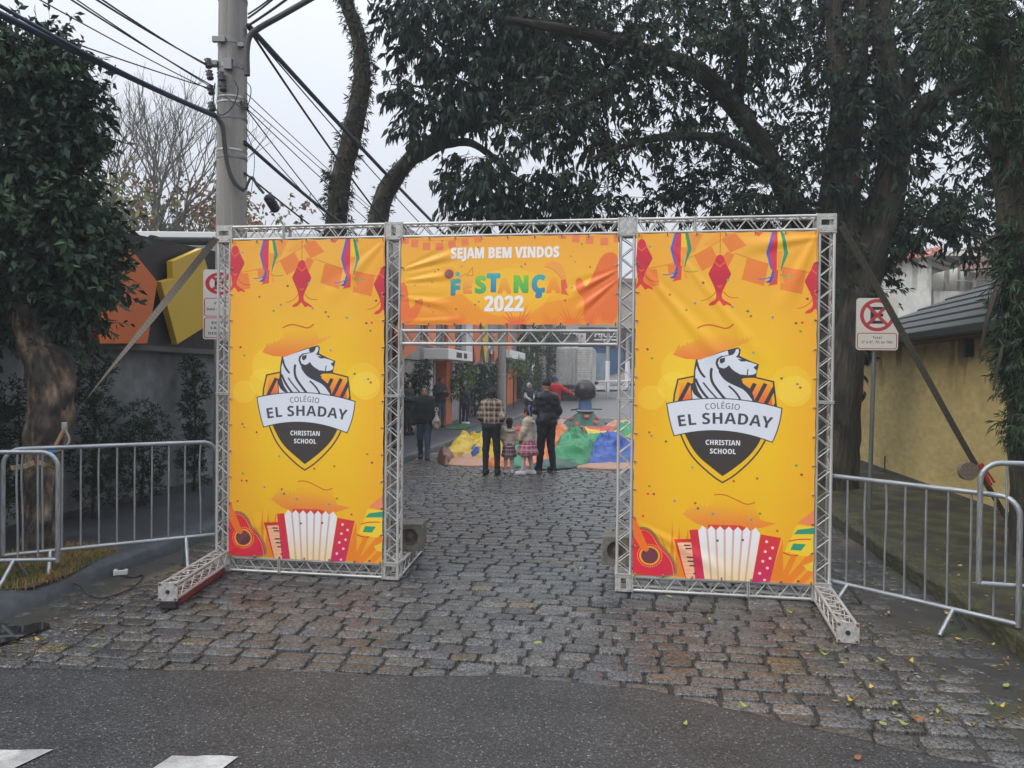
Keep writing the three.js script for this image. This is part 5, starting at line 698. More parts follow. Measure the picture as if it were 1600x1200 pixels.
{ // stained white house behind
  const texW = dataTex(512, 512, (u, v, i, j) => { const a = tfbm(u, v, 5, 331, 5), b = tfbm(u, v, 30, 341, 3), s = smooth(0.54, 0.72, tfbm(u, v * 0.3, 12, 351, 4)) * (0.3 + 0.7 * smooth(0.5, 1, v)); const c = 0.86 + 0.14 * (a - 0.5) + 0.10 * (b - 0.5); return [c, c * 0.99, c * 0.96].map((x, k) => lerp(x, [0.36, 0.33, 0.29][k], 0.8 * s)); });
  const mWh = mat([0.92, 0.92, 0.92], 0.85, { map: rep(texW, 0.32) }), D = 24, o = thing('white_house', 'stained white two-storey house with red and brown tiled roofs behind the yellow house', 'house');
  const q = (u, v, d = D) => at(u, v, d), slab = (u0, u1, v0, v1, d0, thick, m, name, v0b = v0) => { const a = q(u0, v1, d0), b = q(u1, v0b, d0), yl = q(u0, v0, d0).y; const g = plate([[a.x, a.y], [b.x, a.y], [b.x, b.y], [a.x, yl]], thick); g.translate(0, 0, a.z - thick); part(o, name, worldUV2(g), m); };
  const worldUV2 = (g) => { const p = g.attributes.position, uv = g.attributes.uv; for (let i = 0; i < p.count; i++) uv.setXY(i, p.getX(i) + p.getZ(i), p.getY(i)); return g; };
  slab(1380, 1456, 412, 640, D, 5, mWh, 'wall', 404); slab(1456, 1590, 455, 640, D + 0.4, 4, mWh, 'wall');
  slab(1440, 1620, 392, 470, D + 4.2, 0.3, mWh, 'veranda_back_wall'); slab(1457, 1571, 392, 399, D + 0.1, 4.2, mWh, 'veranda_ceiling'); slab(1572, 1590, 392, 470, D + 0.6, 3.6, mWh, 'veranda_side_wall'); slab(1519, 1571, 436, 456, D + 1.0, 0.4, mWh, 'balcony_wall'); slab(1521, 1566, 426, 433, D + 0.3, 0.25, mat([0.50, 0.36, 0.25], 0.8), 'balcony_edge');
  part(o, 'railing', [rod(q(1492, 438, D + 0.3), q(1526, 440, D + 0.3), 0.02), rod(q(1524, 440, D + 0.3), q(1522, 456, D + 0.3), 0.02)], mWhiteP);
  slab(1484, 1500, 472, 487, D + 0.37, 0.1, mat([0.05, 0.07, 0.08], 0.2), 'window'); slab(1482, 1501.5, 470, 472, D + 0.33, 0.1, mWhiteP, 'window_frame'); slab(1500, 1502, 471.9, 488, D + 0.34, 0.1, mWhiteP, 'window_frame');
  const tile = (a, b, c, d, rows, cols, col, nm) => { const R = rng(rows * 31 + cols); for (let i = 0; i < rows; i++) for (let j = 0; j < cols; j++) { const L = (k, l) => a.clone().lerp(b, l).lerp(d.clone().lerp(c, l), k), A = L(i / rows, j / cols), B = L(i / rows, (j + 1) / cols), C = L((i + 1.15) / rows, (j + 0.5) / cols), M = L(i / rows, (j + 0.5) / cols), w = A.distanceTo(B); const dir = C.clone().sub(M), g = new THREE.CylinderGeometry(w * 0.52, w * 0.46, dir.length(), 8, 1, true, -Math.PI / 2, Math.PI); const right = B.clone().sub(A).normalize(), up = dir.clone().normalize(), nn = right.clone().cross(up); g.applyMatrix4(new THREE.Matrix4().makeBasis(right, up, nn)); const mid = M.clone().lerp(C, 0.5); g.translate(mid.x, mid.y, mid.z); const v = 0.7 + 0.6 * R(); part(o, nm, g, tileMats[col][Math.floor(R() * 3)]); } };
  const tileMats = { red: [0.8, 1, 1.25].map((k) => mat([0.36 * k, 0.10 * k, 0.055 * k], 0.8, { side: THREE.DoubleSide })), brown: [0.8, 1, 1.2].map((k) => mat([0.14 * k, 0.085 * k, 0.058 * k], 0.8, { side: THREE.DoubleSide })) };
  tile(q(1385, 412, D - 0.3), q(1468, 400, D - 0.3), q(1472, 388, D + 1.4), q(1390, 400, D + 1.4), 2, 12, 'red', 'roof_tile'); tile(q(1500, 424, D - 1.0), q(1572, 420, D - 1.0), q(1566, 372, D + 1.2), q(1498, 394, D + 1.2), 5, 10, 'brown', 'roof_tile');
  part(o, 'roof_deck', [new THREE.BoxGeometry(0.01, 0.01, 0.01).translate(...q(1530, 400, D).toArray()), (() => { const g = new THREE.BufferGeometry(), A = q(1500, 424, D - 0.95), B = q(1572, 420, D - 0.95), C = q(1566, 373, D + 1.25), E = q(1498, 395, D + 1.25); g.setAttribute('position', new THREE.Float32BufferAttribute([A, B, C, A, C, E].flatMap((p) => p.toArray()), 3)); g.computeVertexNormals(); return g; })()], mat([0.10, 0.07, 0.05], 0.9, { side: THREE.DoubleSide }));
}
{ // no stopping sign on its own post
  const b = gnd(1358, 797, PAVE - 0.02), D = -b.z, o = thing('parking_sign', 'white no stopping sign with red ring on a grey post by the yellow house', 'sign', b, -0.05), hp = at(1368, 470, D).y - b.y;
  const lean = at(1368, 470, D).x - b.x; part(o, 'post', rod(V(0, -0.1, 0), V(lean, hp, 0), 0.028, 14), mat([0.19, 0.20, 0.21], 0.55, { metalness: 0.3, map: rep(texMottle, 2) }));
  const art = canvasTex(384, 512, (c, W, H) => { c.fillStyle = '#c9c3b8'; c.fillRect(0, 0, W, H); c.fillStyle = '#202226'; c.fillRect(128, 86, 40, 164); c.fillRect(128, 86, 132, 30); c.fillRect(128, 152, 118, 30); c.fillRect(128, 222, 132, 30); c.strokeStyle = '#a8343a'; c.lineWidth = 34; c.beginPath(); c.arc(192, 168, 142, 0, 7); c.stroke(); c.lineWidth = 30; c.beginPath(); c.moveTo(94, 66); c.lineTo(290, 270); c.moveTo(290, 66); c.lineTo(94, 270); c.stroke(); c.lineWidth = 8; c.strokeStyle = '#9c3a3e'; c.beginPath(); c.roundRect(14, 346, 356, 152, 22); c.stroke(); c.fillStyle = '#55524e'; c.textAlign = 'center'; c.font = 'bold 34px sans-serif'; c.fillText('Total', 192, 400); c.font = 'bold 36px sans-serif'; c.fillText('2ª a 6ª, 7h às 19h', 192, 446); });
  const a = at(1337, 466, D), e = at(1401, 466, D), w = e.x - a.x, h = a.y - at(1337, 547, D).y, x = (a.x + e.x) / 2 - b.x, y = a.y - b.y - h, sh = new THREE.Shape(), r = 0.045; sh.moveTo(-w / 2 + r, 0); sh.lineTo(w / 2 - r, 0); sh.absarc(w / 2 - r, r, r, -Math.PI / 2, 0); sh.lineTo(w / 2, h - r); sh.absarc(w / 2 - r, h - r, r, 0, Math.PI / 2); sh.lineTo(-w / 2 + r, h); sh.absarc(-w / 2 + r, h - r, r, Math.PI / 2, Math.PI); sh.lineTo(-w / 2, r); sh.absarc(-w / 2 + r, r, r, Math.PI, 1.5 * Math.PI);
  part(o, 'backing', new THREE.ExtrudeGeometry(sh, { depth: 0.012, bevelEnabled: false }).translate(x, y, 0.030), mat([0.5, 0.5, 0.5], 0.5, { metalness: 0.5 })); const f = new THREE.ShapeGeometry(sh), uv = f.attributes.uv, p = f.attributes.position; for (let i = 0; i < p.count; i++) uv.setXY(i, p.getX(i) / w + 0.5, p.getY(i) / h); part(o, 'face', f.translate(x, y, 0.045), new THREE.MeshStandardMaterial({ map: art, roughness: 0.55 }));
}
// ---- large trees
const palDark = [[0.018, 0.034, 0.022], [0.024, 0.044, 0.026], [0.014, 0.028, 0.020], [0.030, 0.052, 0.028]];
{
  const D = 12.5, b = P(13, 3.2, 0.05), o = thing('spreading_tree', 'large dark evergreen tree with several stems rising beside the yellow house', 'tree', b), q = (u, v, d = D) => at(u, v, d).sub(b);
  const along = []; const st = (pts, rr, n = 30, k = 14) => { const cv = new THREE.CatmullRomCurve3(pts.map((p) => q(p[0], p[1], p[2] ?? D))); for (let i = 1; i < 26; i++) along.push({ c: cv.getPointAt(i / 26), r: [rr[0] + 0.22, 0.25, rr[0] + 0.22], n: 4 }); return part(o, 'stem', limb(pts.map((p) => q(p[0], p[1], p[2] ?? D)), rr, n, k, 0.2, 5, pts[0][0]), mBark); };
  part(o, 'trunk', limb([V(0, -0.15, 0), q(1296, 690), q(1304, 600), q(1316, 520), q(1330, 450)], [0.52, 0.44, 0.42, 0.40, 0.34], 24, 20, 0.22, 4, 2), mBark);
  st([[1322, 490], [1350, 420], [1385, 310], [1398, 225], [1385, 110], [1372, -20], [1360, -160]], [0.32, 0.30, 0.27, 0.22, 0.17, 0.13, 0.1]); st([[1312, 520], [1300, 420], [1300, 300], [1312, 180], [1305, 60], [1290, -120]], [0.30, 0.22, 0.18, 0.15, 0.13, 0.1]); st([[1320, 470], [1330, 360], [1328, 250], [1340, 140], [1345, 0], [1330, -150]], [0.24, 0.17, 0.15, 0.13, 0.1, 0.08]);
  st([[1305, 440], [1250, 345], [1195, 235], [1150, 170, 12.2], [1090, 110, 12], [1010, 80, 11.8], [900, 50, 11.5], [790, 30, 11.3]], [0.22, 0.19, 0.17, 0.15, 0.13, 0.11, 0.08, 0.05]); st([[1395, 260], [1425, 190, 12.2], [1470, 150, 11.8], [1540, 120, 11.4], [1620, 80, 11]], [0.20, 0.16, 0.13, 0.1, 0.07]); st([[1392, 230], [1420, 120, 12.8], [1470, 20, 13], [1510, -80, 13]], [0.15, 0.12, 0.1, 0.07]);
  st([[1210, 265], [1130, 220, 12.1], [1060, 212, 11.9], [985, 225, 11.7], [920, 250, 11.5]], [0.10, 0.085, 0.07, 0.05, 0.025], 20, 10); st([[1240, 330], [1220, 400, 12.6], [1180, 360, 12.8], [1130, 330, 13]], [0.08, 0.06, 0.05, 0.03], 16, 8); st([[1150, 172], [1160, 90, 12], [1150, 10, 11.8], [1120, -80, 11.6]], [0.10, 0.085, 0.07, 0.05], 16, 8); st([[1010, 80, 11.8], [960, 130, 11.6], [880, 170, 11.4], [800, 190, 11.2]], [0.06, 0.05, 0.04, 0.02], 16, 8); st([[1398, 380], [1440, 345, 12.2], [1480, 335, 12], [1530, 318, 11.8]], [0.05, 0.04, 0.03, 0.015], 16, 7); st([[1420, 340, 12], [1500, 360, 12], [1560, 385, 12], [1600, 400, 12]], [0.03, 0.03, 0.03, 0.03], 10, 6);
  const R = rng(88), C = (u, v, rx, ry, n, d = D) => ({ c: q(u, v, d), r: [rx / FPX * d, ry / FPX * d, rx / FPX * d * 0.9], n }), cl = [];
  // dense roof of the crown, above and along the top of the view
  for (let u = 780; u <= 1640; u += 62) for (let v = -200; v <= 60; v += 62) { const edge = u < 900 ? 0.5 : 1; cl.push(C(u + (R() - 0.5) * 40, v + (R() - 0.5) * 40, 52 + R() * 26, 38 + R() * 22, Math.round((v > -60 ? 48 : 5) * edge * (0.6 + 0.7 * R())), 10.6 + R() * 4.6)); }
  for (const a of [[1010, 130, 66, 40, 90], [930, 110, 66, 44, 90], [860, 150, 52, 40, 60], [1080, 160, 48, 32, 48], [1060, 60, 70, 50, 90], [1260, 90, 70, 60, 110], [1290, 180, 48, 60, 70], [1230, 210, 44, 38, 56], [1080, 270, 50, 38, 70], [1120, 310, 60, 32, 86], [1040, 310, 44, 30, 48], [960, 300, 46, 34, 44], [980, 230, 40, 20, 20], [1200, 300, 50, 40, 70], [1260, 290, 46, 52, 70], [1300, 330, 40, 44, 60], [1345, 300, 36, 60, 70], [1350, 200, 42, 60, 60], [1340, 420, 44, 60, 100], [1370, 370, 40, 44, 70], [1338, 490, 30, 54, 80], [1318, 560, 14, 40, 36], [1395, 300, 30, 60, 50], [1440, 200, 44, 44, 50], [1450, 110, 60, 50, 80], [1520, 150, 56, 60, 90], [1570, 230, 40, 60, 80], [1530, 280, 34, 40, 30], [1480, 270, 40, 34, 14], [1450, 335, 40, 16, 14], [1420, 355, 24, 18, 10], [1500, 325, 34, 16, 9], [1340, 110, 50, 60, 70], [1180, 90, 54, 44, 64], [880, 60, 70, 50, 90], [820, 90, 54, 40, 50], [1560, 60, 70, 60, 90], [1190, 340, 60, 16, 40], [1400, 250, 30, 40, 30]]) cl.push(C(a[0], a[1], a[2], a[3], Math.round(a[4] * 0.8), 11.7 + R() * 1.8));
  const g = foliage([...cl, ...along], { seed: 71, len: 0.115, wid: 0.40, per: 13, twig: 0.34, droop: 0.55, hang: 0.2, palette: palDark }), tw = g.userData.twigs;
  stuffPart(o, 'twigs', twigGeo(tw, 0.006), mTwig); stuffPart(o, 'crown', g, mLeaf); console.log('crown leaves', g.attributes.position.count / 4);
}
{ // second tree at the right edge: dark trunk and feathery hanging shoots
  const D = 7.6, b = at(1596, 800, D); b.y = 0.05; const o = thing('feathery_tree', 'dark tree with feathery hanging shoots against the yellow wall', 'tree', b), q = (u, v, d = D) => at(u, v, d).sub(b);
  part(o, 'trunk', limb([q(1612, 930), q(1608, 760), q(1600, 560), q(1592, 400), q(1580, 250), q(1560, 110), q(1545, -40), q(1540, -200)], [0.20, 0.17, 0.16, 0.17, 0.17, 0.14, 0.12, 0.08], 40, 16, 0.25, 7, 4), mBark);
  for (const l of [[[1590, 420], [1565, 440], [1545, 490], [1530, 560]], [[1595, 480], [1575, 520], [1560, 570], [1552, 610]], [[1590, 380], [1560, 370], [1535, 380]], [[1580, 250], [1545, 240], [1520, 200]]]) part(o, 'limb', limb(l.map(([u, v], i) => q(u, v, D - 0.1 * i)), [0.045, 0.03, 0.02, 0.008], 12, 6), mBark);
  const C = (u, v, rx, ry, n, d = D - 0.1) => ({ c: q(u, v, d), r: [rx / FPX * d, ry / FPX * d, rx / FPX * d], n });
  const g = foliage([C(1592, 470, 18, 56, 170), C(1588, 540, 16, 46, 140), C(1596, 590, 14, 20, 70), C(1578, 430, 10, 24, 40), C(1604, 380, 24, 50, 150), C(1600, 250, 26, 80, 160), C(1580, 120, 40, 70, 200), C(1600, 0, 60, 60, 200), C(1650, 500, 40, 100, 150), C(1650, 200, 50, 140, 160), C(1598, 660, 10, 34, 70), C(1540, 180, 26, 30, 60), C(1500, 40, 40, 44, 110)], { seed: 72, len: 0.085, wid: 0.16, per: 14, twig: 0.17, droop: 0.45, hang: 0.35, palette: [[0.022, 0.042, 0.024], [0.032, 0.056, 0.030], [0.045, 0.075, 0.034], [0.018, 0.034, 0.022]] });
  stuffPart(o, 'crown', g, mLeaf);
}
// ---- two bare stems overgrown with small plants, on the left pavement
function overgrown(o, pts, rr, q, seed, n) {
  const curve = new THREE.CatmullRomCurve3(pts.map((p) => q(...p))), R = rng(seed), cl = []; part(o, 'trunk', limb(curve.points, rr, 44, 14, 0.28, 6, seed), mBark);
  for (let i = 0; i < n; i++) { const t = R(), c = curve.getPointAt(t), r = rr[Math.min(rr.length - 1, Math.floor(t * rr.length))], a = R() * 6.3; c.x += Math.cos(a) * r * 1.02; c.z += Math.sin(a) * r * 1.02; cl.push({ c, r: [0.035, 0.06, 0.035], n: 1 }); }
  return cl;
}
{
  const D = 13.6, b = at(523, 640, D); b.y = PAVE; const o = thing('overgrown_trunk', 'tall bare leaning trunk fringed with small plants, in front of the cables', 'tree', b), q = (u, v, d = D) => at(u, v, d).sub(b);
  const cl = overgrown(o, [[523, 760], [524, 520], [525, 345], [534, 275], [552, 200], [567, 120], [561, 62], [541, 5], [520, -60]], [0.26, 0.24, 0.215, 0.20, 0.185, 0.17, 0.15, 0.12, 0.09], q, 81, 1900); for (let i = 0; i < 40; i++) cl.push({ c: q(512 + (i * 7) % 14, 270 + (i * 13) % 50, D - 0.1), r: [0.08, 0.1, 0.08], n: 1 });
  stuffPart(o, 'crown', foliage(cl, { seed: 81, len: 0.105, wid: 0.2, per: 5, twig: 0.06, droop: 0.3, hang: 0.1, twigs: false, palette: [[0.030, 0.045, 0.026], [0.045, 0.062, 0.030], [0.06, 0.055, 0.03]] }), mLeafThin);
}
{
  const D = 15.2, b = at(590, 640, D); b.y = PAVE; const o = thing('arching_tree', 'tree with a trunk arching over the street and drooping glossy leaf sprays', 'tree', b), q = (u, v, d = D) => at(u, v, d).sub(b);
  const cl = overgrown(o, [[588, 740], [588, 520], [590, 350], [603, 300], [640, 250, 14.8], [700, 207, 14.2], [780, 180, 13.5], [860, 150, 12.8], [930, 110, 12.2]], [0.27, 0.25, 0.23, 0.21, 0.19, 0.15, 0.12, 0.09, 0.05], q, 82, 1100);
  stuffPart(o, 'epiphytes', foliage(cl, { seed: 82, len: 0.09, wid: 0.22, per: 5, twig: 0.05, droop: 0.25, twigs: false, palette: [[0.030, 0.045, 0.026], [0.045, 0.062, 0.030], [0.05, 0.05, 0.03]] }), mLeafThin);
  const br = (pts, rr) => part(o, 'limb', limb(pts.map((p) => q(p[0], p[1], p[2] ?? 13.6)), rr, 22, 9, 0.2, 6, pts[0][0]), mBark);
  br([[650, 248, 14.7], [690, 228, 14.4], [730, 222, 14.2], [752, 232, 14], [775, 250, 14], [800, 275, 13.8], [850, 300, 13.6]], [0.10, 0.085, 0.075, 0.065, 0.055, 0.04, 0.02]); br([[730, 200, 14], [790, 186, 13.4], [850, 184, 13], [905, 178, 12.6]], [0.09, 0.075, 0.06, 0.03]); br([[780, 178, 13.5], [740, 120, 13.2], [690, 70, 13], [640, 30, 12.8]], [0.07, 0.05, 0.035, 0.015]); br([[800, 170, 13.3], [790, 110, 13], [760, 40, 12.8], [720, -20, 12.6]], [0.07, 0.05, 0.04, 0.02]); br([[745, 160, 13.2], [700, 140, 13], [650, 135, 12.9], [610, 132, 12.8]], [0.04, 0.03, 0.02, 0.01]); br([[860, 150, 12.8], [840, 70, 12.6], [800, 0, 12.5], [770, -60, 12.4]], [0.07, 0.06, 0.04, 0.03]);
  const C = (u, v, rx, ry, n, d = 12.9) => ({ c: q(u, v, d), r: [rx / FPX * d, ry / FPX * d, rx / FPX * d * 0.8], n }), cs = [[660, 10, 56, 34, 80], [620, 40, 30, 16, 20], [690, 60, 52, 34, 70], [650, 85, 34, 18, 26], [720, 110, 46, 34, 56], [700, 150, 46, 22, 46], [640, 140, 32, 12, 22], [612, 130, 14, 8, 7], [730, 175, 40, 22, 36], [670, 175, 30, 16, 26], [760, 60, 52, 48, 80], [790, 120, 48, 40, 64], [760, 0, 60, 40, 80], [830, 30, 56, 50, 90], [830, 100, 48, 40, 60], [640, 205, 22, 10, 10], [652, 212, 8, 12, 6], [720, 290, 26, 36, 40], [760, 300, 34, 34, 50], [800, 290, 36, 34, 44], [830, 320, 44, 22, 44], [760, 335, 40, 14, 36], [860, 280, 36, 30, 34], [890, 320, 40, 22, 44], [740, 250, 26, 14, 12], [790, 240, 22, 18, 10], [800, 210, 18, 26, 10], [870, 200, 40, 30, 40], [930, 200, 44, 36, 44], [650, -60, 70, 50, 30], [760, -80, 80, 60, 26], [850, -80, 80, 60, 26], [920, 330, 40, 14, 30], [700, 200, 16, 8, 6]].map((a) => C(...a));
  const g = foliage(cs, { seed: 83, len: 0.15, wid: 0.38, per: 11, twig: 0.30, droop: 0.8, hang: 0.25, detail: 2, palette: [[0.020, 0.036, 0.026], [0.028, 0.048, 0.032], [0.016, 0.030, 0.024]] }), tw = g.userData.twigs;
  stuffPart(o, 'twigs', twigGeo(tw, 0.006), mTwig); stuffPart(o, 'crown', g, mLeaf);
}
// ---------------------------------------------------------------- down the street: school front, poles, lorry, shop, trees
const mWhiteish = mat([0.55, 0.53, 0.51], 0.8, { map: rep(texMottle, 0.4) });
const gy = (s, t) => PAVE + RISE(s, t);
{
  const o = thing('school_building', 'grey school front with orange columns and white entrance canopy beyond the arch', 'building');
  const mGr = mat([0.40, 0.38, 0.37], 0.8, { map: rep(texMottle, 0.5) }), mGl = mat([0.035, 0.05, 0.058], 0.12), mCan = mat([0.72, 0.72, 0.71], 0.6), mColShade = mat([0.17, 0.028, 0.022], 0.6), mOr2 = mat([0.66, 0.17, 0.055], 0.5);
  const sAt = (u, t = WL) => onWall(u, 580, t)[0];
  part(o, 'wall', worldUV(stBox(21.25, sAt(671), WL - 0.3, WL - 0.02, -0.1, 2.3)), mWhiteish); part(o, 'wall', worldUV(stBox(sAt(691), 52, WL - 0.3, WL - 0.02, -0.1, 2.7)), mGr);
  part(o, 'upper_wall', worldUV(stBox(21.25, 52, WL - 0.35, WL + 0.08, 2.32, 6.2)), mGr);
  part(o, 'door', stBox(sAt(672), sAt(687), WL - 0.25, WL - 0.2, PAVE, 2.31), mGl); for (const u of [670.5, 680, 688]) part(o, 'door_frame', stBox(sAt(u), sAt(u) + 0.12, WL - 0.28, WL - 0.02, PAVE, 2.31), mWhiteP);
  part(o, 'column_side_shade', stBox(sAt(689.5), sAt(697), WL - 0.02, WL + 0.03, PAVE, 2.4), mColShade);  // dark red strip paints the shaded side face of the orange column
  for (const [u0, u1, y0, y1, tt] of [[698, 707, -0.1, 2.42, 0.3], [668, 681, 2.80, 5.0, 0.18], [700, 711, 2.80, 5.0, 0.18], [793, 799, 2.9, 5, 0.18], [810, 814, 2.9, 5, 0.18]]) part(o, 'column', stBox(sAt(u0, WL + tt), sAt(u1, WL + tt), WL - 0.05, WL + tt, y0 + RISE(sAt(u0)), y1), mOr2);
  part(o, 'white_column', stBox(sAt(728, WL + 0.3), sAt(738, WL + 0.3), WL, WL + 0.3, 2.6, 5.2), mWhiteP);
  for (const [u0, u1] of [[651, 666], [682, 699], [712, 727]]) { part(o, 'window', stBox(sAt(u0, WL + 0.1), sAt(u1, WL + 0.1), WL + 0.05, WL + 0.10, 2.95, 4.4), mGl); part(o, 'window_frame', [stBox(sAt(u0, WL + 0.1), sAt(u1, WL + 0.1), WL + 0.06, WL + 0.13, 2.88, 2.945), stBox(sAt((u0 + u1) / 2, WL + 0.1) - 0.03, sAt((u0 + u1) / 2, WL + 0.1) + 0.03, WL + 0.06, WL + 0.13, 2.95, 4.4)], mat([0.25, 0.25, 0.26], 0.5)); }
  const c0 = 23.8, c1 = 27.65; part(o, 'canopy', stBox(c0, c1, WL + 0.0, WL + 0.9, 2.36, 2.70, 0.02), mCan); for (const [k, w] of [[0.30, 0.8], [0.60, 0.5]]) part(o, 'canopy_panel', stBox(lerp(c0, c1, k), lerp(c0, c1, k) + w, WL + 0.9, WL + 0.912, 2.45, 2.62), mDark); part(o, 'canopy_post', rod(P(24.1, WL + 0.25, PAVE), P(24.1, WL + 0.25, 2.36), 0.06, 10), mWhiteP);
  part(o, 'far_canopy', stBox(sAt(790, WL + 0.6), sAt(815, WL + 0.6), WL, WL + 0.8, 2.75, 3.15), mCan); part(o, 'orange_door', stBox(sAt(792), sAt(812), WL - 0.01, WL + 0.04, 0.2, 2.45), mOr2);
  const pan = (px, t, m, nm) => { const g = place(plate(px.map(([u, v]) => onWall(u, v, t)), 0.12, 0.01), P(0, t - 0.12, 0), WYAW); part(o, nm, g, m); };
  pan([[628, 566], [652, 545], [652, 500], [634, 488], [622, 520]], WL + 0.3, mOrange, 'pentagon_panel'); pan([[743, 566], [750, 565], [753, 530], [748, 505], [740, 530]], WL + 0.35, mOrange, 'pentagon_panel'); pan([[759, 568], [763, 545], [763, 500], [757, 510], [757, 528], [754, 530]], WL + 0.35, mYellowP, 'notched_panel'); pan([[773, 566], [777, 560], [777, 520], [773, 525]], WL + 0.35, mOrange, 'pentagon_panel');
  { const a = onWall(768, 548, WL + 0.35), b = onWall(773, 528, WL + 0.35), rx = b[0] - a[0], ry = b[1] - a[1], sh = new THREE.Shape(); sh.absellipse(a[0], a[1], rx, ry, 0, 7); const ho = new THREE.Path(); ho.absellipse(a[0], a[1] + ry * 0.1, rx * 0.4, ry * 0.35, 0, 7, true); sh.holes.push(ho); part(o, 'ring_panel', place(new THREE.ExtrudeGeometry(sh, { depth: 0.1, bevelEnabled: false, curveSegments: 20 }), P(0, WL + 0.25, 0), WYAW), mWhiteP); }
}
{ // plants in front of the school
  const pal = [[0.022, 0.042, 0.024], [0.030, 0.055, 0.028], [0.018, 0.034, 0.020]], palB = [[0.11, 0.17, 0.04], [0.075, 0.125, 0.035], [0.14, 0.19, 0.05]];
  const bush = (u, v0, v1, t, w, label, seed, pl, n, name = 'wall_plant', group) => { const s = onWall(u, 580, t)[0], yT = onWall(u, v0, t)[1], yB = Math.max(gy(s, t), onWall(u, v1, t)[1]), o = thing(name, label, 'plant', P(s, t, gy(s, t)), 0, group), cl = [], R = rng(seed), m = Math.max(3, Math.round((yT - yB) / 0.35)); for (let i = 0; i < m; i++) cl.push({ c: P(s + (R() - 0.5) * w * 0.5, t + (R() - 0.5) * 0.15, lerp(yB, yT, (i + 0.5) / m)), r: [w * 0.5, 0.28, w * 0.5], n }); const g = foliage(cl, { seed, len: 0.10, wid: 0.4, per: 8, twig: 0.14, palette: pl }); part(o, 'trunk', shift(rod(P(s, t, gy(s, t) - 0.05), P(s, t, yT - 0.2), 0.04), o.position), mTwig); stuffPart(o, 'crown', shift(g, o.position), mLeafThin); };
  bush(641, 590, 660, WL + 0.2, 0.4, 'dark leafy plant beside the school door', 91, pal, 60); bush(656, 568, 640, WL + 0.2, 0.4, 'tall dark plant under the canopy edge', 92, pal, 50); bush(742, 572, 645, WL + 0.15, 0.8, 'dark creeper on the school wall below the orange pentagon', 93, pal, 70); bush(758, 570, 640, WL + 0.15, 0.8, 'dark creeper on the school wall below the yellow panel', 94, pal, 70); bush(772, 575, 640, WL + 0.15, 0.7, 'dark creeper on the school wall beside the second pole', 95, pal, 60);
  bush(720, 572, 618, WL + 0.6, 0.85, 'round light green young tree on the pavement beside the orange column', 96, palB, 90, 'young_tree'); bush(822, 540, 600, WL + 0.6, 1.8, 'yellow-green plant above the far orange door', 97, palB, 60); bush(803, 560, 585, WL + 0.9, 1.4, 'creeper hanging over the far orange door', 98, palB, 40); bush(830, 575, 625, WL + 0.8, 2.0, 'dark bush beyond the far orange door', 99, pal, 60);
  const g0 = P(onWall(718, 650, WL + 1.0)[0], WL + 1.0, 0), gp = ST(g0); setting('turf_strip', sheet(gp[0] - 1.2, gp[0] + 1.4, WL + 0.6, WL + 1.4, 6, 4, (s, t) => gy(s, t) + 0.25 * 0 + 0.02), mat([0.04, 0.17, 0.05], 0.9, { map: rep(texMottle, 3) }));
}
{ // slimmer concrete poles further along
  const pole = (s, t, label, r) => { const o = thing('utility_pole', label, 'pole', P(s, t, RISE(s))); part(o, 'shaft', new THREE.CylinderGeometry(r * 0.78, r, 9.5, 24).translate(0, 4.7, 0), mConcrete); part(o, 'band', new THREE.CylinderGeometry(r + 0.004, r + 0.004, 0.06, 24).translate(0, 1.9, 0), mSteel); return o; };
  pole(31.7, -5.18, 'pale concrete pole on the pavement between the school creepers and the children', 0.185); const o = pole(46.6, -5.1, 'pale concrete pole with a small parking sign beside the lorry', 0.20);
  const art = canvasTex(128, 128, (c) => { c.fillStyle = '#d8d4cf'; c.fillRect(0, 0, 128, 128); c.fillStyle = '#222'; c.fillRect(46, 38, 12, 52); for (const y of [38, 58, 78]) c.fillRect(46, y, 36, 12); c.strokeStyle = '#b02a34'; c.lineWidth = 13; c.beginPath(); c.arc(64, 64, 48, 0, 7); c.stroke(); c.beginPath(); c.moveTo(30, 30); c.lineTo(98, 98); c.stroke(); });
  const q = P(46.4, -5.1, 0), y = at(846, 546, 45.5).y, d = thing('parking_sign', 'small round no parking sign plate on the far concrete pole beside the lorry', 'sign', V(q.x, y, q.z + 0.05)); part(d, 'face', new THREE.PlaneGeometry(0.42, 0.42).translate(0, 0, 0.012), new THREE.MeshStandardMaterial({ map: art, roughness: 0.5 })); part(d, 'backing', box(0.42, 0.42, 0.018), mSteel); part(d, 'lower_plate', box(0.40, 0.55, 0.02, 0, -0.52, 0), mat([0.5, 0.46, 0.42], 0.6));
}
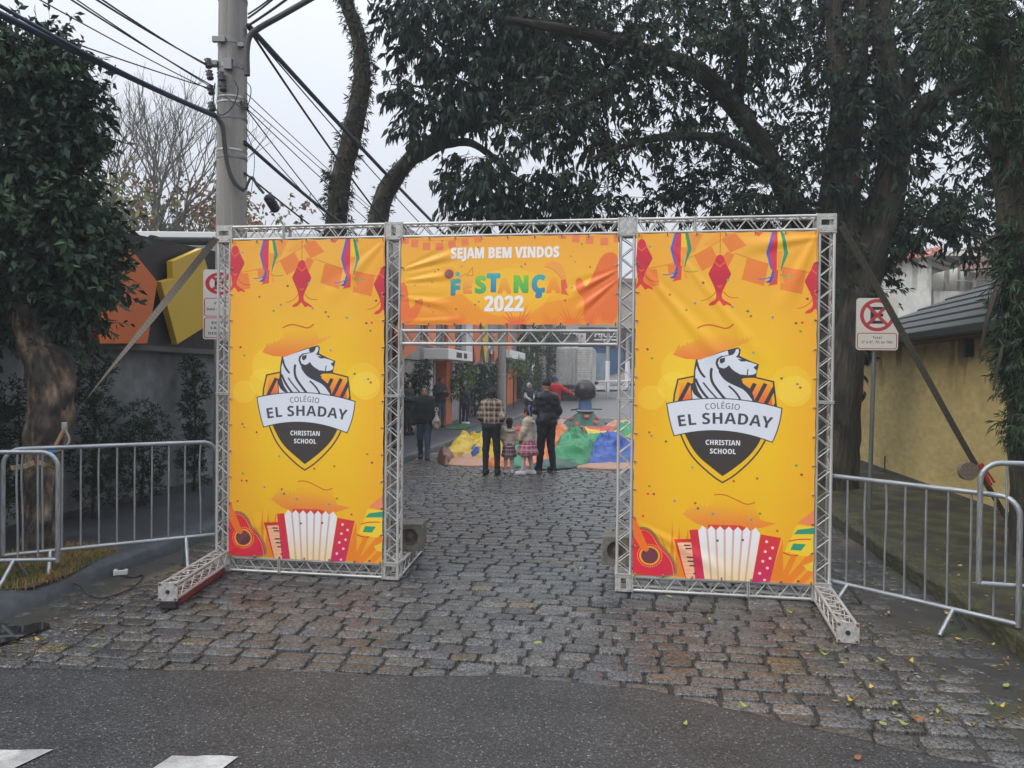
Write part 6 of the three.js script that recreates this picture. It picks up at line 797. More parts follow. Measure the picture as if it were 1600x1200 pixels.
{ // white box lorry parked on the left
  const s0 = 47.5, tL = -4.35, w = 2.25, L = 5.4, g0 = RISE(s0, -3), o = thing('box_lorry', 'white box lorry with ribbed double doors parked at the far kerb', 'lorry', P(s0, tL + w / 2, g0), -PSI), mB = mat([0.74, 0.72, 0.68], 0.55, { map: rep(texMottle, 0.7) }), mBl = mat([0.016, 0.016, 0.018], 0.7);
  part(o, 'cargo_box', box(w, 2.36, L, 0, 0.98 + 1.18, -L / 2 - 0.06, 0.03), mB);
  for (const sx of [-1, 1]) { const dr = part(o, 'rear_door', box(w / 2 - 0.06, 2.26, 0.05, sx * (w / 4 - 0.005), 2.16, -0.04), mB); for (let i = 0; i < 16; i++) part(dr, 'rib', box(w / 2 - 0.12, 0.045, 0.035, sx * (w / 4 - 0.005), 1.12 + i * 0.139, 0.0, 0.01), mB); part(dr, 'lock_bar', rod(V(sx * 0.12, 1.03, 0.04), V(sx * 0.12, 3.28, 0.04), 0.018), mSteel); }
  for (let i = 0; i < 16; i++) part(o, 'side_rib', box(0.03, 0.05, L - 0.1, w / 2 + 0.008, 1.1 + i * 0.139, -L / 2 - 0.06, 0.008), mB);
  part(o, 'chassis', box(w * 0.8, 0.22, L + 1.6, 0, 0.85, -L / 2 - 0.9), mBl); part(o, 'bumper', box(w * 0.95, 0.14, 0.12, 0, 0.6, -0.1, 0.02), mBl); part(o, 'cab', box(w * 0.95, 1.75, 1.6, 0, 1.5, -L - 1.0, 0.15), mat([0.5, 0.5, 0.5], 0.4)); part(o, 'mudguard', box(0.55, 0.5, 0.03, -0.75, 0.55, -0.35), mBl); part(o, 'mudguard', box(0.55, 0.5, 0.03, 0.75, 0.55, -0.35), mBl);
  for (const z of [-1.2, -L - 0.9]) for (const sx of [-1, 1]) { const wh = part(o, 'wheel', new THREE.CylinderGeometry(0.42, 0.42, 0.3, 24).rotateZ(Math.PI / 2).translate(sx * (w / 2 - 0.24), 0.42, z), mBl); part(wh, 'rim', new THREE.CylinderGeometry(0.22, 0.22, 0.31, 18).rotateZ(Math.PI / 2).translate(sx * (w / 2 - 0.24), 0.42, z), mSteel); }
  for (const sx of [-1, 1]) part(o, 'tail_light', box(0.22, 0.10, 0.03, sx * 0.85, 0.78, 0.0), mat([0.35, 0.02, 0.02], 0.3));
}
{ // shops and walls across the end of the street
  const D = 62, q = (u, v, d = D) => at(u, v, d), slabs = (o, name, u0, u1, v0, v1, d, th, m) => { const a = q(u0, v1, d), b = q(u1, v0, d); return part(o, name, box(b.x - a.x, b.y - a.y, th, (a.x + b.x) / 2, (a.y + b.y) / 2, a.z - th / 2), m); };
  const bw = thing('blue_building', 'blue painted shop front with dark sign board at the end of the street', 'building'), mBlue = mat([0.035, 0.12, 0.28], 0.7, { map: rep(texMottle, 0.15) }), mPale = mat([0.30, 0.40, 0.46], 0.7, { map: rep(texMottle, 0.2) });
  slabs(bw, 'wall', 905, 1010, 528, 640, D, 8, mBlue); slabs(bw, 'pale_shutter', 926, 948, 552, 600, D - 0.1, 0.1, mPale); slabs(bw, 'dark_bay', 975, 1000, 535, 585, D - 0.1, 0.1, mat([0.02, 0.025, 0.04], 0.7)); slabs(bw, 'upper_wall', 880, 1010, 470, 512, D + 1, 6, mat([0.42, 0.38, 0.33], 0.8, { map: rep(texMottle, 0.2) }));
  const art = canvasTex(512, 128, (c) => { c.fillStyle = '#2a2226'; c.fillRect(0, 0, 512, 128); c.fillStyle = '#d8d2cc'; c.fillRect(78, 36, 70, 84); c.fillStyle = '#a03038'; c.font = 'bold 40px sans-serif'; c.fillText('P', 100, 92); c.fillStyle = '#d8d4d0'; c.font = 'bold 62px sans-serif'; c.fillText('PHOCEC', 222, 78); c.fillRect(222, 94, 230, 10); });
  { const a = q(890, 536, D - 0.3), b = q(978, 512, D - 0.3); const m = slabs(bw, 'sign_board', 890, 978, 512, 536, D - 0.3, 0.2, mDark); const f = new THREE.PlaneGeometry(b.x - a.x, b.y - a.y).translate((a.x + b.x) / 2, (a.y + b.y) / 2, a.z + 0.02); part(m, 'lettering', f, new THREE.MeshStandardMaterial({ map: art, roughness: 0.6 })); slabs(bw, 'red_band', 886, 980, 536, 539, D - 0.32, 0.2, mat([0.2, 0.04, 0.035], 0.6)); }
  const sh = thing('small_shop', 'small pale shop with striped awning beyond the lorry', 'building'), wm = mat([0.45, 0.42, 0.37], 0.8, { map: rep(texMottle, 0.2) }); slabs(sh, 'wall', 845, 904, 505, 640, D - 2, 6, wm); slabs(sh, 'window', 866, 888, 520, 545, D - 2.1, 0.1, mat([0.04, 0.05, 0.06], 0.2)); slabs(sh, 'roof_band', 862, 905, 517, 522, D - 2.4, 0.5, mWhiteP); slabs(sh, 'grey_panel', 873, 890, 533, 552, D - 2.3, 0.1, mPale); slabs(sh, 'dark_band', 862, 900, 522, 528, D - 2.3, 0.3, mat([0.05, 0.03, 0.03], 0.7));
  const ho = thing('hillside_house', 'cream house seen between the arch towers beyond the blue shop', 'house'); slabs(ho, 'wall', 965, 1080, 440, 640, D + 8, 8, mat([0.48, 0.42, 0.33], 0.85, { map: rep(texMottle, 0.2) })); slabs(ho, 'roof_edge', 962, 1085, 436, 441, D + 7.6, 9, mat([0.18, 0.12, 0.09], 0.8)); slabs(ho, 'window', 978, 990, 480, 500, D + 7.9, 0.1, mat([0.05, 0.06, 0.07], 0.2));
  const pv = mat([0.28, 0.25, 0.22], 0.85, { map: rep(texMottle, 0.3) }); // raised pavement ramp before the blue wall
  { const pts = [q(925, 604, 57), q(1010, 598, 57), q(1010, 568, 61.8), q(925, 596, 61.8)], g = new THREE.BufferGeometry(); g.setAttribute('position', new THREE.Float32BufferAttribute([pts[0], pts[1], pts[2], pts[0], pts[2], pts[3]].flatMap((p) => p.toArray()), 3)); g.setAttribute('uv', new THREE.Float32BufferAttribute([0, 0, 4, 0, 4, 4, 0, 0, 4, 4, 0, 4], 2)); g.computeVertexNormals(); setting('far_pavement', g, pv); slabs2('far_kerb', q(925, 610, 56.8), q(1010, 604, 56.8)); }
  function slabs2(name, a, b) { setting(name, box(b.x - a.x, 0.3, 0.25, (a.x + b.x) / 2, (a.y + b.y) / 2 + 0.05, a.z), mat([0.55, 0.54, 0.52], 0.8)); }
  for (const [u, v0, v1, w, lb] of [[949, 512, 612, 0.32, 'post with white painted foot before the blue shop wall'], [980, 520, 606, 0.36, 'second white footed post before the dark shop bay']]) { const b = q(u, v1, 56.5), t = q(u, v0, 56.5), m = q(u, 564, 56.5), o = thing('street_post', lb, 'post', b); part(o, 'white_foot', new THREE.CylinderGeometry(w * 0.5, w * 0.5, m.y - b.y, 12).translate(0, (m.y - b.y) / 2, 0), mWhiteP); part(o, 'shaft', new THREE.CylinderGeometry(w * 0.3, w * 0.42, t.y - m.y, 12).translate(0, (t.y + m.y) / 2 - b.y, 0), mConcrete); }
  { const o = thing('white_bench', 'low white railing bench in front of the blue shop wall', 'bench', q(945, 622, 50)), z = V(0, 0, 0); part(o, 'top_rail', rod(V(-0.7, 1.05, 0), V(2.0, 1.15, -0.5), 0.06), mWhiteP); part(o, 'leg', rod(V(0.1, 0, 0), V(0.1, 1.05, 0), 0.05), mat([0.35, 0.35, 0.35], 0.6)); part(o, 'leg', rod(V(1.6, 0, -0.4), V(1.6, 1.12, -0.4), 0.05), mat([0.35, 0.35, 0.35], 0.6)); part(o, 'shelf', box(1.6, 0.05, 0.5, 0.6, 0.62, -0.2), mWhiteP); }
  { const b = q(856, 620, 52), o = thing('column_cypress', 'dark green columnar tree between the far pole and the lorry', 'tree', b); const g = foliage([0, 1, 2, 3, 4].map((i) => ({ c: V((i % 2) * 0.3 - 0.15, 0.8 + i * 0.75, 0), r: [0.8 - i * 0.08, 0.6, 0.8], n: 90 })), { seed: 121, len: 0.14, per: 7, twig: 0.2, palette: palDark }); part(o, 'trunk', rod(V(0, -0.3, 0), V(0, 3.8, 0), 0.08), mTwig); stuffPart(o, 'crown', g, mLeafThin); }
  // trees closing the view above the roofs
  const mk = (u, v, d, r, label, seed) => { const c = q(u, v, d), b = V(c.x, 1, c.z), o = thing('street_tree', label, 'tree', b), R = rng(seed), cl = []; for (let i = 0; i < 9; i++) cl.push({ c: V((R() - 0.5) * r * 1.6, c.y - 1 + (R() - 0.5) * r * 1.2, (R() - 0.5) * r), r: [r * 0.5, r * 0.42, r * 0.5], n: 60 }); part(o, 'trunk', limb([V(0, -0.5, 0), V(0.1, (c.y - 1) * 0.5, 0), V(0, c.y - 1, 0)], [0.3, 0.22, 0.1], 10, 8), mBark); stuffPart(o, 'crown', foliage(cl, { seed, len: 0.22, per: 7, twig: 0.4, palette: [[0.03, 0.05, 0.025], [0.04, 0.06, 0.03]] }), mLeafThin); };
  mk(808, 515, 46, 2.0, 'dark street tree above the far school canopy', 131); mk(838, 530, 58, 1.8, 'dark street tree behind the far concrete pole', 132); mk(720, 420, 60, 3, 'dark tree rising behind the school building', 133);
}
{ // dark car parked beyond the big tree, by the yellow house's end
  const d = 25, b = at(1312, 655, d); b.y = 0.1; const o = thing('parked_car', 'dark parked car with red tail light glimpsed between the arch and the yellow house', 'car', b, 0.25), mC = mat([0.02, 0.022, 0.026], 0.25), pr = [[-2.1, 0.35], [-2.1, 0.85], [-1.5, 0.95], [-0.95, 1.42], [0.7, 1.45], [1.45, 0.98], [2.1, 0.85], [2.15, 0.35]];
  part(o, 'body', plate(pr, 1.7, 0.08).translate(0, 0, -0.85).rotateY(Math.PI / 2), mC); part(o, 'rear_window', box(1.3, 0.42, 0.02, 0, 1.2, 1.16, 0).rotateX(0), mat([0.25, 0.28, 0.30], 0.1)); for (const sx of [-1, 1]) part(o, 'tail_light', box(0.3, 0.16, 0.04, sx * 0.65, 0.78, 2.12), mat([0.4, 0.03, 0.03], 0.3)); part(o, 'number_plate', box(0.45, 0.14, 0.02, 0, 0.6, 2.13), mWhiteP); for (const z of [-1.3, 1.3]) for (const sx of [-1, 1]) part(o, 'wheel', new THREE.CylinderGeometry(0.32, 0.32, 0.2, 20).rotateZ(Math.PI / 2).translate(sx * 0.76, 0.32, z), mDark);
  const f = thing('iron_gate', 'dark iron bar gate at the end of the yellow house', 'gate', P(18.4, WR + 0.1, 0.1), -PSI); for (let i = 0; i < 9; i++) part(f, 'bar', rod(V(i * 0.14, 0.05, 0), V(i * 0.14, 2.2, 0), 0.014, 6), mDark); part(f, 'rail', rod(V(-0.05, 0.2, 0), V(1.2, 0.2, 0), 0.02), mDark); part(f, 'rail', rod(V(-0.05, 2.1, 0), V(1.2, 2.1, 0), 0.02), mDark);
  const hd = P(26, 5.5, 0); const h = thing('garden_hedge', 'dark hedge closing the gap beyond the parked car', 'hedge', hd), cl = []; for (let i = 0; i < 7; i++) cl.push({ c: V(-1 + i * 1.3, 1.6 + (i % 2) * 0.5, -3), r: [1.2, 1.7, 0.8], n: 130 }); stuffPart(h, 'crown', foliage(cl, { seed: 141, len: 0.16, per: 7, twig: 0.2, palette: palDark }), mLeafThin); part(h, 'trunk', [rod(V(0, 0, -3), V(0, 2, -3), 0.1), rod(V(5, 0, -3), V(5, 2, -3), 0.1)], mTwig);
}
// ---------------------------------------------------------------- people: bodies and clothes meshed from smooth distance fields
function nets(min, max, cell, f, colorFn) {
  const nx = Math.ceil((max[0] - min[0]) / cell) + 1, ny = Math.ceil((max[1] - min[1]) / cell) + 1, nz = Math.ceil((max[2] - min[2]) / cell) + 1, F = new Float32Array(nx * ny * nz), id = (i, j, k) => (k * ny + j) * nx + i;
  for (let k = 0; k < nz; k++) for (let j = 0; j < ny; j++) for (let i = 0; i < nx; i++) F[id(i, j, k)] = f(min[0] + i * cell, min[1] + j * cell, min[2] + k * cell);
  const vi = new Int32Array(nx * ny * nz).fill(-1), pos = [], idx = [];
  const E = [[0, 1], [2, 3], [4, 5], [6, 7], [0, 2], [1, 3], [4, 6], [5, 7], [0, 4], [1, 5], [2, 6], [3, 7]];
  for (let k = 0; k < nz - 1; k++) for (let j = 0; j < ny - 1; j++) for (let i = 0; i < nx - 1; i++) {
    const c = []; let m = 0; for (let n = 0; n < 8; n++) { const v = F[id(i + (n & 1), j + ((n >> 1) & 1), k + (n >> 2))]; c.push(v); if (v < 0) m |= 1 << n; } if (m === 0 || m === 255) continue;
    let x = 0, y = 0, z = 0, q = 0; for (const [a, b] of E) { if ((c[a] < 0) === (c[b] < 0)) continue; const t = c[a] / (c[a] - c[b]); x += lerp(a & 1, b & 1, t); y += lerp((a >> 1) & 1, (b >> 1) & 1, t); z += lerp(a >> 2, b >> 2, t); q++; }
    vi[id(i, j, k)] = pos.length / 3; pos.push(min[0] + (i + x / q) * cell, min[1] + (j + y / q) * cell, min[2] + (k + z / q) * cell);
  }
  const quad = (a, b, c, d, fl) => { if (a < 0 || b < 0 || c < 0 || d < 0) return; fl ? idx.push(a, b, c, a, c, d) : idx.push(a, c, b, a, d, c); };
  for (let k = 1; k < nz - 1; k++) for (let j = 1; j < ny - 1; j++) for (let i = 1; i < nx - 1; i++) {
    const s = F[id(i, j, k)] < 0;
    if (s !== F[id(i + 1, j, k)] < 0) quad(vi[id(i, j - 1, k - 1)], vi[id(i, j, k - 1)], vi[id(i, j, k)], vi[id(i, j - 1, k)], s);
    if (s !== F[id(i, j + 1, k)] < 0) quad(vi[id(i - 1, j, k - 1)], vi[id(i - 1, j, k)], vi[id(i, j, k)], vi[id(i, j, k - 1)], s);
    if (s !== F[id(i, j, k + 1)] < 0) quad(vi[id(i - 1, j - 1, k)], vi[id(i, j - 1, k)], vi[id(i, j, k)], vi[id(i - 1, j, k)], s);
  }
  const g = new THREE.BufferGeometry(); g.setAttribute('position', new THREE.Float32BufferAttribute(pos, 3)); g.setIndex(idx); g.computeVertexNormals();
  const col = new Float32Array(pos.length); for (let i = 0; i < pos.length; i += 3) { const c = colorFn(pos[i], pos[i + 1], pos[i + 2]); col[i] = c[0]; col[i + 1] = c[1]; col[i + 2] = c[2]; } g.setAttribute('color', new THREE.BufferAttribute(col, 3)); return g;
}
const smin = (a, b, k) => { const h = clamp(0.5 + 0.5 * (b - a) / k); return lerp(b, a, h) - k * h * (1 - h); };
function capD(x, y, z, c) { const [a, b, ra, rb] = c, dx = b[0] - a[0], dy = b[1] - a[1], dz = b[2] - a[2], px = x - a[0], py = y - a[1], pz = z - a[2], t = clamp((px * dx + py * dy + pz * dz) / (dx * dx + dy * dy + dz * dz + 1e-9)), qx = px - dx * t, qy = py - dy * t, qz = pz - dz * t; return Math.sqrt(qx * qx + qy * qy + qz * qz) - lerp(ra, rb, t); }
const ell = (x, y, z, c, r) => { const a = (x - c[0]) / r[0], b = (y - c[1]) / r[1], d = (z - c[2]) / r[2]; return (Math.sqrt(a * a + b * b + d * d) - 1) * Math.min(r[0], r[1], r[2]); };
const field = (caps, inf, k) => (x, y, z) => { let d = 9; for (const c of caps) { const e = capD(x, y, z, c) - inf; d = d > 8 ? e : smin(d, e, k); } return d; };
const bound = (caps, pad) => { const mn = [9, 9, 9], mx = [-9, -9, -9]; for (const [a, b, ra, rb] of caps) for (let i = 0; i < 3; i++) { mn[i] = Math.min(mn[i], a[i] - ra, b[i] - rb); mx[i] = Math.max(mx[i], a[i] + ra, b[i] + rb); } return [mn.map((v) => v - pad), mx.map((v) => v + pad)]; };
const mSkinV = new THREE.MeshStandardMaterial({ vertexColors: true, roughness: 0.6 }), mClothV = new THREE.MeshStandardMaterial({ vertexColors: true, roughness: 0.85 }), mShinyV = new THREE.MeshStandardMaterial({ vertexColors: true, roughness: 0.5 });
const SKIN = [0.42, 0.235, 0.165];
function person(o) {
  const k = o.h / 1.75, cell = o.cell ?? 0.018, hs = o.headScale ?? 1, J = { hipL: [0.085, 0.92, 0], hipR: [-0.085, 0.92, 0], knL: [0.10, 0.50, 0.015], knR: [-0.10, 0.50, 0.015], anL: [0.105, 0.085, -0.025], anR: [-0.105, 0.085, -0.025], shL: [0.165, 1.405, -0.01], shR: [-0.165, 1.405, -0.01], elL: [0.225, 1.14, -0.03], elR: [-0.225, 1.14, -0.03], wrL: [0.225, 0.90, 0.05], wrR: [-0.225, 0.90, 0.05], head: [0, 1.615, 0.02], toeL: [0, -0.045, 0.155], toeR: [0, -0.045, 0.155], fL: [0, -1, 0.25], fR: [0, -1, 0.25], ...(o.pose ?? {}) };
  for (const n of ['shL', 'shR', 'elL', 'elR', 'wrL', 'wrR']) J[n] = [J[n][0] * 0.84, J[n][1], J[n][2]];
  const S = (p) => p.map((v) => v * k), add = (a, b, m = 1) => a.map((v, i) => v + b[i] * m), g = thing('person', o.label, 'person', o.pos, o.turn ?? 0), w = o.wide ?? 1;
  const B = {
    torso: [[[-0.070 * w, 1.335, 0], [0.070 * w, 1.335, 0], 0.098, 0.098], [[-0.058 * w, 1.19, 0.01], [0.058 * w, 1.19, 0.01], 0.098, 0.098], [[-0.052 * w, 1.06, 0.005], [0.052 * w, 1.06, 0.005], 0.094, 0.094], [J.shL, [0, 1.44, -0.01], 0.062, 0.06], [J.shR, [0, 1.44, -0.01], 0.062, 0.06]],
    hips: [[[-0.066 * w, 0.95, -0.005], [0.066 * w, 0.95, -0.005], 0.104, 0.104]],
    armL: [[J.shL, J.elL, 0.054, 0.042], [J.elL, J.wrL, 0.042, 0.030]], armR: [[J.shR, J.elR, 0.054, 0.042], [J.elR, J.wrR, 0.042, 0.030]],
    legL: [[J.hipL, J.knL, 0.088, 0.058], [J.knL, J.anL, 0.058, 0.040]], legR: [[J.hipR, J.knR, 0.088, 0.058], [J.knR, J.anR, 0.058, 0.040]],
    footL: [[J.anL, add(J.anL, J.toeL), 0.045, 0.036], [add(J.anL, [0, -0.045, -0.05]), add(J.anL, J.toeL), 0.038, 0.034]], footR: [[J.anR, add(J.anR, J.toeR), 0.045, 0.036], [add(J.anR, [0, -0.045, -0.05]), add(J.anR, J.toeR), 0.038, 0.034]],
  };
  const scl = (caps) => caps.map(([a, b, ra, rb]) => [S(a), S(b), ra * k, rb * k]);
  for (const n in B) B[n] = scl(B[n]);
  const bodyCaps = [...B.torso, ...B.hips, ...B.armL, ...B.armR, ...B.legL, ...B.legR, ...B.footL, ...B.footR];
  const H = S(J.head), R0 = [0.074 * k * hs, 0.108 * k * hs, 0.094 * k * hs], nk = [S([0, 1.42, -0.015]), [H[0], H[1] - 0.05 * k * hs, H[2] - 0.02 * k], 0.056 * k, 0.052 * k];
  const skin = o.skin ?? SKIN, pieces = [];
  { const f = field([...bodyCaps, nk], -0.004, 0.03 * k), [a, b] = bound([...bodyCaps, nk], 0.03); pieces.push(nets(a, b, cell, f, () => skin)); }
  // head with brow, nose, jaw, ears, eyes and mouth
  const ht = o.headTurn ?? 0, c0 = Math.cos(ht), s0 = Math.sin(ht), q = hs * k, toHead = (x, y, z) => { const X = x - H[0], Z = z - H[2]; return [(X * c0 - Z * s0) / q, (y - H[1]) / q, (X * s0 + Z * c0) / q]; };
  const headF = (x, y, z) => { const [X, Yy, Zz] = toHead(x, y, z); let d = ell(X, Yy, Zz, [0, 0.012, -0.006], [0.073, 0.098, 0.092]); d = smin(d, ell(X, Yy, Zz, [0, -0.058, 0.030], [0.048, 0.052, 0.056]), 0.03); d = smin(d, capD(X, Yy, Zz, [[0, 0.012, 0.086], [0, -0.024, 0.103], 0.008, 0.013]), 0.012); for (const e of [-1, 1]) { d = smin(d, ell(X, Yy, Zz, [e * 0.075, -0.008, -0.004], [0.010, 0.030, 0.018]), 0.008); d = Math.max(d, -ell(X, Yy, Zz, [e * 0.030, 0.010, 0.098], [0.016, 0.010, 0.016])); } d = smin(d, capD(X, Yy, Zz, [[-0.020, -0.052, 0.083], [0.020, -0.052, 0.083], 0.007, 0.007]), 0.006); return d * q; };
  pieces.push(nets([H[0] - 0.13 * q, H[1] - 0.16 * q, H[2] - 0.14 * q], [H[0] + 0.13 * q, H[1] + 0.15 * q, H[2] + 0.15 * q], (o.fine ?? 0.009) * k, headF, (x, y, z) => { const [X, Yy, Zz] = toHead(x, y, z); if (Zz > 0.05) { if (Math.hypot((Math.abs(X) - 0.030) / 0.016, (Yy - 0.010) / 0.009) < 1) return [0.05, 0.035, 0.03]; if (Math.hypot((Math.abs(X) - 0.031) / 0.022, (Yy - 0.030) / 0.006) < 1) return [0.06, 0.035, 0.025]; if (Math.hypot(X / 0.024, (Yy + 0.053) / 0.009) < 1) return [skin[0] * 0.8, skin[1] * 0.5, skin[2] * 0.5]; } return skin; }));
  // hands: palm, four unequal fingers with a bend, thumb from the side of the palm
  const hand = (wr, el, side) => {
    const d = V(...wr).sub(V(...el)).normalize(), n = V(side, 0, 0.2).cross(d).normalize(), sd = d.clone().cross(n).normalize(), p = V(...wr), L = 0.085 * k, caps = [], T = (v) => [v.x, v.y, v.z];
    const pc = p.clone().addScaledVector(d, L * 0.55); for (const e of [-0.5, 0, 0.5]) caps.push([T(p.clone().addScaledVector(sd, e * 0.03 * k)), T(p.clone().addScaledVector(d, L).addScaledVector(sd, e * 0.055 * k)), 0.016 * k, 0.014 * k]);
    [[-0.033, 0.060], [-0.011, 0.074], [0.011, 0.070], [0.033, 0.054]].forEach(([e, l]) => { const a = p.clone().addScaledVector(d, L).addScaledVector(sd, e * k), b = a.clone().addScaledVector(d, l * 0.55 * k).addScaledVector(n, 0.014 * k), c = b.clone().addScaledVector(d, l * 0.32 * k).addScaledVector(n, 0.030 * k); caps.push([T(a), T(b), 0.0095 * k, 0.0088 * k], [T(b), T(c), 0.0088 * k, 0.0078 * k]); });
    const th = p.clone().addScaledVector(d, L * 0.35).addScaledVector(sd, -0.030 * k), t2 = th.clone().addScaledVector(d, 0.035 * k).addScaledVector(sd, -0.022 * k).addScaledVector(n, 0.012 * k); caps.push([T(th), T(t2), 0.012 * k, 0.010 * k], [T(t2), T(t2.clone().addScaledVector(d, 0.028 * k).addScaledVector(n, 0.008 * k)), 0.010 * k, 0.0085 * k]);
    const [a, b] = bound(caps, 0.012); return nets(a, b, o.handCell ?? 0.0055, field(caps, 0, 0.006 * k), () => skin);
  };
  if (o.hands !== false) { pieces.push(hand(S(J.wrL), S(J.elL), 1)); pieces.push(hand(S(J.wrR), S(J.elR), -1)); }
  part(g, 'body', pieces, mSkinV);
  for (const c of o.wear) {
    const caps = c.caps ? scl(c.caps) : c.bones.flatMap((n) => B[n]), inf = (c.inflate ?? 0.015) * k, wr = (c.wrinkle ?? 0.008) * k, base = field(caps, inf, (c.k ?? 0.05) * k), [a, b] = bound(caps, inf + 0.03), lo = c.below !== undefined ? c.below * k : -9, hi = c.above !== undefined ? c.above * k : 9;
    const sd = (o.seed ?? 1) * 3.7, f = (x, y, z) => { let d = base(x, y, z) + wr * 2 * (fbm(x * 9 / k + sd, y * 14 / k, z * 9 / k, 2) - 0.5); if (c.quilt) d += 0.006 * k * Math.abs(Math.sin(y / k * Math.PI / c.quilt)) * -1; if (c.shape) d = c.shape(d, x / k, y / k, z / k, k); if (lo > -9) d = Math.max(d, lo - y); if (hi < 9) d = Math.max(d, y - hi); return d; };
    const col = c.colour, cf = typeof col === 'function' ? (x, y, z) => col(x / k, y / k, z / k) : () => col; part(g, c.name, nets(a, b, c.cell ?? cell, f, cf), c.shiny ? mShinyV : mClothV);
  }
  if (o.hair) { const hr = o.hair, lng = hr.long ?? 0, f = (x, y, z) => { const [X, Yy, Zz] = toHead(x, y, z); let d = ell(X, Yy, Zz, [0, 0.026, -0.016], [0.083, 0.102, 0.098]); if (!hr.cap) d = Math.max(d, Math.min(0.9, (Zz - 0.050 - Math.max(0, (Yy - 0.055)) * 1.2)), -(Yy + 0.075 + Math.max(0, -Zz) * 0.2)); else d = Math.max(d, -(Yy - 0.012)); if (lng) d = smin(d, capD(X, Yy, Zz, [[0, 0.0, -0.055], [0, -lng, -0.085], 0.075, 0.06]), 0.03); if (hr.bun) d = smin(d, ell(X, Yy, Zz, hr.bun, [0.05, 0.045, 0.05]), 0.02); return (d + 0.006 * (fbm(X * 40, Yy * 8, Zz * 40, 2) - 0.5)) * q; }; part(g, hr.name ?? 'hair', nets([H[0] - 0.15 * q, H[1] - (0.14 + lng + 0.08) * q, H[2] - 0.2 * q], [H[0] + 0.15 * q, H[1] + 0.20 * q, H[2] + 0.14 * q], (o.fine ?? 0.009) * k * 1.2, f, (x, y, z) => { const n = 0.75 + 0.5 * fbm(x * 60, y * 6, z * 60, 2); return hr.colour.map((v) => v * n); }), mClothV); }
  if (o.hood) { const f = (x, y, z) => { const [X, Yy, Zz] = toHead(x, y, z); const d = ell(X, Yy, Zz, [0, -0.005, -0.02], [0.105, 0.135, 0.115]); return Math.max(d, -ell(X, Yy, Zz, [0, -0.01, 0.045], [0.072, 0.10, 0.11])) * q; }; part(g, 'hood', nets([H[0] - 0.16 * q, H[1] - 0.18 * q, H[2] - 0.17 * q], [H[0] + 0.16 * q, H[1] + 0.17 * q, H[2] + 0.17 * q], 0.012 * k, f, () => o.hood), mClothV); }
  g.userData.k = k; return g;
}
const vary = (c, a = 0.25, f = 12) => (x, y, z) => { const n = 1 + a * 2 * (fbm(x * f, y * f, z * f, 2) - 0.5); return c.map((v) => v * n); };
const jeans = (x, y, z) => { const n = 0.7 + 0.6 * fbm(x * 10, y * 6, z * 10, 2), fade = smooth(0.55, 0.75, fbm(x * 5, y * 3, z * 5 + 7, 2)); return [0.035, 0.055, 0.105].map((v, i) => lerp(v, [0.12, 0.15, 0.21][i], fade * 0.7) * n); };
const plaid = (c0, c1, c2, p, ax = 0.5) => (x, y, z) => { const u = Math.atan2(x, z + 0.02) * 0.16, m = (a) => ((a / p) % 1 + 1) % 1, a = m(u + 1), b = m(y); const band = (q) => q < 0.36, ln = (q) => q > 0.66 && q < 0.80; let c = c0; if (band(a) !== band(b)) c = c.map((v, i) => lerp(v, c1[i], 0.6)); if (band(a) && band(b)) c = c1; if (ln(a) || ln(b)) c = c.map((v, i) => lerp(v, c2[i], 0.75)); return c; };
const navy = [0.016, 0.017, 0.026], black = [0.012, 0.012, 0.014], cream = [0.50, 0.43, 0.34], white = [0.58, 0.57, 0.60];
const shoes = (colour, sole) => ({ name: 'shoes', bones: ['footL', 'footR'], inflate: 0.012, wrinkle: 0.002, cell: 0.012, colour: sole ? (x, y) => (y < 0.03 ? sole : colour) : colour });
const legs = (colour, o = {}) => ({ name: 'trousers', bones: ['hips', 'legL', 'legR'], inflate: 0.012, wrinkle: 0.012, colour, below: 0.06, above: 1.06, k: 0.03, ...o });
const jacket = (colour, o = {}) => ({ name: 'jacket', bones: ['torso', 'hips', 'armL', 'armR'], inflate: 0.026, wrinkle: 0.012, colour, below: 0.88, ...o });
